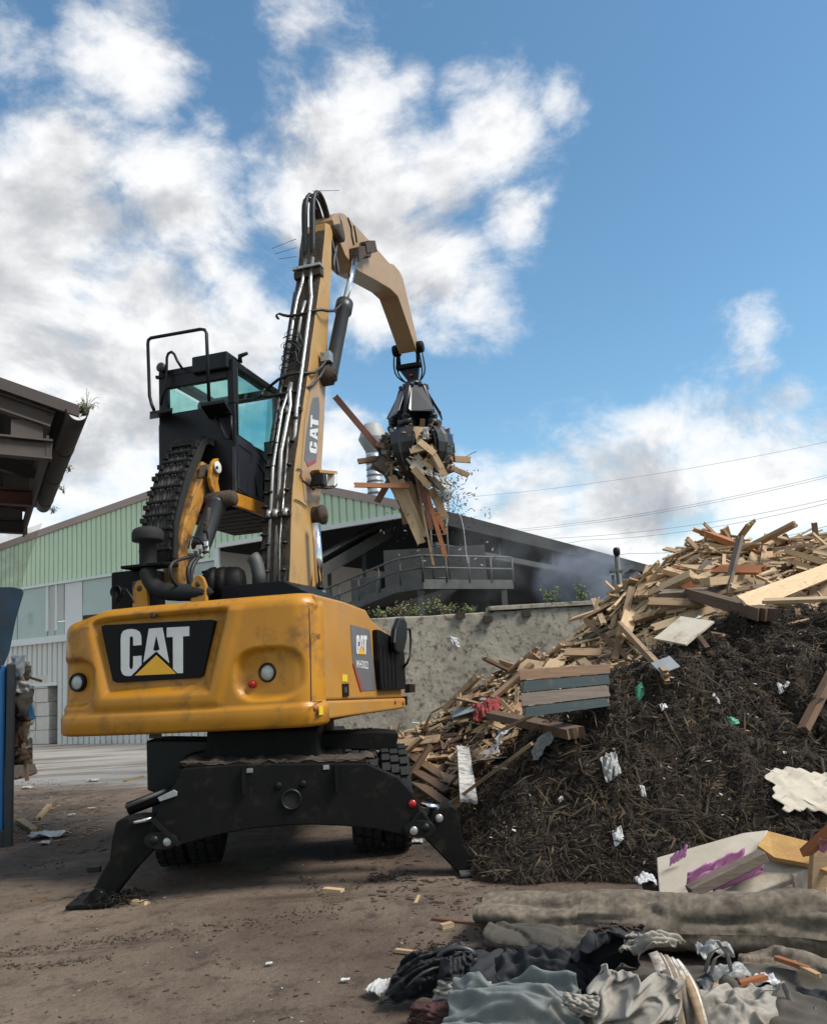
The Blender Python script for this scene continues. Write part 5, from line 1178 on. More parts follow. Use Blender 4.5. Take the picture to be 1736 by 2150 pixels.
for u, v in ((1406, 358),):
    m = MB(); m.lathe(cy_((u, v), .16), -CF2.ay, [(.036, 0), (.034, .012), (.028, .016), (.001, .016)], 16); m.build('pin_cap', 'pipe_steel', MH.children[-1])
# stabiliser rams
for a, b_, rr, mt in (((1340, 312), (1410, 322), .028, 'chrome'), ((310, 325), (478, 262), .055, 'black_dusty')):
    p, q = cy_(a, .26), cy_(b_, .26); m = MB(); m.cyl(p, q, rr, 14); m.build('stabiliser_ram', mt, MH)
m = MB(); m.prism([cy_(p, -.02) for p in ((412, 286), (470, 258), (482, 266), (480, 280), (420, 300))], CF2.ay*.02); m.build('lock_plate', 'panel_grey', bm2, bevel=.004)
m = MB(); m.cyl(cy_((300, 318), .20), cy_((440, 262), .20), .018, 8); m.build('ram_pipe', 'steel_dirty', bm2)
m = MB(); m.cyl(cy_((330, 374), .14), cy_((398, 358), .14), .018, 10); m.build('ram_rod', 'chrome', bm2)
# diagonal stiffeners
for a, b_ in (((396, 362), (490, 452)), ((1340, 330), (1290, 400))):
    p, q = cy_(a, -.03), cy_(b_, -.03); m = MB(); m.box((p+q)/2, ((q-p).length, .05, .03), frame_of(q-p)); m.build('stiffener', 'black_paint', bm2)
# wheels: dual tyres on two axles
def make_wheel(x, y, z=.515):
    c = CF2.w(x, y, z); ax = CF2.ax; R, Wd = .47, .26
    m = MB(); m.lathe(c-ax*Wd/2, ax, [(.05, .05), (.20, .05), (.27, .02), (.29, 0), (.29, Wd), (.27, Wd-.02), (.20, Wd-.05), (.05, Wd-.05)], 28); w = m.build('wheel', 'black_dusty', MH)
    m = MB(); m.lathe(c-ax*Wd/2, ax, [(.27, .01), (.30, -.012), (.38, -.02), (.43, -.012), (R-.012, .02), (R, .05), (R, Wd-.05), (R-.012, Wd-.02), (.43, Wd+.012), (.38, Wd+.02), (.30, Wd+.012), (.27, Wd-.01)], 40); m.build('tyre', 'rubber', w)
    m = MB(); u, v = CF2.ay, UPZ
    for i in range(26):
        a = 2*pi*i/26
        for k, off in ((-1, 0), (1, .5), (0, .25)):
            b = a+off*2*pi/26; e = (u*cos(b)+v*sin(b)); tg = (-u*sin(b)+v*cos(b)); M = Matrix((ax, tg, e)).transposed()
            m.box(c+e*(R+.012)+ax*k*Wd*.33, (Wd*.28, .085, .03), M)
    m.build('tread', 'rubber', w)
    return w
for x in (-1.16, -.87, .68, .97):
    for y in (1.35, 4.0): make_wheel(x-(.25 if y > 2 else 0), y)
for y in (1.35, 4.0):
    m = MB(); m.cyl(CF2.w(-1.1, y, .515), CF2.w(.75, y, .515), .13, 16); m.build('axle', 'black_dusty', MH)
# toolbox/step boxes at the sides of the chassis
m = MB(); m.prism([cy_(p, .75) for p in ((372, 84), (420, 82), (610, 84), (612, 130), (500, 300), (376, 260))], CF2.ay*.5); m.build('tool_box', 'black_paint', chs, bevel=.015)
m = MB(); m.box(cy_((405, 66), .8), (.11, .02, .05), frame_of(CF2.ax)); m.build('box_bracket', 'steel_dirty', chs)
m = MB(); m.prism([cy_(p, 1.2) for p in ((985, 62), (1190, 52), (1262, 58), (1256, 110), (1200, 118), (985, 110))], CF2.ay*.5); m.build('mudguard', 'black_dusty', chs, bevel=.01)

# ================================================================== ORANGE PEEL GRAB
GY = TIP.y
HD = at(869, 812, GY); HD = Vector((TIP.x+.0, GY, HD.z)); px_m = 1/ (FPX/ (GY*1.0))
ga = at(868, 806, GY); gb = at(880, 1012, GY)
ab = thing('orange_peel_grab', 'black five-tined orange peel grab gripping a load of waste timber', 'grab', ga)
sc1 = (ga.z-gb.z)/1.62; axis = (gb-ga).normalized()
ss = sc1
def gp_(r_, h, a):      # radius, depth below the head, azimuth (0 = towards the camera, + = right)
    d = Vector((sin(a), -cos(a), 0)); return ga+axis*(h*ss)+d*r_*ss
m = MB(); m.lathe(ga-axis*.02, axis, [(.001, 0), (.135*ss, 0), (.14*ss, .05*ss), (.115*ss, .06*ss), (.115*ss, .10*ss), (.15*ss, .11*ss), (.15*ss, .16*ss), (.10*ss, .20*ss), (.10*ss, .75*ss), (.001, .76*ss)], 26); m.build('rotator_head', 'grab_black', ab)
TA = [radians(a) for a in (-24, 48, 120, 192, -96)]
for a in TA:
    mid = a+radians(36)
    # shroud plates between the rams
    m = MB(); c0_, c1_ = gp_(.17, .09, mid), gp_(.40, .56, mid); sdv = Vector((cos(mid), sin(mid), 0))
    m.prism([c0_-sdv*.08*ss, c0_+sdv*.08*ss, c1_+sdv*.20*ss, c1_+sdv*.16*ss+axis*.04*ss, c1_-sdv*.16*ss+axis*.04*ss, c1_-sdv*.20*ss], Vector((sin(mid), -cos(mid), 0))*.03); m.build('shroud_plate', 'grab_black', ab, bevel=.01)
    # hydraulic ram
    p, q = gp_(.19, .10, a), gp_(.40, .74, a); d = q-p
    m = MB(); m.lathe(p, d, [(.001, 0), (.055*ss, 0), (.06*ss, .03), (.06*ss, d.length*.80), (.072*ss, d.length*.81), (.072*ss, d.length*.88), (.035*ss, d.length*.89), (.035*ss, d.length)], 14); m.build('grab_ram', 'grab_black', ab)
    m = MB(); sdv = Vector((cos(a), sin(a), 0)); m.cyl(q-sdv*.11*ss, q+sdv*.11*ss, .05*ss, 12); m.build('ram_pin', 'grab_black', ab)
    m = MB(); m.cyl(gp_(.20, .08, a)-sdv*.09*ss, gp_(.20, .08, a)+sdv*.09*ss, .035*ss, 10); m.build('ram_pin', 'grab_black', ab)
    # frame rib from hub down to the tine hinge
    m = MB(); m.prism([gp_(.08, .30, a), gp_(.16, .28, a), gp_(.34, .80, a), gp_(.28, .90, a), gp_(.08, .72, a)], sdv*.05*ss); m.build('hinge_rib', 'grab_black', ab)
    # tine: curved tapering shell with side webs
    prof = [(.30, .86, .12), (.41, .83, .15), (.52, .88, .175), (.59, .99, .185), (.605, 1.12, .175), (.575, 1.26, .15), (.50, 1.40, .115), (.39, 1.52, .08), (.25, 1.63, .045), (.13, 1.70, .018)]
    m = MB()
    def tinef(u, v, a=a):
        t = v*(len(prof)-1); i = min(int(t), len(prof)-2); f = t-i; r0, h0, w0 = [prof[i][k]+(prof[i+1][k]-prof[i][k])*f for k in range(3)]
        s_ = (u*2-1); return gp_(r0-.022*abs(s_)**1.5*(w0/.2)+.018*max(0, 1-abs(s_)*4), h0, a)+Vector((cos(a), sin(a), 0))*s_*w0*ss
    m.grid(tinef, 8, 18, False); tn = m.build('tine', 'grab_black', ab, solid=.035)
    for s_ in (-1, 1):
        m = MB()
        def web(u, v, a=a, s_=s_):
            t = v*(len(prof)-2); i = min(int(t), len(prof)-2); f = t-i; r0, h0, w0 = [prof[i][k]+(prof[i+1][k]-prof[i][k])*f for k in range(3)]
            dp = .12*(1-v*.75); ci, cj = .18, 1.15; vr, vh = ci-r0, cj-h0; l = math.hypot(vr, vh)+1e-6
            return gp_(r0-.05+vr/l*dp*u, h0+vh/l*dp*u, a)+Vector((cos(a), sin(a), 0))*s_*(w0*.98)*ss
        m.grid(web, 1, 24); m.build('tine_web', 'grab_black', tn, solid=.025)
    m = MB(); m.tube([gp_(.16, 1.67, a), gp_(.07, 1.75, a)], [.05*ss, .015*ss], 6); m.build('tine_tip', 'grab_black', tn)
# sticker on the right tine
q = gp_(.60, .97, TA[1]); m = MB(); 
# hanger link from stick pin to head
m = MB()
for s_ in (-.20, .20):
    m.tube([TIP+UX*s_+UPZ*.0, TIP+UX*s_*.95-UPZ*.33], .035, 8)
m.build('hanger_side', 'black_dusty', ab)
m = MB(); m.box(TIP-UPZ*.36, (.50, .14, .09), frame_of(UX)); m.build('hanger_yoke', 'black_dusty', ab, bevel=.015)
lo = ga-axis*.02
hp = TIP-UPZ*.40
m = MB(); m.prism([hp-UX*.20, hp+UX*.20, lo+UX*.08, lo-UX*.08], UY*.10); m.build('link_plate', 'black_paint', ab, bevel=.01)
m = MB(); m.lathe((hp+lo)/2-UY*.02, -UY, [(.001, .02), (.03, .02), (.03, 0)], 10); m.build('link_mark', 'lamp_red', ab)
for s_ in (-1, 1):
    for k in (0, .06):
        m = MB(); m.tube([TIP+UX*s_*(.22+k)-UPZ*.05, TIP+UX*s_*(.26+k)-UPZ*.35, hp.lerp(lo, .5)+UX*s_*(.24+k), lo+UX*s_*.12], .018, 7); m.build('grab_hose', 'hose', ab, subd=1)
# ================================================================== timber pieces
def board_mesh(name, L_, W_, T_, m_, seed, jag=.08, bend=0.0):
    """board along x with splintered ends, its origin at the middle"""
    r = random.Random(seed); n = 5; vs = []
    for end in (-1, 1):
        for i in range(n+1):
            y = -W_/2+W_*i/n; x = end*(L_/2-(r.random()*jag*L_*.5 if 0 < i < n else r.random()*jag*L_*.2))
            for z in (-T_/2, T_/2): vs.append((x, y, z))
    fs = []
    o = 2*(n+1)
    for i in range(n):
        a, b_ = 2*i, 2*(i+1)
        fs += [(a, b_, b_+1, a+1), (o+a, o+a+1, o+b_+1, o+b_), (a+1, b_+1, o+b_+1, o+a+1), (a, o+a, o+b_, b_)]
    fs += [(0, 1, o+1, o), (2*n, o+2*n, o+2*n+1, 2*n+1)]
    me = bpy.data.meshes.new(name); me.from_pydata(vs, [], fs); me.materials.append(MATS[m_]); me.update()
    bm = bmesh.new(); bm.from_mesh(me); bmesh.ops.recalc_face_normals(bm, faces=bm.faces); bm.to_mesh(me); bm.free(); return me
def board(name, a, b_, W_, T_, m_, label, group=None, up=Vector((0, 0, 1)), cat='plank', jag=.06, seed=None):
    a, b_ = Vector(a), Vector(b_); d = b_-a
    me = board_mesh(name, d.length, W_, T_, m_, seed if seed is not None else int(a.x*1e3) & 9999, jag)
    o = bpy.data.objects.new(name, me); COL.objects.link(o); o.matrix_world = Matrix.Translation((a+b_)/2) @ frame_of(d, Vector(up)).to_4x4()
    return tag(o, label, cat, group)

# ================================================================== HEAPS
def lerp_tab(tab, x):
    if x <= tab[0][0]: return tab[0][1]
    for (a, b_), (c, d) in zip(tab, tab[1:]):
        if x <= c: return b_+(d-b_)*(x-a)/(c-a)
    return tab[-1][1]
def mulch_d(x, y):
    yt = lerp_tab([(0, 6.9), (.5, 6.75), (1.2, 6.55), (2.0, 6.45), (3.2, 6.35), (8, 6.2)], x)+.15*nz(x*1.3, 0, 4)
    xt = lerp_tab([(5.5, .35), (6.7, .34), (8.0, .22), (9.5, .32), (10.5, .7), (11.5, 1.6)], y)+.12*nz(0, y*1.3, 9)
    a, b_ = y-yt, (x-xt)*.76
    h = max(0, .35-abs(a-b_))/.35; return min(a, b_)-h*h*.35*.25
def zm(x, y):
    d = mulch_d(x, y)
    if d <= 0: return -.05+d*.3
    z = 2.35*(1-math.exp(-.60*d))
    z += (.22*fb(x*1.1, y*1.1, 0, 3)+.34*(.42-abs(fb(x*1.9, y*1.9, 3, 3)))+.16*(.4-abs(fb(x*4.6, y*4.6, 9, 2)))+.05*fb(x*9, y*9, 6, 2))*min(1, d*1.4)
    back = max(0, y-10.2); return z-back*.45
RIDGE = [(-1.6, .05), (-.9, .45), (0, .95), (1, 1.45), (2.2, 1.95), (3.1, 2.45), (3.8, 3.05), (4.75, 3.55), (5.6, 3.45), (7.5, 3.5), (9, 3.3)]
def zw(x, y):
    yr = lerp_tab([(-1.5, 12.6), (1, 12.6), (3, 13.0), (9, 13.2)], x); rz = lerp_tab(RIDGE, x)
    s = (yr-y)*(.60 if x > 2 else .68) if y < yr else (y-yr)*.5
    return rz-s-.10+.16*fb(x*.9, y*.9, 8, 3)
def heap(name, fn, x0, x1, y0, y1, nx_, ny_, mt, cut=-.04):
    m = MB(); vs = []; idx = {}
    for j in range(ny_+1):
        for i in range(nx_+1):
            x, y = x0+(x1-x0)*i/nx_, y0+(y1-y0)*j/ny_; z = fn(x, y); idx[i, j] = len(vs); vs.append((x, y, max(z, -.06)))
    fs = []
    for j in range(ny_):
        for i in range(nx_):
            q = [idx[i, j], idx[i+1, j], idx[i+1, j+1], idx[i, j+1]]
            if max(vs[k][2] for k in q) > cut: fs.append(q)
    m.add(vs, fs, True); return m.build(name, mt, fixn=False)
mu = heap('mulch_heap', lambda x, y: zm(x, y)+(.045*fb(x*9, y*9, 2, 3)+.02*nz(x*27, y*27) if zm(x, y) > 0 else 0), -.2, 8.2, 5.8, 13.4, 330, 300, 'mulch')
tag(mu, 'dark brown heap of shredded root mulch in front of the timber heap', 'heap', kind='stuff')
wdh = heap('timber_heap_core', lambda x, y: zw(x, y)-.12, -2, 9.4, 9.2, 15.8, 90, 60, 'mulch')
tag(wdh, 'packed dark core of splinters and soil under the loose timber', 'heap', kind='stuff')
def nrm(fn, x, y, e=.12):
    return Vector((-(fn(x+e, y)-fn(x-e, y))/(2*e), -(fn(x, y+e)-fn(x, y-e))/(2*e), 1)).normalized()
# fibres all over the mulch
def strands(fn, n, region, cols, seed, lmin, lmax, wmin, wmax, name, lift=.0, dfn=None):
    r = random.Random(seed); mbs = {c: MB() for c in cols}
    x0, x1, y0, y1 = region; k = 0
    ks = list(cols)
    while k < n:
        x, y = r.uniform(x0, x1), r.uniform(y0, y1)
        if dfn and dfn(x, y) < .0: continue
        z = fn(x, y)
        if z < -.02: continue
        k += 1
        nn = nrm(fn, x, y); pn = nz(x*2.2, y*2.2, 31); wt = [cols[q] for q in ks]; wt[1] *= max(.15, 1+2.2*pn); wt[-1] *= max(.2, 1+2.5*nz(x*1.5, y*1.5, 12)); c = r.choices(ks, wt)[0]
        if r.random() < .06: big_ = 2.6
        else: big_ = 1.0
        d = Vector((r.gauss(0, 1), r.gauss(0, 1), r.gauss(0, .55))); d = (d-nn*d.dot(nn)*.7).normalized(); sdv = d.cross(nn)
        if sdv.length < .1: continue
        sdv.normalize(); Ls = r.uniform(lmin, lmax)*(.6+r.random())*big_; w = r.uniform(wmin, wmax)*(1+.5*(big_-1)); p = Vector((x, y, z))+nn*(r.uniform(-.01, .05)+lift)
        bend = nn*r.uniform(-.25, .45)*Ls+sdv*r.uniform(-.35, .35)*Ls
        a, b_, e = p-d*Ls/2, p+bend*.5, p+d*Ls/2+sdv*r.uniform(-.2, .2)*Ls
        up = nn*w*.8
        mbs[c].add([a, b_-sdv*w, b_+sdv*w, b_+up, e], [(0, 1, 3), (0, 3, 2), (1, 4, 3), (3, 4, 2), (0, 2, 1), (1, 2, 4)])
    for c in ks:
        o = mbs[c].build(name, c, fixn=False); yield o
for o in strands(lambda x, y: zm(x, y)+.045*fb(x*9, y*9, 2, 3), 96000, (.0, 6.6, 6.1, 11.0), {'strand_dark': 5, 'strand_brown': 4, 'strand_light': .40}, 21, .035, .11, .0035, .009, 'root_fibres', dfn=mulch_d):
    tag(o, {'strand_dark': 'blackish root fibres matted over the mulch heap', 'strand_brown': 'brown root fibres matted over the mulch heap', 'strand_light': 'straw coloured fibres flecked over the mulch heap'}[o.data.materials[0].name], 'fibres', kind='stuff')
# coarse clods and roots
r = random.Random(31)
cl = MB()
for k in range(200):
    x, y = r.uniform(.3, 5.4), r.uniform(6.3, 10.8)
    if mulch_d(x, y) < .05: continue
    s = r.uniform(.03, .08); p = Vector((x, y, zm(x, y)+.0)); M = Matrix.Rotation(r.uniform(0, 6), 3, Vector((r.gauss(0, 1), r.gauss(0, 1), r.gauss(0, 1))).normalized())
    vs = []
    for a in range(5):
        for b in range(4): pass
    ico = [(0, 0, 1), (.9, 0, .4), (.28, .85, .45), (-.72, .53, .4), (-.72, -.53, .45), (.28, -.85, .4), (.72, .53, -.45), (-.28, .85, -.4), (-.9, 0, -.45), (-.28, -.85, -.4), (.72, -.53, -.45), (0, 0, -1)]
    vs = [p+M @ Vector(q)*s*r.uniform(.6, 1.15) for q in ico]
    cl.add(vs, [(0, 1, 2), (0, 2, 3), (0, 3, 4), (0, 4, 5), (0, 5, 1), (1, 6, 2), (2, 7, 3), (3, 8, 4), (4, 9, 5), (5, 10, 1), (6, 7, 2), (7, 8, 3), (8, 9, 4), (9, 10, 5), (10, 6, 1), (11, 7, 6), (11, 8, 7), (11, 9, 8), (11, 10, 9), (11, 6, 10)], True)
tag(cl.build('mulch_clods', 'mulch', fixn=False), 'lumpy clods scattered over the mulch heap', 'clods', kind='stuff')
rt = MB()
for k in range(240):
    x, y = r.uniform(.4, 5.2), r.uniform(6.4, 10.4)
    if mulch_d(x, y) < .1: continue
    a = r.uniform(0, 2*pi); L_ = r.uniform(.12, .5); pts = []
    for i in range(5):
        px_, py_ = x+cos(a)*L_*i/4, y+sin(a)*L_*i/4; a += r.uniform(-.5, .5); pts.append(Vector((px_, py_, max(0, zm(px_, py_))+.03+r.uniform(0, .05))))
    w = r.uniform(.006, .018); rt.tube(pts, [w, w, w*.9, w*.7, w*.3], 5)
tag(rt.build('loose_roots', 'strand_brown', fixn=False), 'woody roots sticking out of the mulch heap', 'roots', kind='stuff')
# pale flecks and litter in the mulch
for mt, n, lab in (('paper_white', 420, 'small pale paper and plastic flecks in the mulch'), ('wood_tan', 420, 'small wood chips scattered in the mulch')):
    fl = MB()
    for k in range(n):
        x, y = r.uniform(.4, 5.4), r.uniform(6.3, 10.8)
        if mulch_d(x, y) < .03: continue
        p = Vector((x, y, zm(x, y)+.045)); d = Vector((r.gauss(0, 1), r.gauss(0, 1), r.gauss(0, .4))).normalized()*r.uniform(.012, .035); s = d.cross(Vector((r.gauss(0, .5), r.gauss(0, .5), 1))).normalized()*r.uniform(.008, .022)
        fl.add([p-d, p+s+Vector((0, 0, .006)), p+d, p-s*.7], [(0, 1, 2), (0, 2, 3)])
    tag(fl.build('litter_flecks', mt, fixn=False), lab, 'litter', kind='stuff')

# ---- loose timber: 300 counted pieces, the smaller splinters as one mass
KIND = {'wood_pale': ('pale fresh timber offcut lying loose in the timber heap', 'pale timber offcuts in the heap'), 'wood_tan': ('tan timber board lying loose in the timber heap', 'tan boards in the timber heap'),
        'wood_brown': ('dark brown board lying loose in the timber heap', 'dark brown boards in the timber heap'), 'wood_grey': ('weathered grey board lying loose in the timber heap', 'grey boards in the timber heap'),
        'wood_orange': ('orange stained board lying loose in the timber heap', 'orange boards in the timber heap'), 'wood_white': ('white painted board lying loose in the timber heap', 'white painted boards in the timber heap')}
lib = {}
for k in KIND:
    for v, (L_, W_, T_) in enumerate(((1.15, .10, .035), (.80, .13, .024), (.60, .07, .045), (1.4, .065, .03), (.5, .20, .02), (.9, .09, .07))):
        lib[k, v] = board_mesh('plank', L_, W_, T_, k, hash((k, v)) % 1000 if False else v*17+len(k), .07)
r = random.Random(77); n = 0
cand = []
while n < 292:
    if n < 205: x, y = r.uniform(1.3, 6.6), r.uniform(9.6, 13.4)
    else: x, y = r.uniform(-1.2, 1.9), r.uniform(10.3, 12.7)
    z = zw(x, y)
    if z < -.05 or zm(x, y) > z+.02: continue
    if x > 2 and z < 1.5 and r.random() < .5: continue
    n += 1
    w = (8, 4, .9, .5, .15, .3) if x > 1.6 else (4, 5, 2.2, 1.6, .6, .8)
    k = r.choices(list(KIND), w)[0]; v = r.randrange(6); sc_k = r.uniform(.6, 1.35)*(1.3 if x > 3 else 1.05 if x > 1.5 else .85)
    nn = nrm(zw, x, y, .3); d = Vector((r.gauss(0, 1), r.gauss(0, .7), r.gauss(0, .25))); d = (d-nn*d.dot(nn)).normalized()
    if z > lerp_tab(RIDGE, x)-.35 and r.random() < .55: d = (d+Vector((-.2, -.2, .75*r.random()))).normalized()
    d = (d+nn*r.uniform(-.25, .30)).normalized(); upv = (nn+Vector((r.gauss(0, .5), r.gauss(0, .5), 0))).normalized()
    o = bpy.data.objects.new('plank', lib[k, v]); COL.objects.link(o)
    o.matrix_world = Matrix.Translation(Vector((x, y, z))+nn*r.uniform(-.02, .22)) @ frame_of(d, upv).to_4x4() @ Matrix.Diagonal((sc_k, sc_k*r.uniform(.8, 1.25), sc_k, 1))
    zone = ('high on the heap crest' if z > 2.6 else 'on the slope above the mulch' if x > 2.2 else 'beside the green pallet' if x > .9 else 'in the low rubble behind the tyre') if y < 12.4 or z > 2.6 else 'near the concrete wall'
    shp = ('long board', 'broad board', 'short thick batten', 'long thin lath', 'short wide board piece', 'squared beam offcut')[v]
    shp = ('oversized ' if sc_k > 1.2 else 'small ' if sc_k < .75 else '')+shp
    tone = {'wood_pale': 'pale fresh', 'wood_tan': 'tan', 'wood_brown': 'dark brown', 'wood_grey': 'weathered grey', 'wood_orange': 'orange stained', 'wood_white': 'white painted'}[k]
    tag(o, f'{tone} {shp} lying {zone}', 'plank', f'{tone} {shp} pieces {zone}')
def splinters(n, seed, lab, mt, pick, lmin, lmax, lift=.0):
    r = random.Random(seed); m = MB(); k = 0; tries = 0
    while k < n and tries < n*30:
        tries += 1; x, y = pick(r); z = zw(x, y)
        if z < 0 or zm(x, y) > z+.05: continue
        k += 1; nn = nrm(zw, x, y, .3); d = Vector((r.gauss(0, 1), r.gauss(0, .8), r.gauss(0, .4))); d = (d-nn*d.dot(nn)*.75).normalized()
        up = (nn+Vector((r.gauss(0, .6), r.gauss(0, .6), 0))).normalized(); L_ = r.uniform(lmin, lmax)*(.5+r.random())
        m.box(Vector((x, y, z))+nn*(r.uniform(-.03, .13)+lift), (L_, r.uniform(.015, .07), r.uniform(.006, .03)), frame_of(d, up))
    tag(m.build('timber_splinters', mt, fixn=False), lab, 'splinters', kind='stuff')
big = lambda r: (r.uniform(1.2, 8.6), r.uniform(9.6, 13.6)); sml = lambda r: (r.uniform(-1.3, 2.2), r.uniform(10.3, 12.8))
splinters(1900, 1, 'pale splinters and laths filling the timber heap', 'wood_pale', big, .15, .5)
splinters(1150, 2, 'tan splinters and laths filling the timber heap', 'wood_tan', big, .15, .5)
splinters(520, 8, 'thin pale laths bristling on the crest of the timber heap', 'wood_pale', lambda r: (r.uniform(3.2, 6.6), r.uniform(12.2, 13.4)), .25, .8, .06)
splinters(420, 3, 'dark splinters in the upper timber heap', 'wood_brown', big, .15, .5)
splinters(650, 4, 'tan splinters in the low end of the timber heap', 'wood_tan', sml, .1, .4)
splinters(520, 5, 'brown splinters in the low end of the timber heap', 'wood_brown', sml, .1, .4)
splinters(420, 6, 'pale splinters in the low end of the timber heap', 'wood_pale', sml, .1, .35)
splinters(90, 7, 'white scraps among the timber', 'paper_white', lambda r: (r.uniform(-.8, 5.5), r.uniform(10.2, 13)), .06, .16, .04)

def hp(px, py, fn=None, lift=.0):
    """where the sight line meets a heap"""
    fn = fn or (lambda x, y: max(zw(x, y), zm(x, y), 0)); d = ray(px, py).normalized(); t = 4.0
    while t < 26:
        p = EYEV+d*t
        if p.z < fn(p.x, p.y)+lift: return p
        t += .03
    return EYEV+d*13
def hb(name, a, b_, W_, T_, m_, label, lift=.08, up=(0, -.5, 1), **kw):
    return board(name, hp(*a, lift=lift), hp(*b_, lift=lift), W_, T_, m_, label, up=up, **kw)
hb('beam', (1452, 1246), (1612, 1292), .22, .14, 'wood_brown', 'thick dark brown beam across the upper timber heap', .32, up=(0, -1, .6))
hb('board', (1560, 1268), (1750, 1194), .24, .03, 'wood_pale', 'long wide pale board lying up the crest of the timber heap', .22, up=(0, -.9, .5))
hb('board', (1600, 1262), (1745, 1258), .10, .04, 'wood_pale', 'pale straight batten right below the long wide board', .2)
hb('beam', (1030, 1500), (1212, 1540), .16, .09, 'wood_brown', 'brown squared beam lying below the green pallet', .32, up=(0, -1, .7))
hb('lath', (1056, 1532), (1130, 1496), .07, .03, 'wood_pale', 'pale clean lath resting on the brown squared beam', .40)
hb('plank', (972, 1568), (984, 1684), .17, .03, 'wood_white', 'plank with peeling white paint standing against the low rubble', .26, up=(0, -1, .2))
hb('batten', (942, 1690), (1118, 1560), .045, .03, 'wood_tan', 'long thin batten leaning past the peeling white plank', .36)
hb('plank', (1684, 1535), (1750, 1405), .10, .06, 'wood_brown', 'weathered brown plank standing in the mulch slope', .14, up=(-1, -.6, 0))
hb('plank', (1440, 1302), (1488, 1368), .09, .05, 'wood_brown', 'short dark stake leaning over the mulch edge', .16, up=(1, -1, 0))
hb('plank', (1400, 1420), (1300, 1300+10), .10, .05, 'wood_tan', 'tan plank tilted up beside the green pallet', .36, up=(1, -1, 0))
hb('board', (1400, 1318), (1470, 1330), .45, .02, 'panel_cream', 'large cream board half buried in the timber heap', .26, up=(0, -1, .6), cat='board')
hb('board', (1385, 1385), (1408, 1408), .20, .01, 'panel_grey', 'small bent grey sheet on the edge of the timber heap', .16, up=(0, -1, .4), cat='sheet')
hb('board', (950, 1500), (1022, 1478), .20, .012, 'panel_grey', 'flat grey blue sheet lying among low rubble', .30, cat='sheet')
hb('board', (1000, 1600), (1036, 1592), .30, .012, 'panel_grey', 'pale grey sheet beside the peeling white plank', .2, cat='sheet')
hb('plank', (1080, 1500), (1094, 1478), .10, .03, 'wood_orange', 'short bright orange board end by the green pallet', .16, up=(0, -1, .3))
for i, (a, b_, mt) in enumerate((((860, 1585), (945, 1640), 'wood_brown'), ((858, 1610), (940, 1662), 'wood_brown'), ((880, 1592), (945, 1585), 'wood_tan'), ((870, 1640), (955, 1700), 'wood_brown'))):
    hb('pallet_slat', a, b_, .13, .03, mt, ('upper brown slat of the broken pallet behind the tyre', 'middle brown slat of the broken pallet behind the tyre', 'tan crosspiece on the broken pallet behind the tyre', 'lowest brown slat of the broken pallet behind the tyre')[i], .16)
r4 = random.Random(63); kk = 0
for i in range(60):
    x, y = r4.uniform(.5, 5.2), r4.uniform(7.6, 10.6); zz = zm(x, y)
    if kk >= 26 or mulch_d(x, y) < .1 or r4.random() > (.25+.75*(y > 9)): continue
    kk += 1; L_ = r4.uniform(.18, .55); a = r4.uniform(0, 3.1); d = Vector((cos(a), sin(a)*.6, r4.uniform(-.3, .5))).normalized(); p = Vector((x, y, zz+.03))
    mt = ('wood_tan', 'wood_brown', 'wood_grey', 'wood_pale')[i % 4]
    board('wood_scrap', p-d*L_/2, p+d*L_/2, r4.uniform(.03, .09), r4.uniform(.015, .04), mt, {'wood_tan': 'tan', 'wood_brown': 'brown', 'wood_grey': 'grey', 'wood_pale': 'pale'}[mt]+' splintered board end half buried in the mulch', 'board ends in the mulch', up=(r4.gauss(0, .4), -.4, 1), jag=.2, seed=700+i)
# posts and laths standing up on the crest
for i, (a, b_, w, mt, lb) in enumerate((((1716, 1160), (1708, 1096), .07, 'wood_brown', 'dark square post standing on the crest of the heap'), ((1660, 1150), (1645, 1122), .06, 'wood_brown', 'short dark post stub on the crest of the heap'),
    ((1612, 1190), (1622, 1140), .10, 'wood_brown', 'dark jagged stump on the crest of the heap'), ((1530, 1150), (1476, 1098), .045, 'wood_pale', 'thin pale lath pointing up left from the crest'), ((1550, 1160), (1518, 1110), .04, 'wood_pale', 'upright pale lath beside the pointing lath'),
    ((1562, 1150), (1556, 1122), .04, 'wood_pale', 'short pale lath upright on the crest'), ((1470, 1160), (1440, 1130), .07, 'wood_pale', 'pale split board rising at the left of the crest'), ((1500, 1140), (1420, 1176), .03, 'wood_tan', 'thin lath jutting left over the shed roofline'), ((1318, 1262), (1310, 1215), .06, 'wood_tan', 'small stake upright near the slim tube post'))):
    p = at(*a, 12.9); q = at(*b_, 12.8); g_ = p+(p-q)*.45; board('lath', g_, q, w, .035 if w < .06 else .06, mt, lb, up=(0, -1, .2), jag=.1, seed=i)
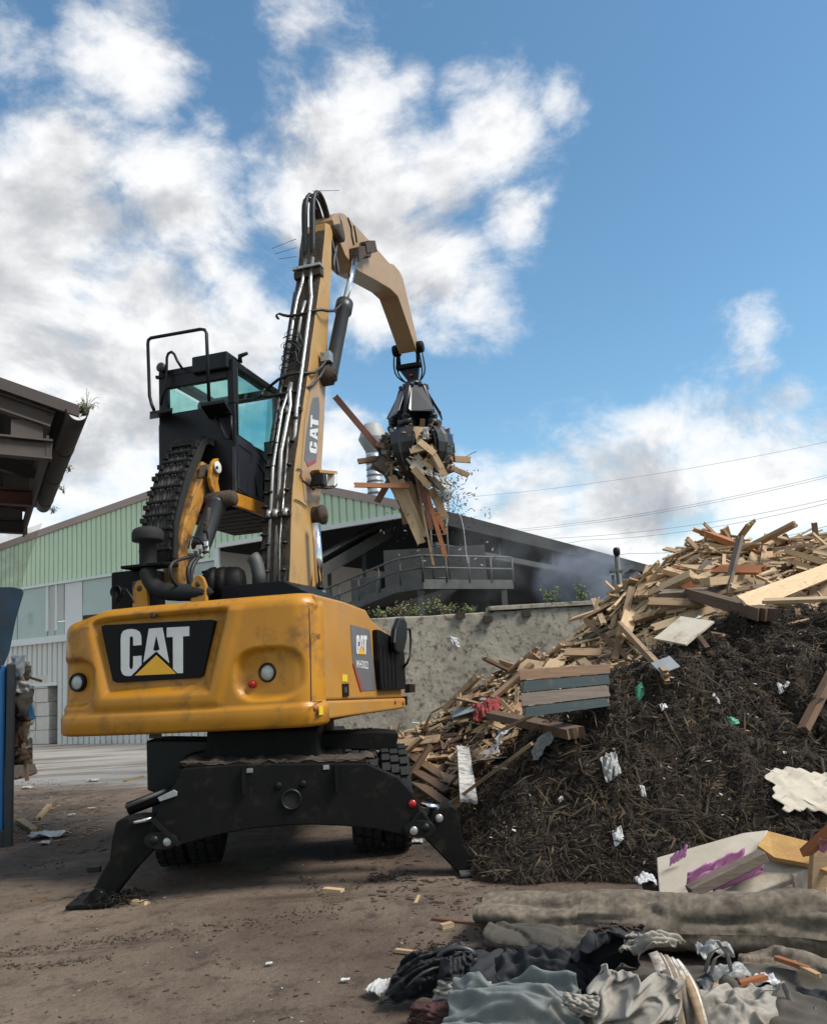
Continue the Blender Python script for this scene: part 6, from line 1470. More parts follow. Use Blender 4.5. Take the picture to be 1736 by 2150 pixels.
# green pallet
pl = [(1090, 1408), (1280, 1396), (1282, 1482), (1098, 1506)]
pc_ = hp(1185, 1455, lift=.34); YP_ = pc_.y-.05
gp2 = thing('green_pallet', 'dark green wooden pallet tipped on edge in the rubble', 'pallet', at(1185, 1500, YP_))
for k, (f0, f1, mt) in enumerate(((.0, .20, 'wood_brown'), (.24, .46, 'pallet_green'), (.50, .76, 'wood_grey'), (.80, 1.0, 'pallet_green'))):
    def qp(u, v, dy=0): 
        a = (pl[0][0]+(pl[1][0]-pl[0][0])*u, pl[0][1]+(pl[1][1]-pl[0][1])*u); b_ = (pl[3][0]+(pl[2][0]-pl[3][0])*u, pl[3][1]+(pl[2][1]-pl[3][1])*u)
        return at(a[0]+(b_[0]-a[0])*v, a[1]+(b_[1]-a[1])*v, YP_-.28*v+dy)
    e = .04*(k % 2); m = MB(); m.prism([qp(0+e, f0), qp(1-.02*k, f0), qp(1, f1), qp(e*.5, f1)], (0, .03, .01)); m.build('slat', mt, gp2)
for u in (.04, .5, .95):
    m = MB(); m.prism([qp(u-.03, .02, .03), qp(u+.03, .02, .03), qp(u+.03, .98, .03), qp(u-.03, .98, .03)], (0, .10, .03)); m.build('bearer', 'wood_grey', gp2)

# ================================================================== cloth and sheet helpers
def crumple(name, quad, m_, label, cat, nu=34, nv=26, amp=.10, freq=3., seed=0, dome=.1, fold=.0, thick=.006, sag=True, group=None, base=None, ragged=.06):
    """a crumpled sheet spanned by four world points (a, b along u; d, c along v)"""
    a, b_, c, d = [Vector(q) for q in quad]
    nn = (b_-a).cross(d-a).normalized(); nn = nn if nn.z > 0 else -nn
    if abs(nn.z) < .3 and nn.y > 0: nn = -nn
    def fn(u, v):
        ed = min(u, 1-u, v, 1-v)
        uu = u+ragged*nz(v*6, seed, 1)*(1 if ed < .2 else .4); vv = v+ragged*nz(u*6, seed, 5)*(1 if ed < .2 else .4)
        p = a.lerp(b_, uu).lerp(d.lerp(c, uu), vv)
        x, y = u*freq+seed*3.7, v*freq*1.1
        ca_, sa_ = cos(seed*1.7), sin(seed*1.7); xa, ya = x*ca_-y*sa_, x*sa_+y*ca_
        wx, wy = xa*.55+.5*nz(xa, ya, seed+9), ya*1.5+.5*nz(ya*.8, xa*.8, seed+2)
        rd = max(0, 1-abs(nz(wx, wy, seed)*2.6))**1.6; rd2 = max(0, 1-abs(nz(wy*1.7, wx*2.6, seed+4)*2.6))**1.6; rd3 = max(0, 1-abs(nz(wx*4.1, wy*3.3, seed+6)*2.4))**1.4
        h = amp*(.85*rd+.50*rd2+.24*rd3)+dome*sin(pi*min(1, max(0, u)))*sin(pi*min(1, max(0, v)))+fold*sin(u*9+2*nz(v*3, seed))
        return p+nn*h
    m = MB(); m.grid(fn, nu, nv); o = m.build(name, m_, None, solid=thick, subd=1, fixn=False)
    recenter(o); return tag(o, label, cat, group)
def rag(px, py, w, h, Y=None, z=0.0):
    p = gnd(px, py, z) if Y is None else at(px, py, Y)
    return [p+Vector((-w/2, -h/2, 0)), p+Vector((w/2, -h/2, 0)), p+Vector((w/2, h/2, 0)), p+Vector((-w/2, h/2, 0))]
def on_heap(px, py, w, h, up=.03):
    w *= .8; h *= .8
    p = hp(px, py); f = lambda x, y: max(zw(x, y), zm(x, y), 0)+up
    return [Vector((p.x+a*w/2, p.y+b_*h/2, f(p.x+a*w/2, p.y+b_*h/2))) for a, b_ in ((-1, -1), (1, -1), (1, 1), (-1, 1))]
crumple('red_cloth', on_heap(1026, 1530, .50, .36, .26), 'cloth_red', 'crumpled red cloth lying in the rubble', 'cloth', amp=.06, dome=.10, seed=1)
crumple('blue_wrapper', on_heap(1056, 1572, .14, .14, .2), 'blue_bit', 'small bright blue wrapper in the rubble', 'wrapper', 10, 10, amp=.03, dome=.04, seed=2)
crumple('white_rag', on_heap(1064, 1590, .30, .26, .16), 'paper_white', 'dirty white rag beside the blue wrapper', 'rag', 18, 14, amp=.05, dome=.05, seed=3)
crumple('pale_rag', on_heap(1148, 1592, .26, .22, .05), 'plastic_grey', 'dirty beige rag caught on the mulch shoulder', 'rag', 20, 16, amp=.06, dome=.06, seed=4)
crumple('grey_bag', on_heap(1284, 1622, .17, .20, .05), 'plastic_grey', 'greyish pink plastic bag half sunk in the mulch', 'bag', 18, 16, amp=.05, dome=.04, seed=5)
crumple('white_plastic', on_heap(1440, 1330, .5, .35, .14), 'plastic_white', 'white plastic sheet crumpled in the timber heap', 'sheet', amp=.05, dome=.05, seed=6)
crumple('white_board', on_heap(1690, 1705, .62, .30, .14), 'panel_cream', 'torn cream coloured sheet lying on the mulch', 'sheet', 30, 18, amp=.02, dome=.0, seed=7, freq=1.3, ragged=.18)
crumple('green_wrapper', on_heap(1345, 1472, .10, .08, .05), 'green_bit', 'small green wrapper on the mulch crest', 'wrapper', 8, 8, amp=.02, dome=.02, seed=8)
crumple('green_strip', on_heap(1540, 1530, .12, .06, .05), 'green_bit', 'torn green strip lower on the mulch slope', 'wrapper', 8, 8, amp=.02, dome=.02, seed=9)
for i, (px, py, w) in enumerate(((1640, 1470, .06), (1395, 1500, .07), (1300, 1780, .10), (1500, 1480, .05), (1655, 1455, .06), (1350, 1690, .05), (1180, 1700, .05))):
    crumple('paper_scrap', on_heap(px, py, w, w*.8, .05), 'paper_white', 'small pale paper scrap stuck on the mulch slope', 'paper', 8, 6, amp=.03, dome=.01, seed=20+i, group='paper scraps on the mulch')
# dark soil lump at the wall foot
# ---- pink-stained broken panel
pk = thing('broken_panel', 'broken cream insulation panel with pink film lying at the mulch foot', 'panel', gnd(1500, 1880))
def pp(px, py, z): return gnd(px, py, z)
PA = [(1378, 1800, .20), (1560, 1748, .38), (1612, 1742, .40), (1598, 1772, .33), (1640, 1795, .28), (1730, 1798, .30), (1718, 1822, .24), (1560, 1884, .06), (1384, 1884, .03)]
pts = [pp(*q) for q in PA]; m = MB(); m.prism(pts, (0, .015, -.045)); m.build('panel_face', 'panel_cream', pk, bevel=.008)
m = MB(); m.prism([pp(*q) for q in ((1590, 1775, .36), (1612, 1745, .42), (1730, 1775, .36), (1738, 1830, .26), (1690, 1812, .28), (1625, 1800, .30))], (0, .02, -.03)); m.build('foam_core', 'foam_ochre', pk)
def film(px0, py0, px1, py1, w, z0, z1, nm='pink_film', mt='pink_film', seed=1):
    a, b_ = pp(px0, py0, z0), pp(px1, py1, z1); y = Vector((0, -.5, .86))*w
    m = MB(); m.grid(lambda u, v: a.lerp(b_, u)+y*(v-.5)*(1+.5*nz(u*5, seed))+Vector((0, -.02, .03))*(1+1.6*nz(u*5, v*4, seed)), 16, 8); return m.build(nm, mt, pk, solid=.004, fixn=False)
film(1440, 1858, 1560, 1805, .16, .11, .24, seed=1); film(1405, 1815, 1440, 1795, .08, .19, .26, seed=2); film(1495, 1872, 1600, 1830, .10, .09, .20, seed=3)
a, b_ = pp(1445, 1880, .10), pp(1600, 1803, .30); m = MB(); m.box((a+b_)/2+Vector((0, -.03, .03)), ((b_-a).length, .10, .07), frame_of(b_-a)); m.build('frame_batten', 'wood_grey', pk, bevel=.006)
m = MB(); m.prism([pp(*q) for q in ((1665, 1838, .20), (1738, 1805, .28), (1740, 1900, .0), (1676, 1905, .0))], (0, .04, 0)); m.build('panel_end', 'panel_cream', pk)
m = MB(); m.box(pp(1715, 1850, .18), (.10, .06, .5), Matrix.Rotation(.2, 3, 'Y')); m.build('end_post', 'wood_tan', pk)
board('stick', pp(1690, 1790, .48), pp(1760, 1728, .75), .06, .05, 'wood_orange', 'orange stick end rising behind the broken panel', up=(0, -1, .3))
crumple('pink_scrap', [pp(1720, 1795, .5), pp(1760, 1795, .5), pp(1760, 1765, .62), pp(1720, 1765, .62)], 'pink_film', 'pink film scrap beside the orange stick', 'film', 8, 8, amp=.03, dome=.03, seed=31)
for i, (px, py, s) in enumerate(((1480, 1895, .12), (1360, 1860, .12), (1345, 1880, .1), (1520, 1900, .09))):
    q = gnd(px, py, .04); m = MB(); m.lathe(q-Vector((0, 0, .05)), (r.gauss(0, .3), r.gauss(0, .3), 1), [(.001, 0), (s*.5, .01), (s*.6, .05), (s*.45, .10), (.001, .11)], 9)
    solo(m, 'mud_lump', 'mud_caked', 'lump of mud behind the rolled carpet', 'lump', 'mud lumps behind the carpet')
crumple('white_wrapper', rag(1355, 1858, .14, .12, z=.06), 'plastic_white', 'white crinkled wrapper beside the broken panel', 'wrapper', 14, 12, amp=.05, dome=.05, seed=33)

# ================================================================== FOREGROUND RUBBISH
def roll(name, path, rad, m_, label, seed=1, squash=.62, nseg=170, ring=48, folds=.11, cat='carpet'):
    P = [Vector(q) for q in path]; m = MB()
    def pos(t):
        q = t*(len(P)-1); i = min(int(q), len(P)-2); f = q-i; f = f*f*(3-2*f)*.5+f*.5; return P[i].lerp(P[i+1], f)
    def fn(u, v):
        p = pos(v); d = (pos(min(1, v+.01))-pos(max(0, v-.01))).normalized(); s = d.cross(Vector((0, 0, 1))).normalized(); a = 2*pi*u
        rr = rad[0]+(rad[1]-rad[0])*v; k = 1+folds*3*nz(v*4+seed, cos(a)*1.2, sin(a)*1.2+seed)+folds*1.5*sin(a*3+v*5+nz(v*6, seed)*2)*max(0, sin(a))-folds*2.2*max(0, 1-abs(nz(v*3+a*.35+seed, a*1.1, 3))*5)*(.3+max(0, sin(a)))+.03*nz(v*30, a*4, seed)+.015*nz(v*90, a*9, seed)
        if v < .02 or v > .98: k *= .97
        return p+s*cos(a)*rr*k+Vector((0, 0, 1))*(sin(a)*rr*squash*k+rr*squash)
    m.grid(fn, ring, nseg)
    for e in (0, nseg):
        b = e*(ring+1); m.f.append([b+i for i in range(ring)]); m.sm.append(False)
    o = m.build(name, m_, None); recenter(o); return tag(o, label, cat)
gA, gB, gC, gD = gnd(1020, 1985), gnd(1250, 2005), gnd(1480, 2040), gnd(1850, 2075)
roll('rolled_carpet', [gA+Vector((.0, .25, 0)), gB+Vector((0, .30, .0)), gC+Vector((0, .38, .0)), gD+Vector((0, .40, 0))], (.19, .30), 'carpet', 'long beige grey rolled carpet lying across the rubbish', 2, .60)
roll('folded_carpet', [gnd(1010, 2000)+Vector((.10, .12, 0)), gnd(1200, 2025)+Vector((0, .1, 0)), gnd(1330, 2040)], (.15, .12), 'carpet_grey', 'dark lower fold of carpet under the long roll', 5, .55)
roll('carpet_strip', [gnd(1560, 2075)+Vector((0, .0, .04)), gnd(1650, 2085)+Vector((0, .05, .03)), gnd(1850, 2130)+Vector((0, .1, 0))], (.10, .17), 'carpet', 'narrower beige carpet roll below the long roll', 7, .6)
roll('black_tarp_roll', [gnd(1580, 2110), gnd(1660, 2125), gnd(1800, 2160)], (.06, .10), 'cloth_black', 'black tarpaulin roll under the narrower carpet', 9, .7, cat='tarpaulin')
crumple('soil_patch', [gnd(1250, 1985, .22), gnd(1360, 1985, .24), gnd(1350, 1950, .30), gnd(1265, 1945, .30)], 'mud_caked', 'clump of dark roots lying on the rolled carpet', 'soil', amp=.05, dome=.06, seed=12, ragged=.2)
# black coat thrown over a hump
crumple('black_coat', [gnd(1170, 2095, .05), gnd(1345, 2040, .12), gnd(1352, 1985, .40), gnd(1255, 1985, .42)], 'cloth_black', 'black padded coat draped up against the rolled carpet', 'coat', 40, 30, amp=.07, dome=.10, seed=13, freq=1.7)
m = MB()
arc = [gnd(1195, 2060, .10), gnd(1250, 2000, .30), gnd(1300, 1965, .40), gnd(1335, 1955, .42), gnd(1358, 1972, .32)]
m.grid(lambda u, v: (lambda q, i, f: arc[i].lerp(arc[i+1], f))(u*4, min(int(u*4), 3), u*4-min(int(u*4), 3))+Vector((.02, -.05, -.03))*v+Vector((0, 0, .02*sin(u*8))), 24, 4)
solo(m, 'black_strap', 'cloth_black', 'broad black strap arching over the padded coat', 'strap', solid=.012, subd=1)
crumple('dark_tarp', [gnd(960, 2120, .01), gnd(1300, 2110, .02), gnd(1300, 2010, .10), gnd(1000, 2010, .06)], 'cloth_black', 'dark wet tarpaulin spread under the rags', 'tarpaulin', 40, 24, amp=.05, dome=.05, seed=14)
crumple('dark_underlay', [gnd(1280, 2185, .02), gnd(1800, 2200, .02), gnd(1800, 2060, .10), gnd(1300, 2035, .12)], 'carpet_grey', 'dark dirty underlay spread beneath the plastic and veneer', 'underlay', 50, 28, amp=.06, dome=.05, seed=19, freq=1.8)
crumple('grey_blanket', [gnd(1060, 2110, .06), gnd(1290, 2100, .10), gnd(1270, 2030, .22), gnd(1040, 2020, .16)], 'cloth_black', 'soaked charcoal blanket between the coat and the blue grey sheet', 'blanket', 44, 26, amp=.09, dome=.08, seed=27, freq=1.7)
crumple('brown_sheet', [gnd(1430, 2190, .03), gnd(1640, 2190, .03), gnd(1620, 2100, .12), gnd(1440, 2090, .14)], 'cloth_pale', 'dirty beige sheet under the white plastic tangle', 'sheet', 40, 26, amp=.07, dome=.05, seed=29, freq=1.6)
crumple('blue_grey_sheet', [gnd(930, 2190, .02), gnd(1235, 2195, .04), gnd(1215, 2075, .20), gnd(960, 2085, .14)], 'cloth_bluegrey', 'blue grey tarpaulin sheet crumpled in the rubbish', 'sheet', 46, 30, amp=.10, dome=.08, seed=15, freq=1.5)
crumple('pale_sack', [gnd(1215, 2150, .06), gnd(1425, 2165, .10), gnd(1435, 2045, .34), gnd(1265, 2020, .36)], 'cloth_pale', 'pale beige sacking crumpled into a hump', 'sack', 50, 40, amp=.12, dome=.12, seed=16, freq=1.5)
crumple('pale_sack_corner', [gnd(1178, 2115, .22), gnd(1250, 2140, .18), gnd(1260, 2095, .26), gnd(1185, 2085, .27)], 'cloth_pale', 'pointed pale cloth corner on the blue grey sheet', 'cloth', 20, 14, amp=.04, dome=.03, seed=17)
crumple('striped_blanket', [gnd(1300, 2010, .34), gnd(1400, 2000, .36), gnd(1440, 1985, .34), gnd(1320, 1972, .40)], 'cloth_pale', 'muddy folded blanket behind the pale sacking', 'blanket', 26, 16, amp=.07, dome=.06, seed=18)
# splintered bundle of veneer strips running to the lower edge
r = random.Random(55); vb = thing('veneer_strips', 'bundle of splintered pale veneer strips curving down between the rags', 'veneer', gnd(1440, 2120))
for k in range(15):
    f = k/14; x0 = 1370+50*f; x1 = 1385+105*f
    a, b_, c = gnd(x0, 2000+20*f, .38-.05*f), gnd(x0+42, 2068, .30), gnd(x1+r.uniform(-8, 8), 2178+r.uniform(-14, 10), .07+.05*r.random())
    w = r.uniform(.014, .032); m = MB()
    def fn(u, v, a=a, b_=b_, c=c, w=w): p = a.lerp(b_, u).lerp(b_.lerp(c, u), u); return p+Vector((1, .1, .2))*w*(v-.5)*2*(1-.4*abs(u-.5))
    m.grid(fn, 12, 1); m.build('strip', 'wood_white' if k % 3 == 0 else ('wood_tan' if k % 3 == 1 else 'wood_grey'), vb, solid=.006)
# shredded white plastic and film
for i, (px, py, w, h, z, mt, lb) in enumerate(((1500, 2010, .16, .10, .28, 'plastic_grey', 'grey shiny film loop beside the narrow carpet'), (1530, 2060, .20, .12, .14, 'plastic_grey', 'torn grey white plastic film tangle below the narrow carpet'), (1600, 2075, .16, .10, .12, 'plastic_white', 'white plastic strip bent over the black tarpaulin'), (1500, 2085, .14, .12, .1, 'plastic_grey', 'grey film scrap beside the veneer strips'), (1560, 2100, .18, .1, .06, 'cloth_pale', 'dirty beige rag near the black tarpaulin'), (1640, 2140, .22, .1, .03, 'cloth_maroon', 'brown torn cloth at the lower edge of the rubbish'), (1720, 2150, .2, .1, .02, 'blue_pale', 'pale blue plastic scrap at the lower rubbish edge'))):
    crumple('plastic_scrap', rag(px, py, w, h, z=z), mt, lb, 'plastic' if 'plast' in mt else 'rag', 18, 12, amp=.045, dome=.03, seed=60+i, freq=2)
for i, (pts, w, lb) in enumerate((([(1480, 2040, .2), (1490, 2000, .34), (1520, 1985, .38), (1540, 2010, .26)], .02, 'silvery plastic band looping up left of the narrow carpet'), ([(1490, 2050, .2), (1500, 2012, .30), (1525, 2000, .32), (1535, 2040, .2)], .018, 'second silvery band inside the plastic loop'), ([(1505, 1975, .42), (1515, 1990, .36), (1530, 2005, .30)], .015, 'thin pale strip on the rolled carpet'), ([(1620, 2095, .16), (1640, 2060, .24), (1652, 2085, .16), (1660, 2110, .1)], .022, 'white bent plastic strip by the black tarpaulin'), ([(1585, 2105, .14), (1600, 2080, .2), (1625, 2078, .2)], .02, 'short white plastic strip by the beige rag'))):
    P = [gnd(*q) for q in pts]; m = MB()
    def fn(u, v, P=P, w=w):
        q = u*(len(P)-1); k = min(int(q), len(P)-2); return P[k].lerp(P[k+1], q-k)+Vector((1, -.2, .3))*w*(v-.5)
    m.grid(fn, 12, 1); solo(m, 'plastic_band', 'plastic_grey', lb, 'plastic', solid=.004, subd=1)
for i, (a, b_, w, mt, lb) in enumerate((((1490, 2130, .1), (1510, 2060, .16), .04, 'wood_pale', 'short pale lath upright by the veneer strips'), ((1550, 2065, .18), (1610, 2050, .2), .035, 'wood_orange', 'orange brown chip of wood on the beige rag'), ((1625, 2010, .22), (1700, 2035, .2), .03, 'wood_orange', 'orange splinter lying on the narrow carpet'), ((1660, 2020, .2), (1720, 2050, .2), .03, 'wood_tan', 'tan splinter lying on the narrow carpet'), ((1510, 2120, .06), (1545, 2150, .03), .05, 'wood_brown', 'brown wood chunk at the lower rubbish edge'), ((1560, 2140, .05), (1640, 2145, .04), .08, 'wood_brown', 'flat brown board at the lower rubbish edge'), ((1480, 2110, .08), (1478, 2160, .03), .03, 'wood_tan', 'thin tan stick left of the brown wood chunk'))):
    board('splinter', gnd(*a), gnd(*b_), w, .02, mt, lb, jag=.2, seed=i+40)
# left end of the rubbish: black bags, shoe, papers
crumple('black_bag', [gnd(795, 2120, .0), gnd(960, 2095, .02), gnd(985, 2000, .26), gnd(850, 2010, .20)], 'cloth_black', 'torn black bag bulging at the left end of the rubbish', 'bag', 40, 30, amp=.10, dome=.12, seed=70, freq=2.4)
crumple('black_bag_fold', [gnd(905, 2085, .10), gnd(985, 2050, .16), gnd(990, 1995, .30), gnd(930, 2000, .30)], 'cloth_black', 'upper fold of black plastic beside the carpet end', 'bag', 24, 18, amp=.06, dome=.05, seed=71)
crumple('beige_rag', [gnd(905, 2110, .06), gnd(1035, 2110, .08), gnd(1035, 2060, .18), gnd(925, 2055, .18)], 'cloth_pale', 'muddy beige rag between the black bag and the blue grey sheet', 'rag', 26, 18, amp=.05, dome=.06, seed=72)
crumple('white_paper', [gnd(766, 2090, .01), gnd(800, 2100, .02), gnd(822, 2062, .06), gnd(795, 2068, .03)], 'paper_white', 'crumpled white paper at the tip of the black bag', 'paper', 16, 12, amp=.03, dome=.03, seed=73)
crumple('red_brown_cloth', [gnd(862, 2150, .01), gnd(960, 2165, .01), gnd(950, 2105, .10), gnd(872, 2108, .09)], 'cloth_maroon', 'reddish brown cloth under the black bag', 'cloth', 22, 16, amp=.05, dome=.05, seed=74)
p = gnd(958, 2010, .25); jc = thing('plastic_clip_handle', 'grey plastic handle lying on the black bag', 'handle', p)
m = MB(); m.tube([p+Vector((.075*cos(a)*1.3, -.01, .05*sin(a))) for a in [2*pi*i/16 for i in range(17)]], .016, 8); m.build('grip', 'cyl_grey', jc)
for k in range(7):
    q0, q1 = gnd(820+r.uniform(0, 90), 2110-r.uniform(0, 60), .05+.1*r.random()), gnd(880+r.uniform(0, 120), 2075-r.uniform(0, 70), .22)
    m = MB(); m.tube([q0, q0.lerp(q1, .5)+Vector((0, -.03, .05)), q1], .012, 6); solo(m, 'black_cable', 'hose', 'black cable tangled in the torn black bag', 'cable', 'cables in the black bag', subd=1)

# ================================================================== LITTER ON THE YARD
r = random.Random(91)
def litter(n, seed, mt, lab, region, smin, smax, flat=.5):
    r = random.Random(seed); m = MB(); k = 0
    while k < n:
        px, py = r.uniform(region[0], region[1]), r.uniform(region[2], region[3]); p = gnd(px, py)
        if mulch_d(p.x, p.y) > 0: k += 1; continue
        k += 1; s = r.uniform(smin, smax); z = gz(p.x, p.y); M = Matrix.Rotation(r.uniform(0, 6.3), 3, 'Z') @ Matrix.Rotation(r.gauss(0, .2), 3, 'X')
        c = Vector((p.x, p.y, z+s*.08)); vs = [c+M @ Vector((a*s*r.uniform(.6, 1.3), b_*s*flat*r.uniform(.4, 1.1), h*s*.16)) for h in (0, 1) for a, b_ in ((-1, -1), (1, -.7), (.8, 1), (-.9, .8))]
        m.add(vs, [(0, 1, 2, 3), (4, 5, 6, 7), (0, 1, 5, 4), (1, 2, 6, 5), (2, 3, 7, 6), (3, 0, 4, 7)])
    tag(m.build('yard_litter', mt), lab, 'litter', kind='stuff')
litter(520, 1, 'mud_caked', 'dark crumbs of mud strewn over the yard', (-60, 1150, 1650, 2180), .005, .020)
litter(260, 2, 'wood_brown', 'brown wood chips strewn over the yard', (-60, 1150, 1640, 2180), .006, .022, .3)
litter(150, 3, 'wood_tan', 'pale wood chips strewn over the yard', (-60, 1150, 1620, 2180), .005, .016, .3)
litter(110, 4, 'paper_white', 'tiny white paper bits strewn over the yard', (-60, 1150, 1620, 2180), .004, .011)
litter(260, 5, 'wood_brown', 'wood chips and crumbs beside the skip', (20, 230, 1640, 1790), .012, .045, .4)
litter(120, 6, 'wood_tan', 'pale chips beside the skip', (20, 220, 1650, 1770), .02, .06, .3)
litter(200, 7, 'mud_caked', 'mud crumbs around the right stabiliser foot', (780, 1150, 1780, 1900), .012, .04)
for (px, py, n, sd_, lb) in ((245, 1895, 150, 41, 'matted tuft of dark roots beside the left stabiliser foot'), (800, 1848, 40, 42, 'thin patch of roots under the right tyres'), (930, 2000, 40, 43, 'small clump of roots by the torn black bag')):
    c = gnd(px, py); r2 = random.Random(sd_); m = MB()
    for k in range(n):
        a = r2.uniform(0, 6.3); q = c+Vector((r2.gauss(0, .13), r2.gauss(0, .07), r2.uniform(.005, .07 if n > 100 else .02))); L_ = r2.uniform(.04, .14)
        m.tube([q, q+Vector((cos(a)*L_*.5, sin(a)*L_*.5, .03*r2.random())), q+Vector((cos(a)*L_, sin(a)*L_, -.01))], [.005, .004, .002], 4)
    solo(m, 'root_tuft', 'strand_dark', lb, 'roots', fixn=False)
m = MB(); r3 = random.Random(12)
for (ax_, ay_, bx_, by_, n_, sp) in ((0, 1998, 380, 1960, 170, 4), (380, 1960, 720, 1905, 170, 5), (-20, 2032, 240, 2012, 90, 3), (630, 1845, 690, 1885, 50, 4), (30, 1822, 140, 1815, 60, 5), (820, 1985, 1000, 1965, 60, 8), (860, 2010, 920, 2055, 60, 4), (0, 1650, 120, 1640, 60, 4), (900, 1900, 1000, 1915, 40, 6)):
    for k in range(int(n_*1.3)):
        f = r3.random(); p = gnd(ax_+(bx_-ax_)*f, ay_+(by_-ay_)*f+r3.gauss(0, sp*1.6)+6*nz(f*5, ax_)); s = r3.uniform(.003, .013)*(1.8 if r3.random() < .08 else 1)
        m.box(p+Vector((0, 0, gz(p.x, p.y)+.004)), (s*r3.uniform(.6, 1.8), s*r3.uniform(.5, 1.2), s*.5), Matrix.Rotation(r3.uniform(-3, 3), 3, 'Z') @ Matrix.Rotation(r3.uniform(-.5, .5), 3, 'X'))
tag(m.build('dirt_windrow', 'mud_caked', fixn=False), 'thin scraped lines of dark dirt crumbs across the yard', 'dirt', kind='stuff')
LIT = [((105, 1757), .44, .22, 'plastic_white', 'crumpled white plastic bag flat on the yard by the skip'), ((95, 1772), .12, .1, 'paper_white', 'white paper scrap left of the flat plastic bag'), ((196, 1640), .22, .14, 'paper_white', 'white crumpled paper far back on the dry yard'), ((58, 1655), .2, .12, 'paper_white', 'white paper scrap near the foot of the skip pile'),
       ((192, 1698), .1, .06, 'paper_white', 'white flake on the dirt between skip and stabiliser'), ((150, 1712), .1, .06, 'paper_white', 'small white flake right beside the wood chips'), ((300, 1690), .1, .06, 'paper_white', 'white flake close to the left stabiliser leg'), ((725, 2058), .05, .03, 'paper_white', 'small pale scrap on bare dirt near the black bag'), ((565, 2024), .04, .03, 'paper_white', 'tiny pale scrap on bare dirt in the middle of the yard'),
       ((875, 1770), .12, .1, 'plastic_white', 'white plastic scrap behind the right stabiliser'), ((780, 1764), .12, .05, 'paper_white', 'pale scrap in the shade under the stabiliser beam')]
for i, ((px, py), w, h, mt, lb) in enumerate(LIT):
    crumple('paper_scrap', rag(px, py, w, h, z=.012), mt, lb, 'paper', 14, 10, amp=.25*h, dome=.10*h, seed=100+i)
BRD = [((905, 1930), (1010, 1942), .025, .02, 'wood_red', 'thin red brown stick lying left of the carpet roll'), ((925, 1946), (950, 1940), .05, .03, 'wood_pale', 'short pale block of wood beside the thin red stick'), ((278, 1893), (310, 1896), .06, .03, 'wood_pale', 'flat pale wood chip by the left stabiliser foot'), ((872, 1898), (880, 1880), .025, .015, 'wood_pale', 'thin pale splinter in front of the right stabiliser'),
       ((80, 1720), (105, 1690), .08, .04, 'wood_tan', 'tan wood chunk near the skip base'), ((40, 1722), (75, 1745), .10, .05, 'wood_tan', 'split tan block against the skip base'), ((70, 1790-38), (150, 1742), .06, .02, 'wood_tan', 'flat tan lath behind the white plastic bag'), ((830, 1995), (870, 2000), .03, .02, 'wood_tan', 'tan splinter lying on dirt left of the carpet'), ((185, 1826), (212, 1824), .05, .05, 'hose', 'short black rubber block left of the stabiliser leg'), ((50, 1862), (68, 1860), .04, .02, 'wood_brown', 'brown chip near the left edge of the yard'), ((66, 1892), (98, 1884), .03, .02, 'wood_brown', 'bent brown twig near the left yard edge'), ((680, 1866), (720, 1870), .06, .02, 'wood_pale', 'pale chip on the dirt under the beam front'), ((262, 1640), (300, 1630), .08, .03, 'wood_tan', 'tan chunk on the dirt behind the left stabiliser')]
for i, (a, b_, w, t, mt, lb) in enumerate(BRD):
    board('wood_scrap', gnd(*a, z=t*.5), gnd(*b_, z=t*.5), w, t, mt, lb, jag=.15, seed=300+i, cat='scrap')
# rubbish spilling over the skip end
r = random.Random(17)
SKM = ['plastic_white', 'panel_grey', 'cloth_pale', 'wood_tan', 'carpet_grey', 'wood_brown', 'paper_white', 'mud_caked']
for i in range(30):
    v = i/29; px = 30+20*r.random()+(6 if v > .3 else 0); py = 1400+ (1590-1400)*v+r.uniform(-6, 6); Yk = SF.w(-.05, .35, 0).y+r.uniform(-.1, .35)
    a = at(px, py, Yk); w, h = r.uniform(.10, .26), r.uniform(.14, .34)
    qd = [a+Vector((-w/2, 0, -h/2)), a+Vector((w/2, r.uniform(-.1, .1), -h/2)), a+Vector((w/2, .05, h/2)), a+Vector((-w/2, .05, h/2))]
    crumple('skip_rubbish', qd, SKM[i % 8], 'crumpled '+{'plastic_white': 'white plastic', 'panel_grey': 'grey sheet', 'cloth_pale': 'beige cloth', 'wood_tan': 'tan board', 'carpet_grey': 'grey carpet', 'wood_brown': 'brown board', 'paper_white': 'pale paper', 'mud_caked': 'muddy'}[SKM[i % 8]]+' scrap hanging out of the open skip end', 'scrap', 9, 9, amp=.07, dome=.05, seed=200+i, group='scraps spilling from the skip', freq=1.6)
for a, b_, w, mt, lb in (((28, 1380), (52, 1440), .05, 'wood_pale', 'pale lath wedged at the top of the skip rubbish'), ((54, 1420), (88, 1430), .03, 'wood_brown', 'dark rod poking out right from the skip rubbish'), ((50, 1560), (58, 1640), .04, 'wood_tan', 'tan lath propped at the foot of the skip rubbish'), ((62, 1480), (70, 1510), .06, 'blue_bit', 'blue plastic flap hanging from the skip rubbish')):
    Yk = SF.w(-.05, .3, 0).y; board('lath', at(*a, Yk), at(*b_, Yk-.05), w, .03, mt, lb, up=(0, -1, .2), seed=int(a[1]))
# heap of spill at the skip foot
crumple('skip_spill', [gnd(24, 1640), gnd(80, 1625), gnd(72, 1605, .12), gnd(30, 1600, .2)], 'mud_caked', 'small heap of spilled dirt behind the skip corner', 'dirt', 24, 20, amp=.05, dome=.08, seed=260, ragged=.04)

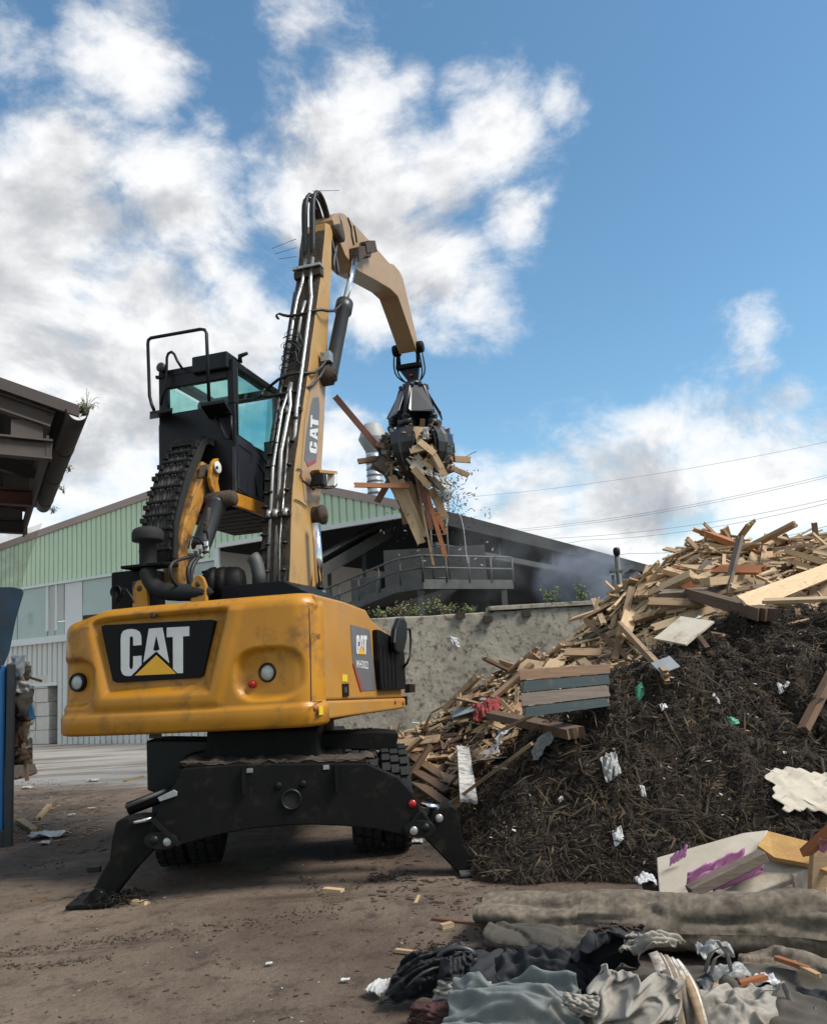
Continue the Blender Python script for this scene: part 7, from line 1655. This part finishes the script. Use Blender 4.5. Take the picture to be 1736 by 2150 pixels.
# ================================================================== LOAD IN THE GRAB
GYc = GY
def load(a, b_, w, t, mt, lb, da=0.0, db=0.0, up=(0, -1, .15), jag=.05, k=0):
    return board('plank', at(*c5(*a), GYc+da), at(*c5(*b_), GYc+db), w, t, mt, lb, up=up, jag=jag, seed=k, cat='plank')
LOADS = [((640, 1000), (930, 1560), .14, .03, 'wood_tan', 'tan board at the back of the hanging fan', -.05, -.05), ((960, 700), (1110, 820), .12, .04, 'wood_pale', 'pale slab wedged between the front tines', -.72, -.7), ((1090, 800), (1180, 960), .10, .03, 'wood_pale', 'narrow pale board under the right front tine', -.68, -.62), ((900, 960), (1060, 1140), .13, .03, 'wood_tan', 'tan board crossing low in front of the load', -.66, -.55), ((1020, 980), (1200, 1180), .10, .03, 'wood_grey', 'grey slat low on the right of the load', -.5, -.4), ((145, 262), (600, 800), .115, .07, 'wood_red', 'long red brown beam sticking out up left of the grab', -.25, .05), ((370, 895), (640, 862), .10, .07, 'wood_brown', 'brown square batten end left of the grab', -.2, .0), ((330, 1120), (870, 1132), .09, .05, 'wood_orange', 'orange board lying level under the grab', -.65, -.45), ((555, 1285), (690, 1050), .12, .07, 'wood_brown', 'short brown post pointing down left under the grab', -.2, -.1),
         ((700, 1040), (985, 1690), .16, .03, 'wood_pale', 'long pale board hanging lowest of the fan of boards', -.35, -.25), ((770, 1060), (1000, 1630), .16, .03, 'wood_pale', 'second pale board in the hanging fan of boards', -.30, -.20), ((850, 1080), (1012, 1585), .15, .03, 'wood_tan', 'third board in the hanging fan of boards', -.25, -.15), ((690, 1030), (760, 1260), .13, .03, 'wood_pale', 'short pale board at the left of the hanging fan', -.30, -.3), ((800, 1330), (830, 1500), .12, .03, 'wood_pale', 'pale board end behind the hanging fan', -.05, .0), ((900, 1100), (985, 1400), .13, .03, 'wood_brown', 'brown board between the fan and the orange boards', -.2, -.15),
         ((1020, 1150), (1215, 1820), .085, .04, 'wood_orange', 'long orange board hanging straight down from the grab', -.25, -.25), ((1070, 1150), (1215, 1450), .15, .03, 'wood_tan', 'broad orange tan board right of the long orange one', -.1, -.1), ((990, 1140), (1075, 1555), .09, .04, 'wood_red', 'reddish board left of the long orange board', -.3, -.3), ((925, 1020), (1100, 1905), .045, .03, 'wood_tan', 'thin tan lath hanging lowest under the grab', -.35, -.3), ((1120, 1380), (1222, 1592), .08, .04, 'wood_orange', 'short orange board end low on the right of the load', -.15, -.1), ((960, 1040), (1010, 1300), .07, .03, 'wood_red', 'dark red lath in the middle of the load', -.4, -.35),
         ((1150, 860), (1458, 880), .13, .05, 'wood_tan', 'square timber end poking out right of the grab', .1, .1), ((1230, 940), (1440, 1030), .10, .05, 'wood_tan', 'timber poking out low right of the grab', -.2, -.25), ((1200, 1010), (1330, 960), .08, .04, 'wood_grey', 'grey board end under the right tine', -.1, .0),
         ((930, 560), (965, 735), .10, .05, 'wood_pale', 'upright pale block between the front tines', -.62, -.66), ((905, 590), (1050, 590), .11, .04, 'wood_pale', 'pale block lying across the top of the load', -.60, -.6), ((868, 790), (1040, 745), .14, .05, 'wood_pale', 'pale board level across the front of the load', -.70, -.70), ((1050, 740), (1210, 1040), .13, .03, 'wood_pale', 'pale board slanting down right between the tines', -.66, -.6), ((880, 830), (985, 960), .26, .03, 'panel_cream', 'cream panel piece in the middle of the load', -.60, -.58), ((890, 920), (1010, 1030), .15, .02, 'panel_cream', 'small cream strip below the cream panel piece', -.62, -.58), ((1000, 880), (1090, 960), .14, .04, 'wood_pale', 'pale short block below the slanting pale board', -.58, -.55), ((560, 880), (700, 980), .26, .03, 'wood_grey', 'broad grey brown board behind the left tine', -.15, -.15), ((545, 720), (660, 770), .10, .04, 'wood_brown', 'dark broken batten at the left tine top', -.3, -.2), ((500, 930), (640, 1000), .12, .05, 'wood_brown', 'dark splintered chunk left below the tine', -.1, -.1), ((1060, 860), (1180, 1000), .10, .03, 'wood_tan', 'tan board at the right of the load front', -.6, -.55)]
for i, (a, b_, w, t, mt, lb, da, db) in enumerate(LOADS): load(a, b_, w*.98, t*.75, mt, lb, da, db, k=500+i)
for i, (q, mt, lb, dy) in enumerate((([(985, 690), (1050, 690), (1050, 570), (1000, 575)], 'cap_grey', 'crinkled foil sheet on top of the load', -.66), ([(1000, 1010), (1080, 1060), (1090, 960), (1030, 960)], 'panel_cream', 'bent cream sheet low in the load', -.58), ([(1100, 1080), (1300, 1150), (1260, 1080), (1090, 990)], 'plastic_white', 'white plastic sheet trailing right under the grab', -.35), ([(1150, 1110), (1310, 1160), (1290, 1120), (1160, 1060)], 'plastic_white', 'second white plastic strip trailing right under the grab', -.2), ([(700, 660), (750, 660), (740, 600), (665, 590)], 'paper_white', 'white paper flap between the left rams', -.1), ([(1060, 1140), (1180, 1190), (1170, 1090), (1050, 1070)], 'cloth_pale', 'torn grey cloth in the lower load', -.3), ([(590, 830), (680, 860), (690, 780), (600, 770)], 'panel_grey', 'grey bent sheet at the left tine', -.2))):
    crumple('load_scrap', [at(*c5(*p), GYc+dy+.02*j) for j, p in enumerate(q)], mt, lb, 'sheet', 14, 12, amp=.05, dome=.02, seed=400+i, ragged=.12)
m = MB(); r = random.Random(6)
for k in range(420):   # packed core of the load
    a = r.uniform(0, 6.3); rr = .50*math.sqrt(r.random()); h = r.uniform(.85, 1.55); rr *= 1 if h < 1.3 else .6
    d = Vector((r.gauss(0, 1), r.gauss(0, 1), r.gauss(0, 1))).normalized(); m.box(gp_(rr, h, a), (r.uniform(.12, .4), r.uniform(.02, .10), r.uniform(.01, .04)), frame_of(d))
tag(m.build('load_core', 'wood_brown', fixn=False), 'dense tangle of broken wood packed inside the grab', 'splinters', kind='stuff')
m = MB()
for k in range(170):
    a = r.uniform(0, 6.3); rr = .55; h = r.uniform(.85, 1.5); d = Vector((r.gauss(0, 1), r.gauss(0, 1), r.gauss(0, 1))).normalized(); m.box(gp_(rr*r.uniform(.7, 1.05), h, a), (r.uniform(.08, .3), r.uniform(.02, .07), r.uniform(.01, .03)), frame_of(d))
tag(m.build('load_splinters', 'wood_tan', fixn=False), 'pale splinters bristling from the load in the grab', 'splinters', kind='stuff')
m = MB()
for k in range(330):   # crumbs falling from the load
    px, py = c5(r.gauss(1290, 110), min(1640, max(980, r.gauss(1220, 170)))); 
    if r.random() < .25: px, py = c5(r.uniform(650, 1700), r.uniform(1350, 1900))
    p = at(px, py, GYc+r.uniform(-.5, .5)); d = Vector((r.gauss(0, 1), r.gauss(0, .5), r.gauss(0, 1))).normalized(); m.box(p, (r.uniform(.01, .09), r.uniform(.006, .018), r.uniform(.006, .014)), frame_of(d))
tag(m.build('falling_crumbs', 'mud_caked', fixn=False), 'dark crumbs falling through the air below the grab', 'crumbs', kind='stuff')
m = MB()
for (u, v) in ((590, 1560), (825, 1560), (760, 1790), (1610, 1670), (1665, 1740), (1500, 1830), (1010, 1850), (1350, 1740), (620, 1580), (950, 1750), (1560, 1890)):
    p = at(*c5(u, v), GYc+r.uniform(-.3, .3)); d = Vector((r.gauss(0, 1), 0, r.gauss(0, 1))).normalized(); m.box(p, (.055, .02, .006), frame_of(d, Vector((.2, -1, .1))))
tag(m.build('falling_paper', 'paper_white', fixn=False), 'white paper scraps drifting down below the grab', 'paper', kind='stuff')
for ps, lb in ((((1340, 1385), (1380, 1480), (1400, 1650), (1410, 1780), (1430, 1890)), 'long white string dangling below right of the grab'), (((1170, 1300), (1240, 1420), (1235, 1480), (1200, 1540), (1145, 1560)), 'curved white wire under the load'), (((1395, 860), (1470, 810), (1525, 795)), 'bent twig sticking out right of the grab')):
    m = MB(); m.tube([at(*c5(*p), GYc-.1) for p in ps], .009, 5); solo(m, 'string', 'paper_white' if 'white' in lb else 'twig', lb, 'string', subd=1)
q = at(967, 1352, 15.2); crumple('flying_paper', [at(946, 1358, 15.2), at(966, 1362, 15.2), at(960, 1340, 15.25), at(940, 1336, 15.25)], 'paper_white', 'white paper fluttering in front of the concrete wall', 'paper', 12, 10, amp=.05, dome=.03, seed=450)

# ================================================================== SMOKE drifting in front of the open shed
def smoke(name, c, size, dens, label, col=(.55, .60, .70), seed=0.0, scale=1.6):
    m = MB(); m.box(c, size); o = m.build(name, [], None); recenter(o)
    mt = bpy.data.materials.new(name); mt.use_nodes = True; t = mt.node_tree; t.nodes.clear()
    pv = t.nodes.new('ShaderNodeVolumePrincipled'); pv.inputs['Color'].default_value = (*col, 1); pv.inputs['Anisotropy'].default_value = .2
    tc_ = t.nodes.new('ShaderNodeTexCoord'); mp_2 = t.nodes.new('ShaderNodeMapping'); mp_2.inputs['Location'].default_value = (seed, seed, 0); t.links.new(tc_.outputs['Object'], mp_2.inputs[0])
    n = t.nodes.new('ShaderNodeTexNoise'); n.inputs['Scale'].default_value = scale; n.inputs['Detail'].default_value = 4; n.inputs['Distortion'].default_value = .6; t.links.new(mp_2.outputs[0], n.inputs[0])
    g = t.nodes.new('ShaderNodeTexGradient'); g.gradient_type = 'SPHERICAL'; mg = t.nodes.new('ShaderNodeMapping'); t.links.new(tc_.outputs['Generated'], mg.inputs[0])
    mg.inputs['Location'].default_value = (-1, -1, -1); mg.inputs['Scale'].default_value = (2, 2, 2); t.links.new(mg.outputs[0], g.inputs[0])
    r1 = t.nodes.new('ShaderNodeMapRange'); r1.inputs['From Min'].default_value = .38; r1.inputs['From Max'].default_value = .72; t.links.new(n.outputs['Fac'], r1.inputs[0])
    mu_ = t.nodes.new('ShaderNodeMath'); mu_.operation = 'MULTIPLY'; t.links.new(r1.outputs[0], mu_.inputs[0]); t.links.new(g.outputs[0], mu_.inputs[1])
    m2 = t.nodes.new('ShaderNodeMath'); m2.operation = 'MULTIPLY'; m2.inputs[1].default_value = dens; t.links.new(mu_.outputs[0], m2.inputs[0]); t.links.new(m2.outputs[0], pv.inputs['Density'])
    ou = t.nodes.new('ShaderNodeOutputMaterial'); t.links.new(pv.outputs[0], ou.inputs['Volume']); o.data.materials.append(mt)
    return tag(o, label, 'smoke', kind='stuff')
smoke('smoke', at(1225, 1222, 18.6), (2.6, 1.8, 1.9), 9.0, 'blue grey smoke rising behind the wall beside the slim post')
smoke('dust', at(1060, 1170, 18.4), (3.6, 1.8, 2.6), .55, 'thin dust drifting under the loaded grab', (.6, .6, .6), 3.0)
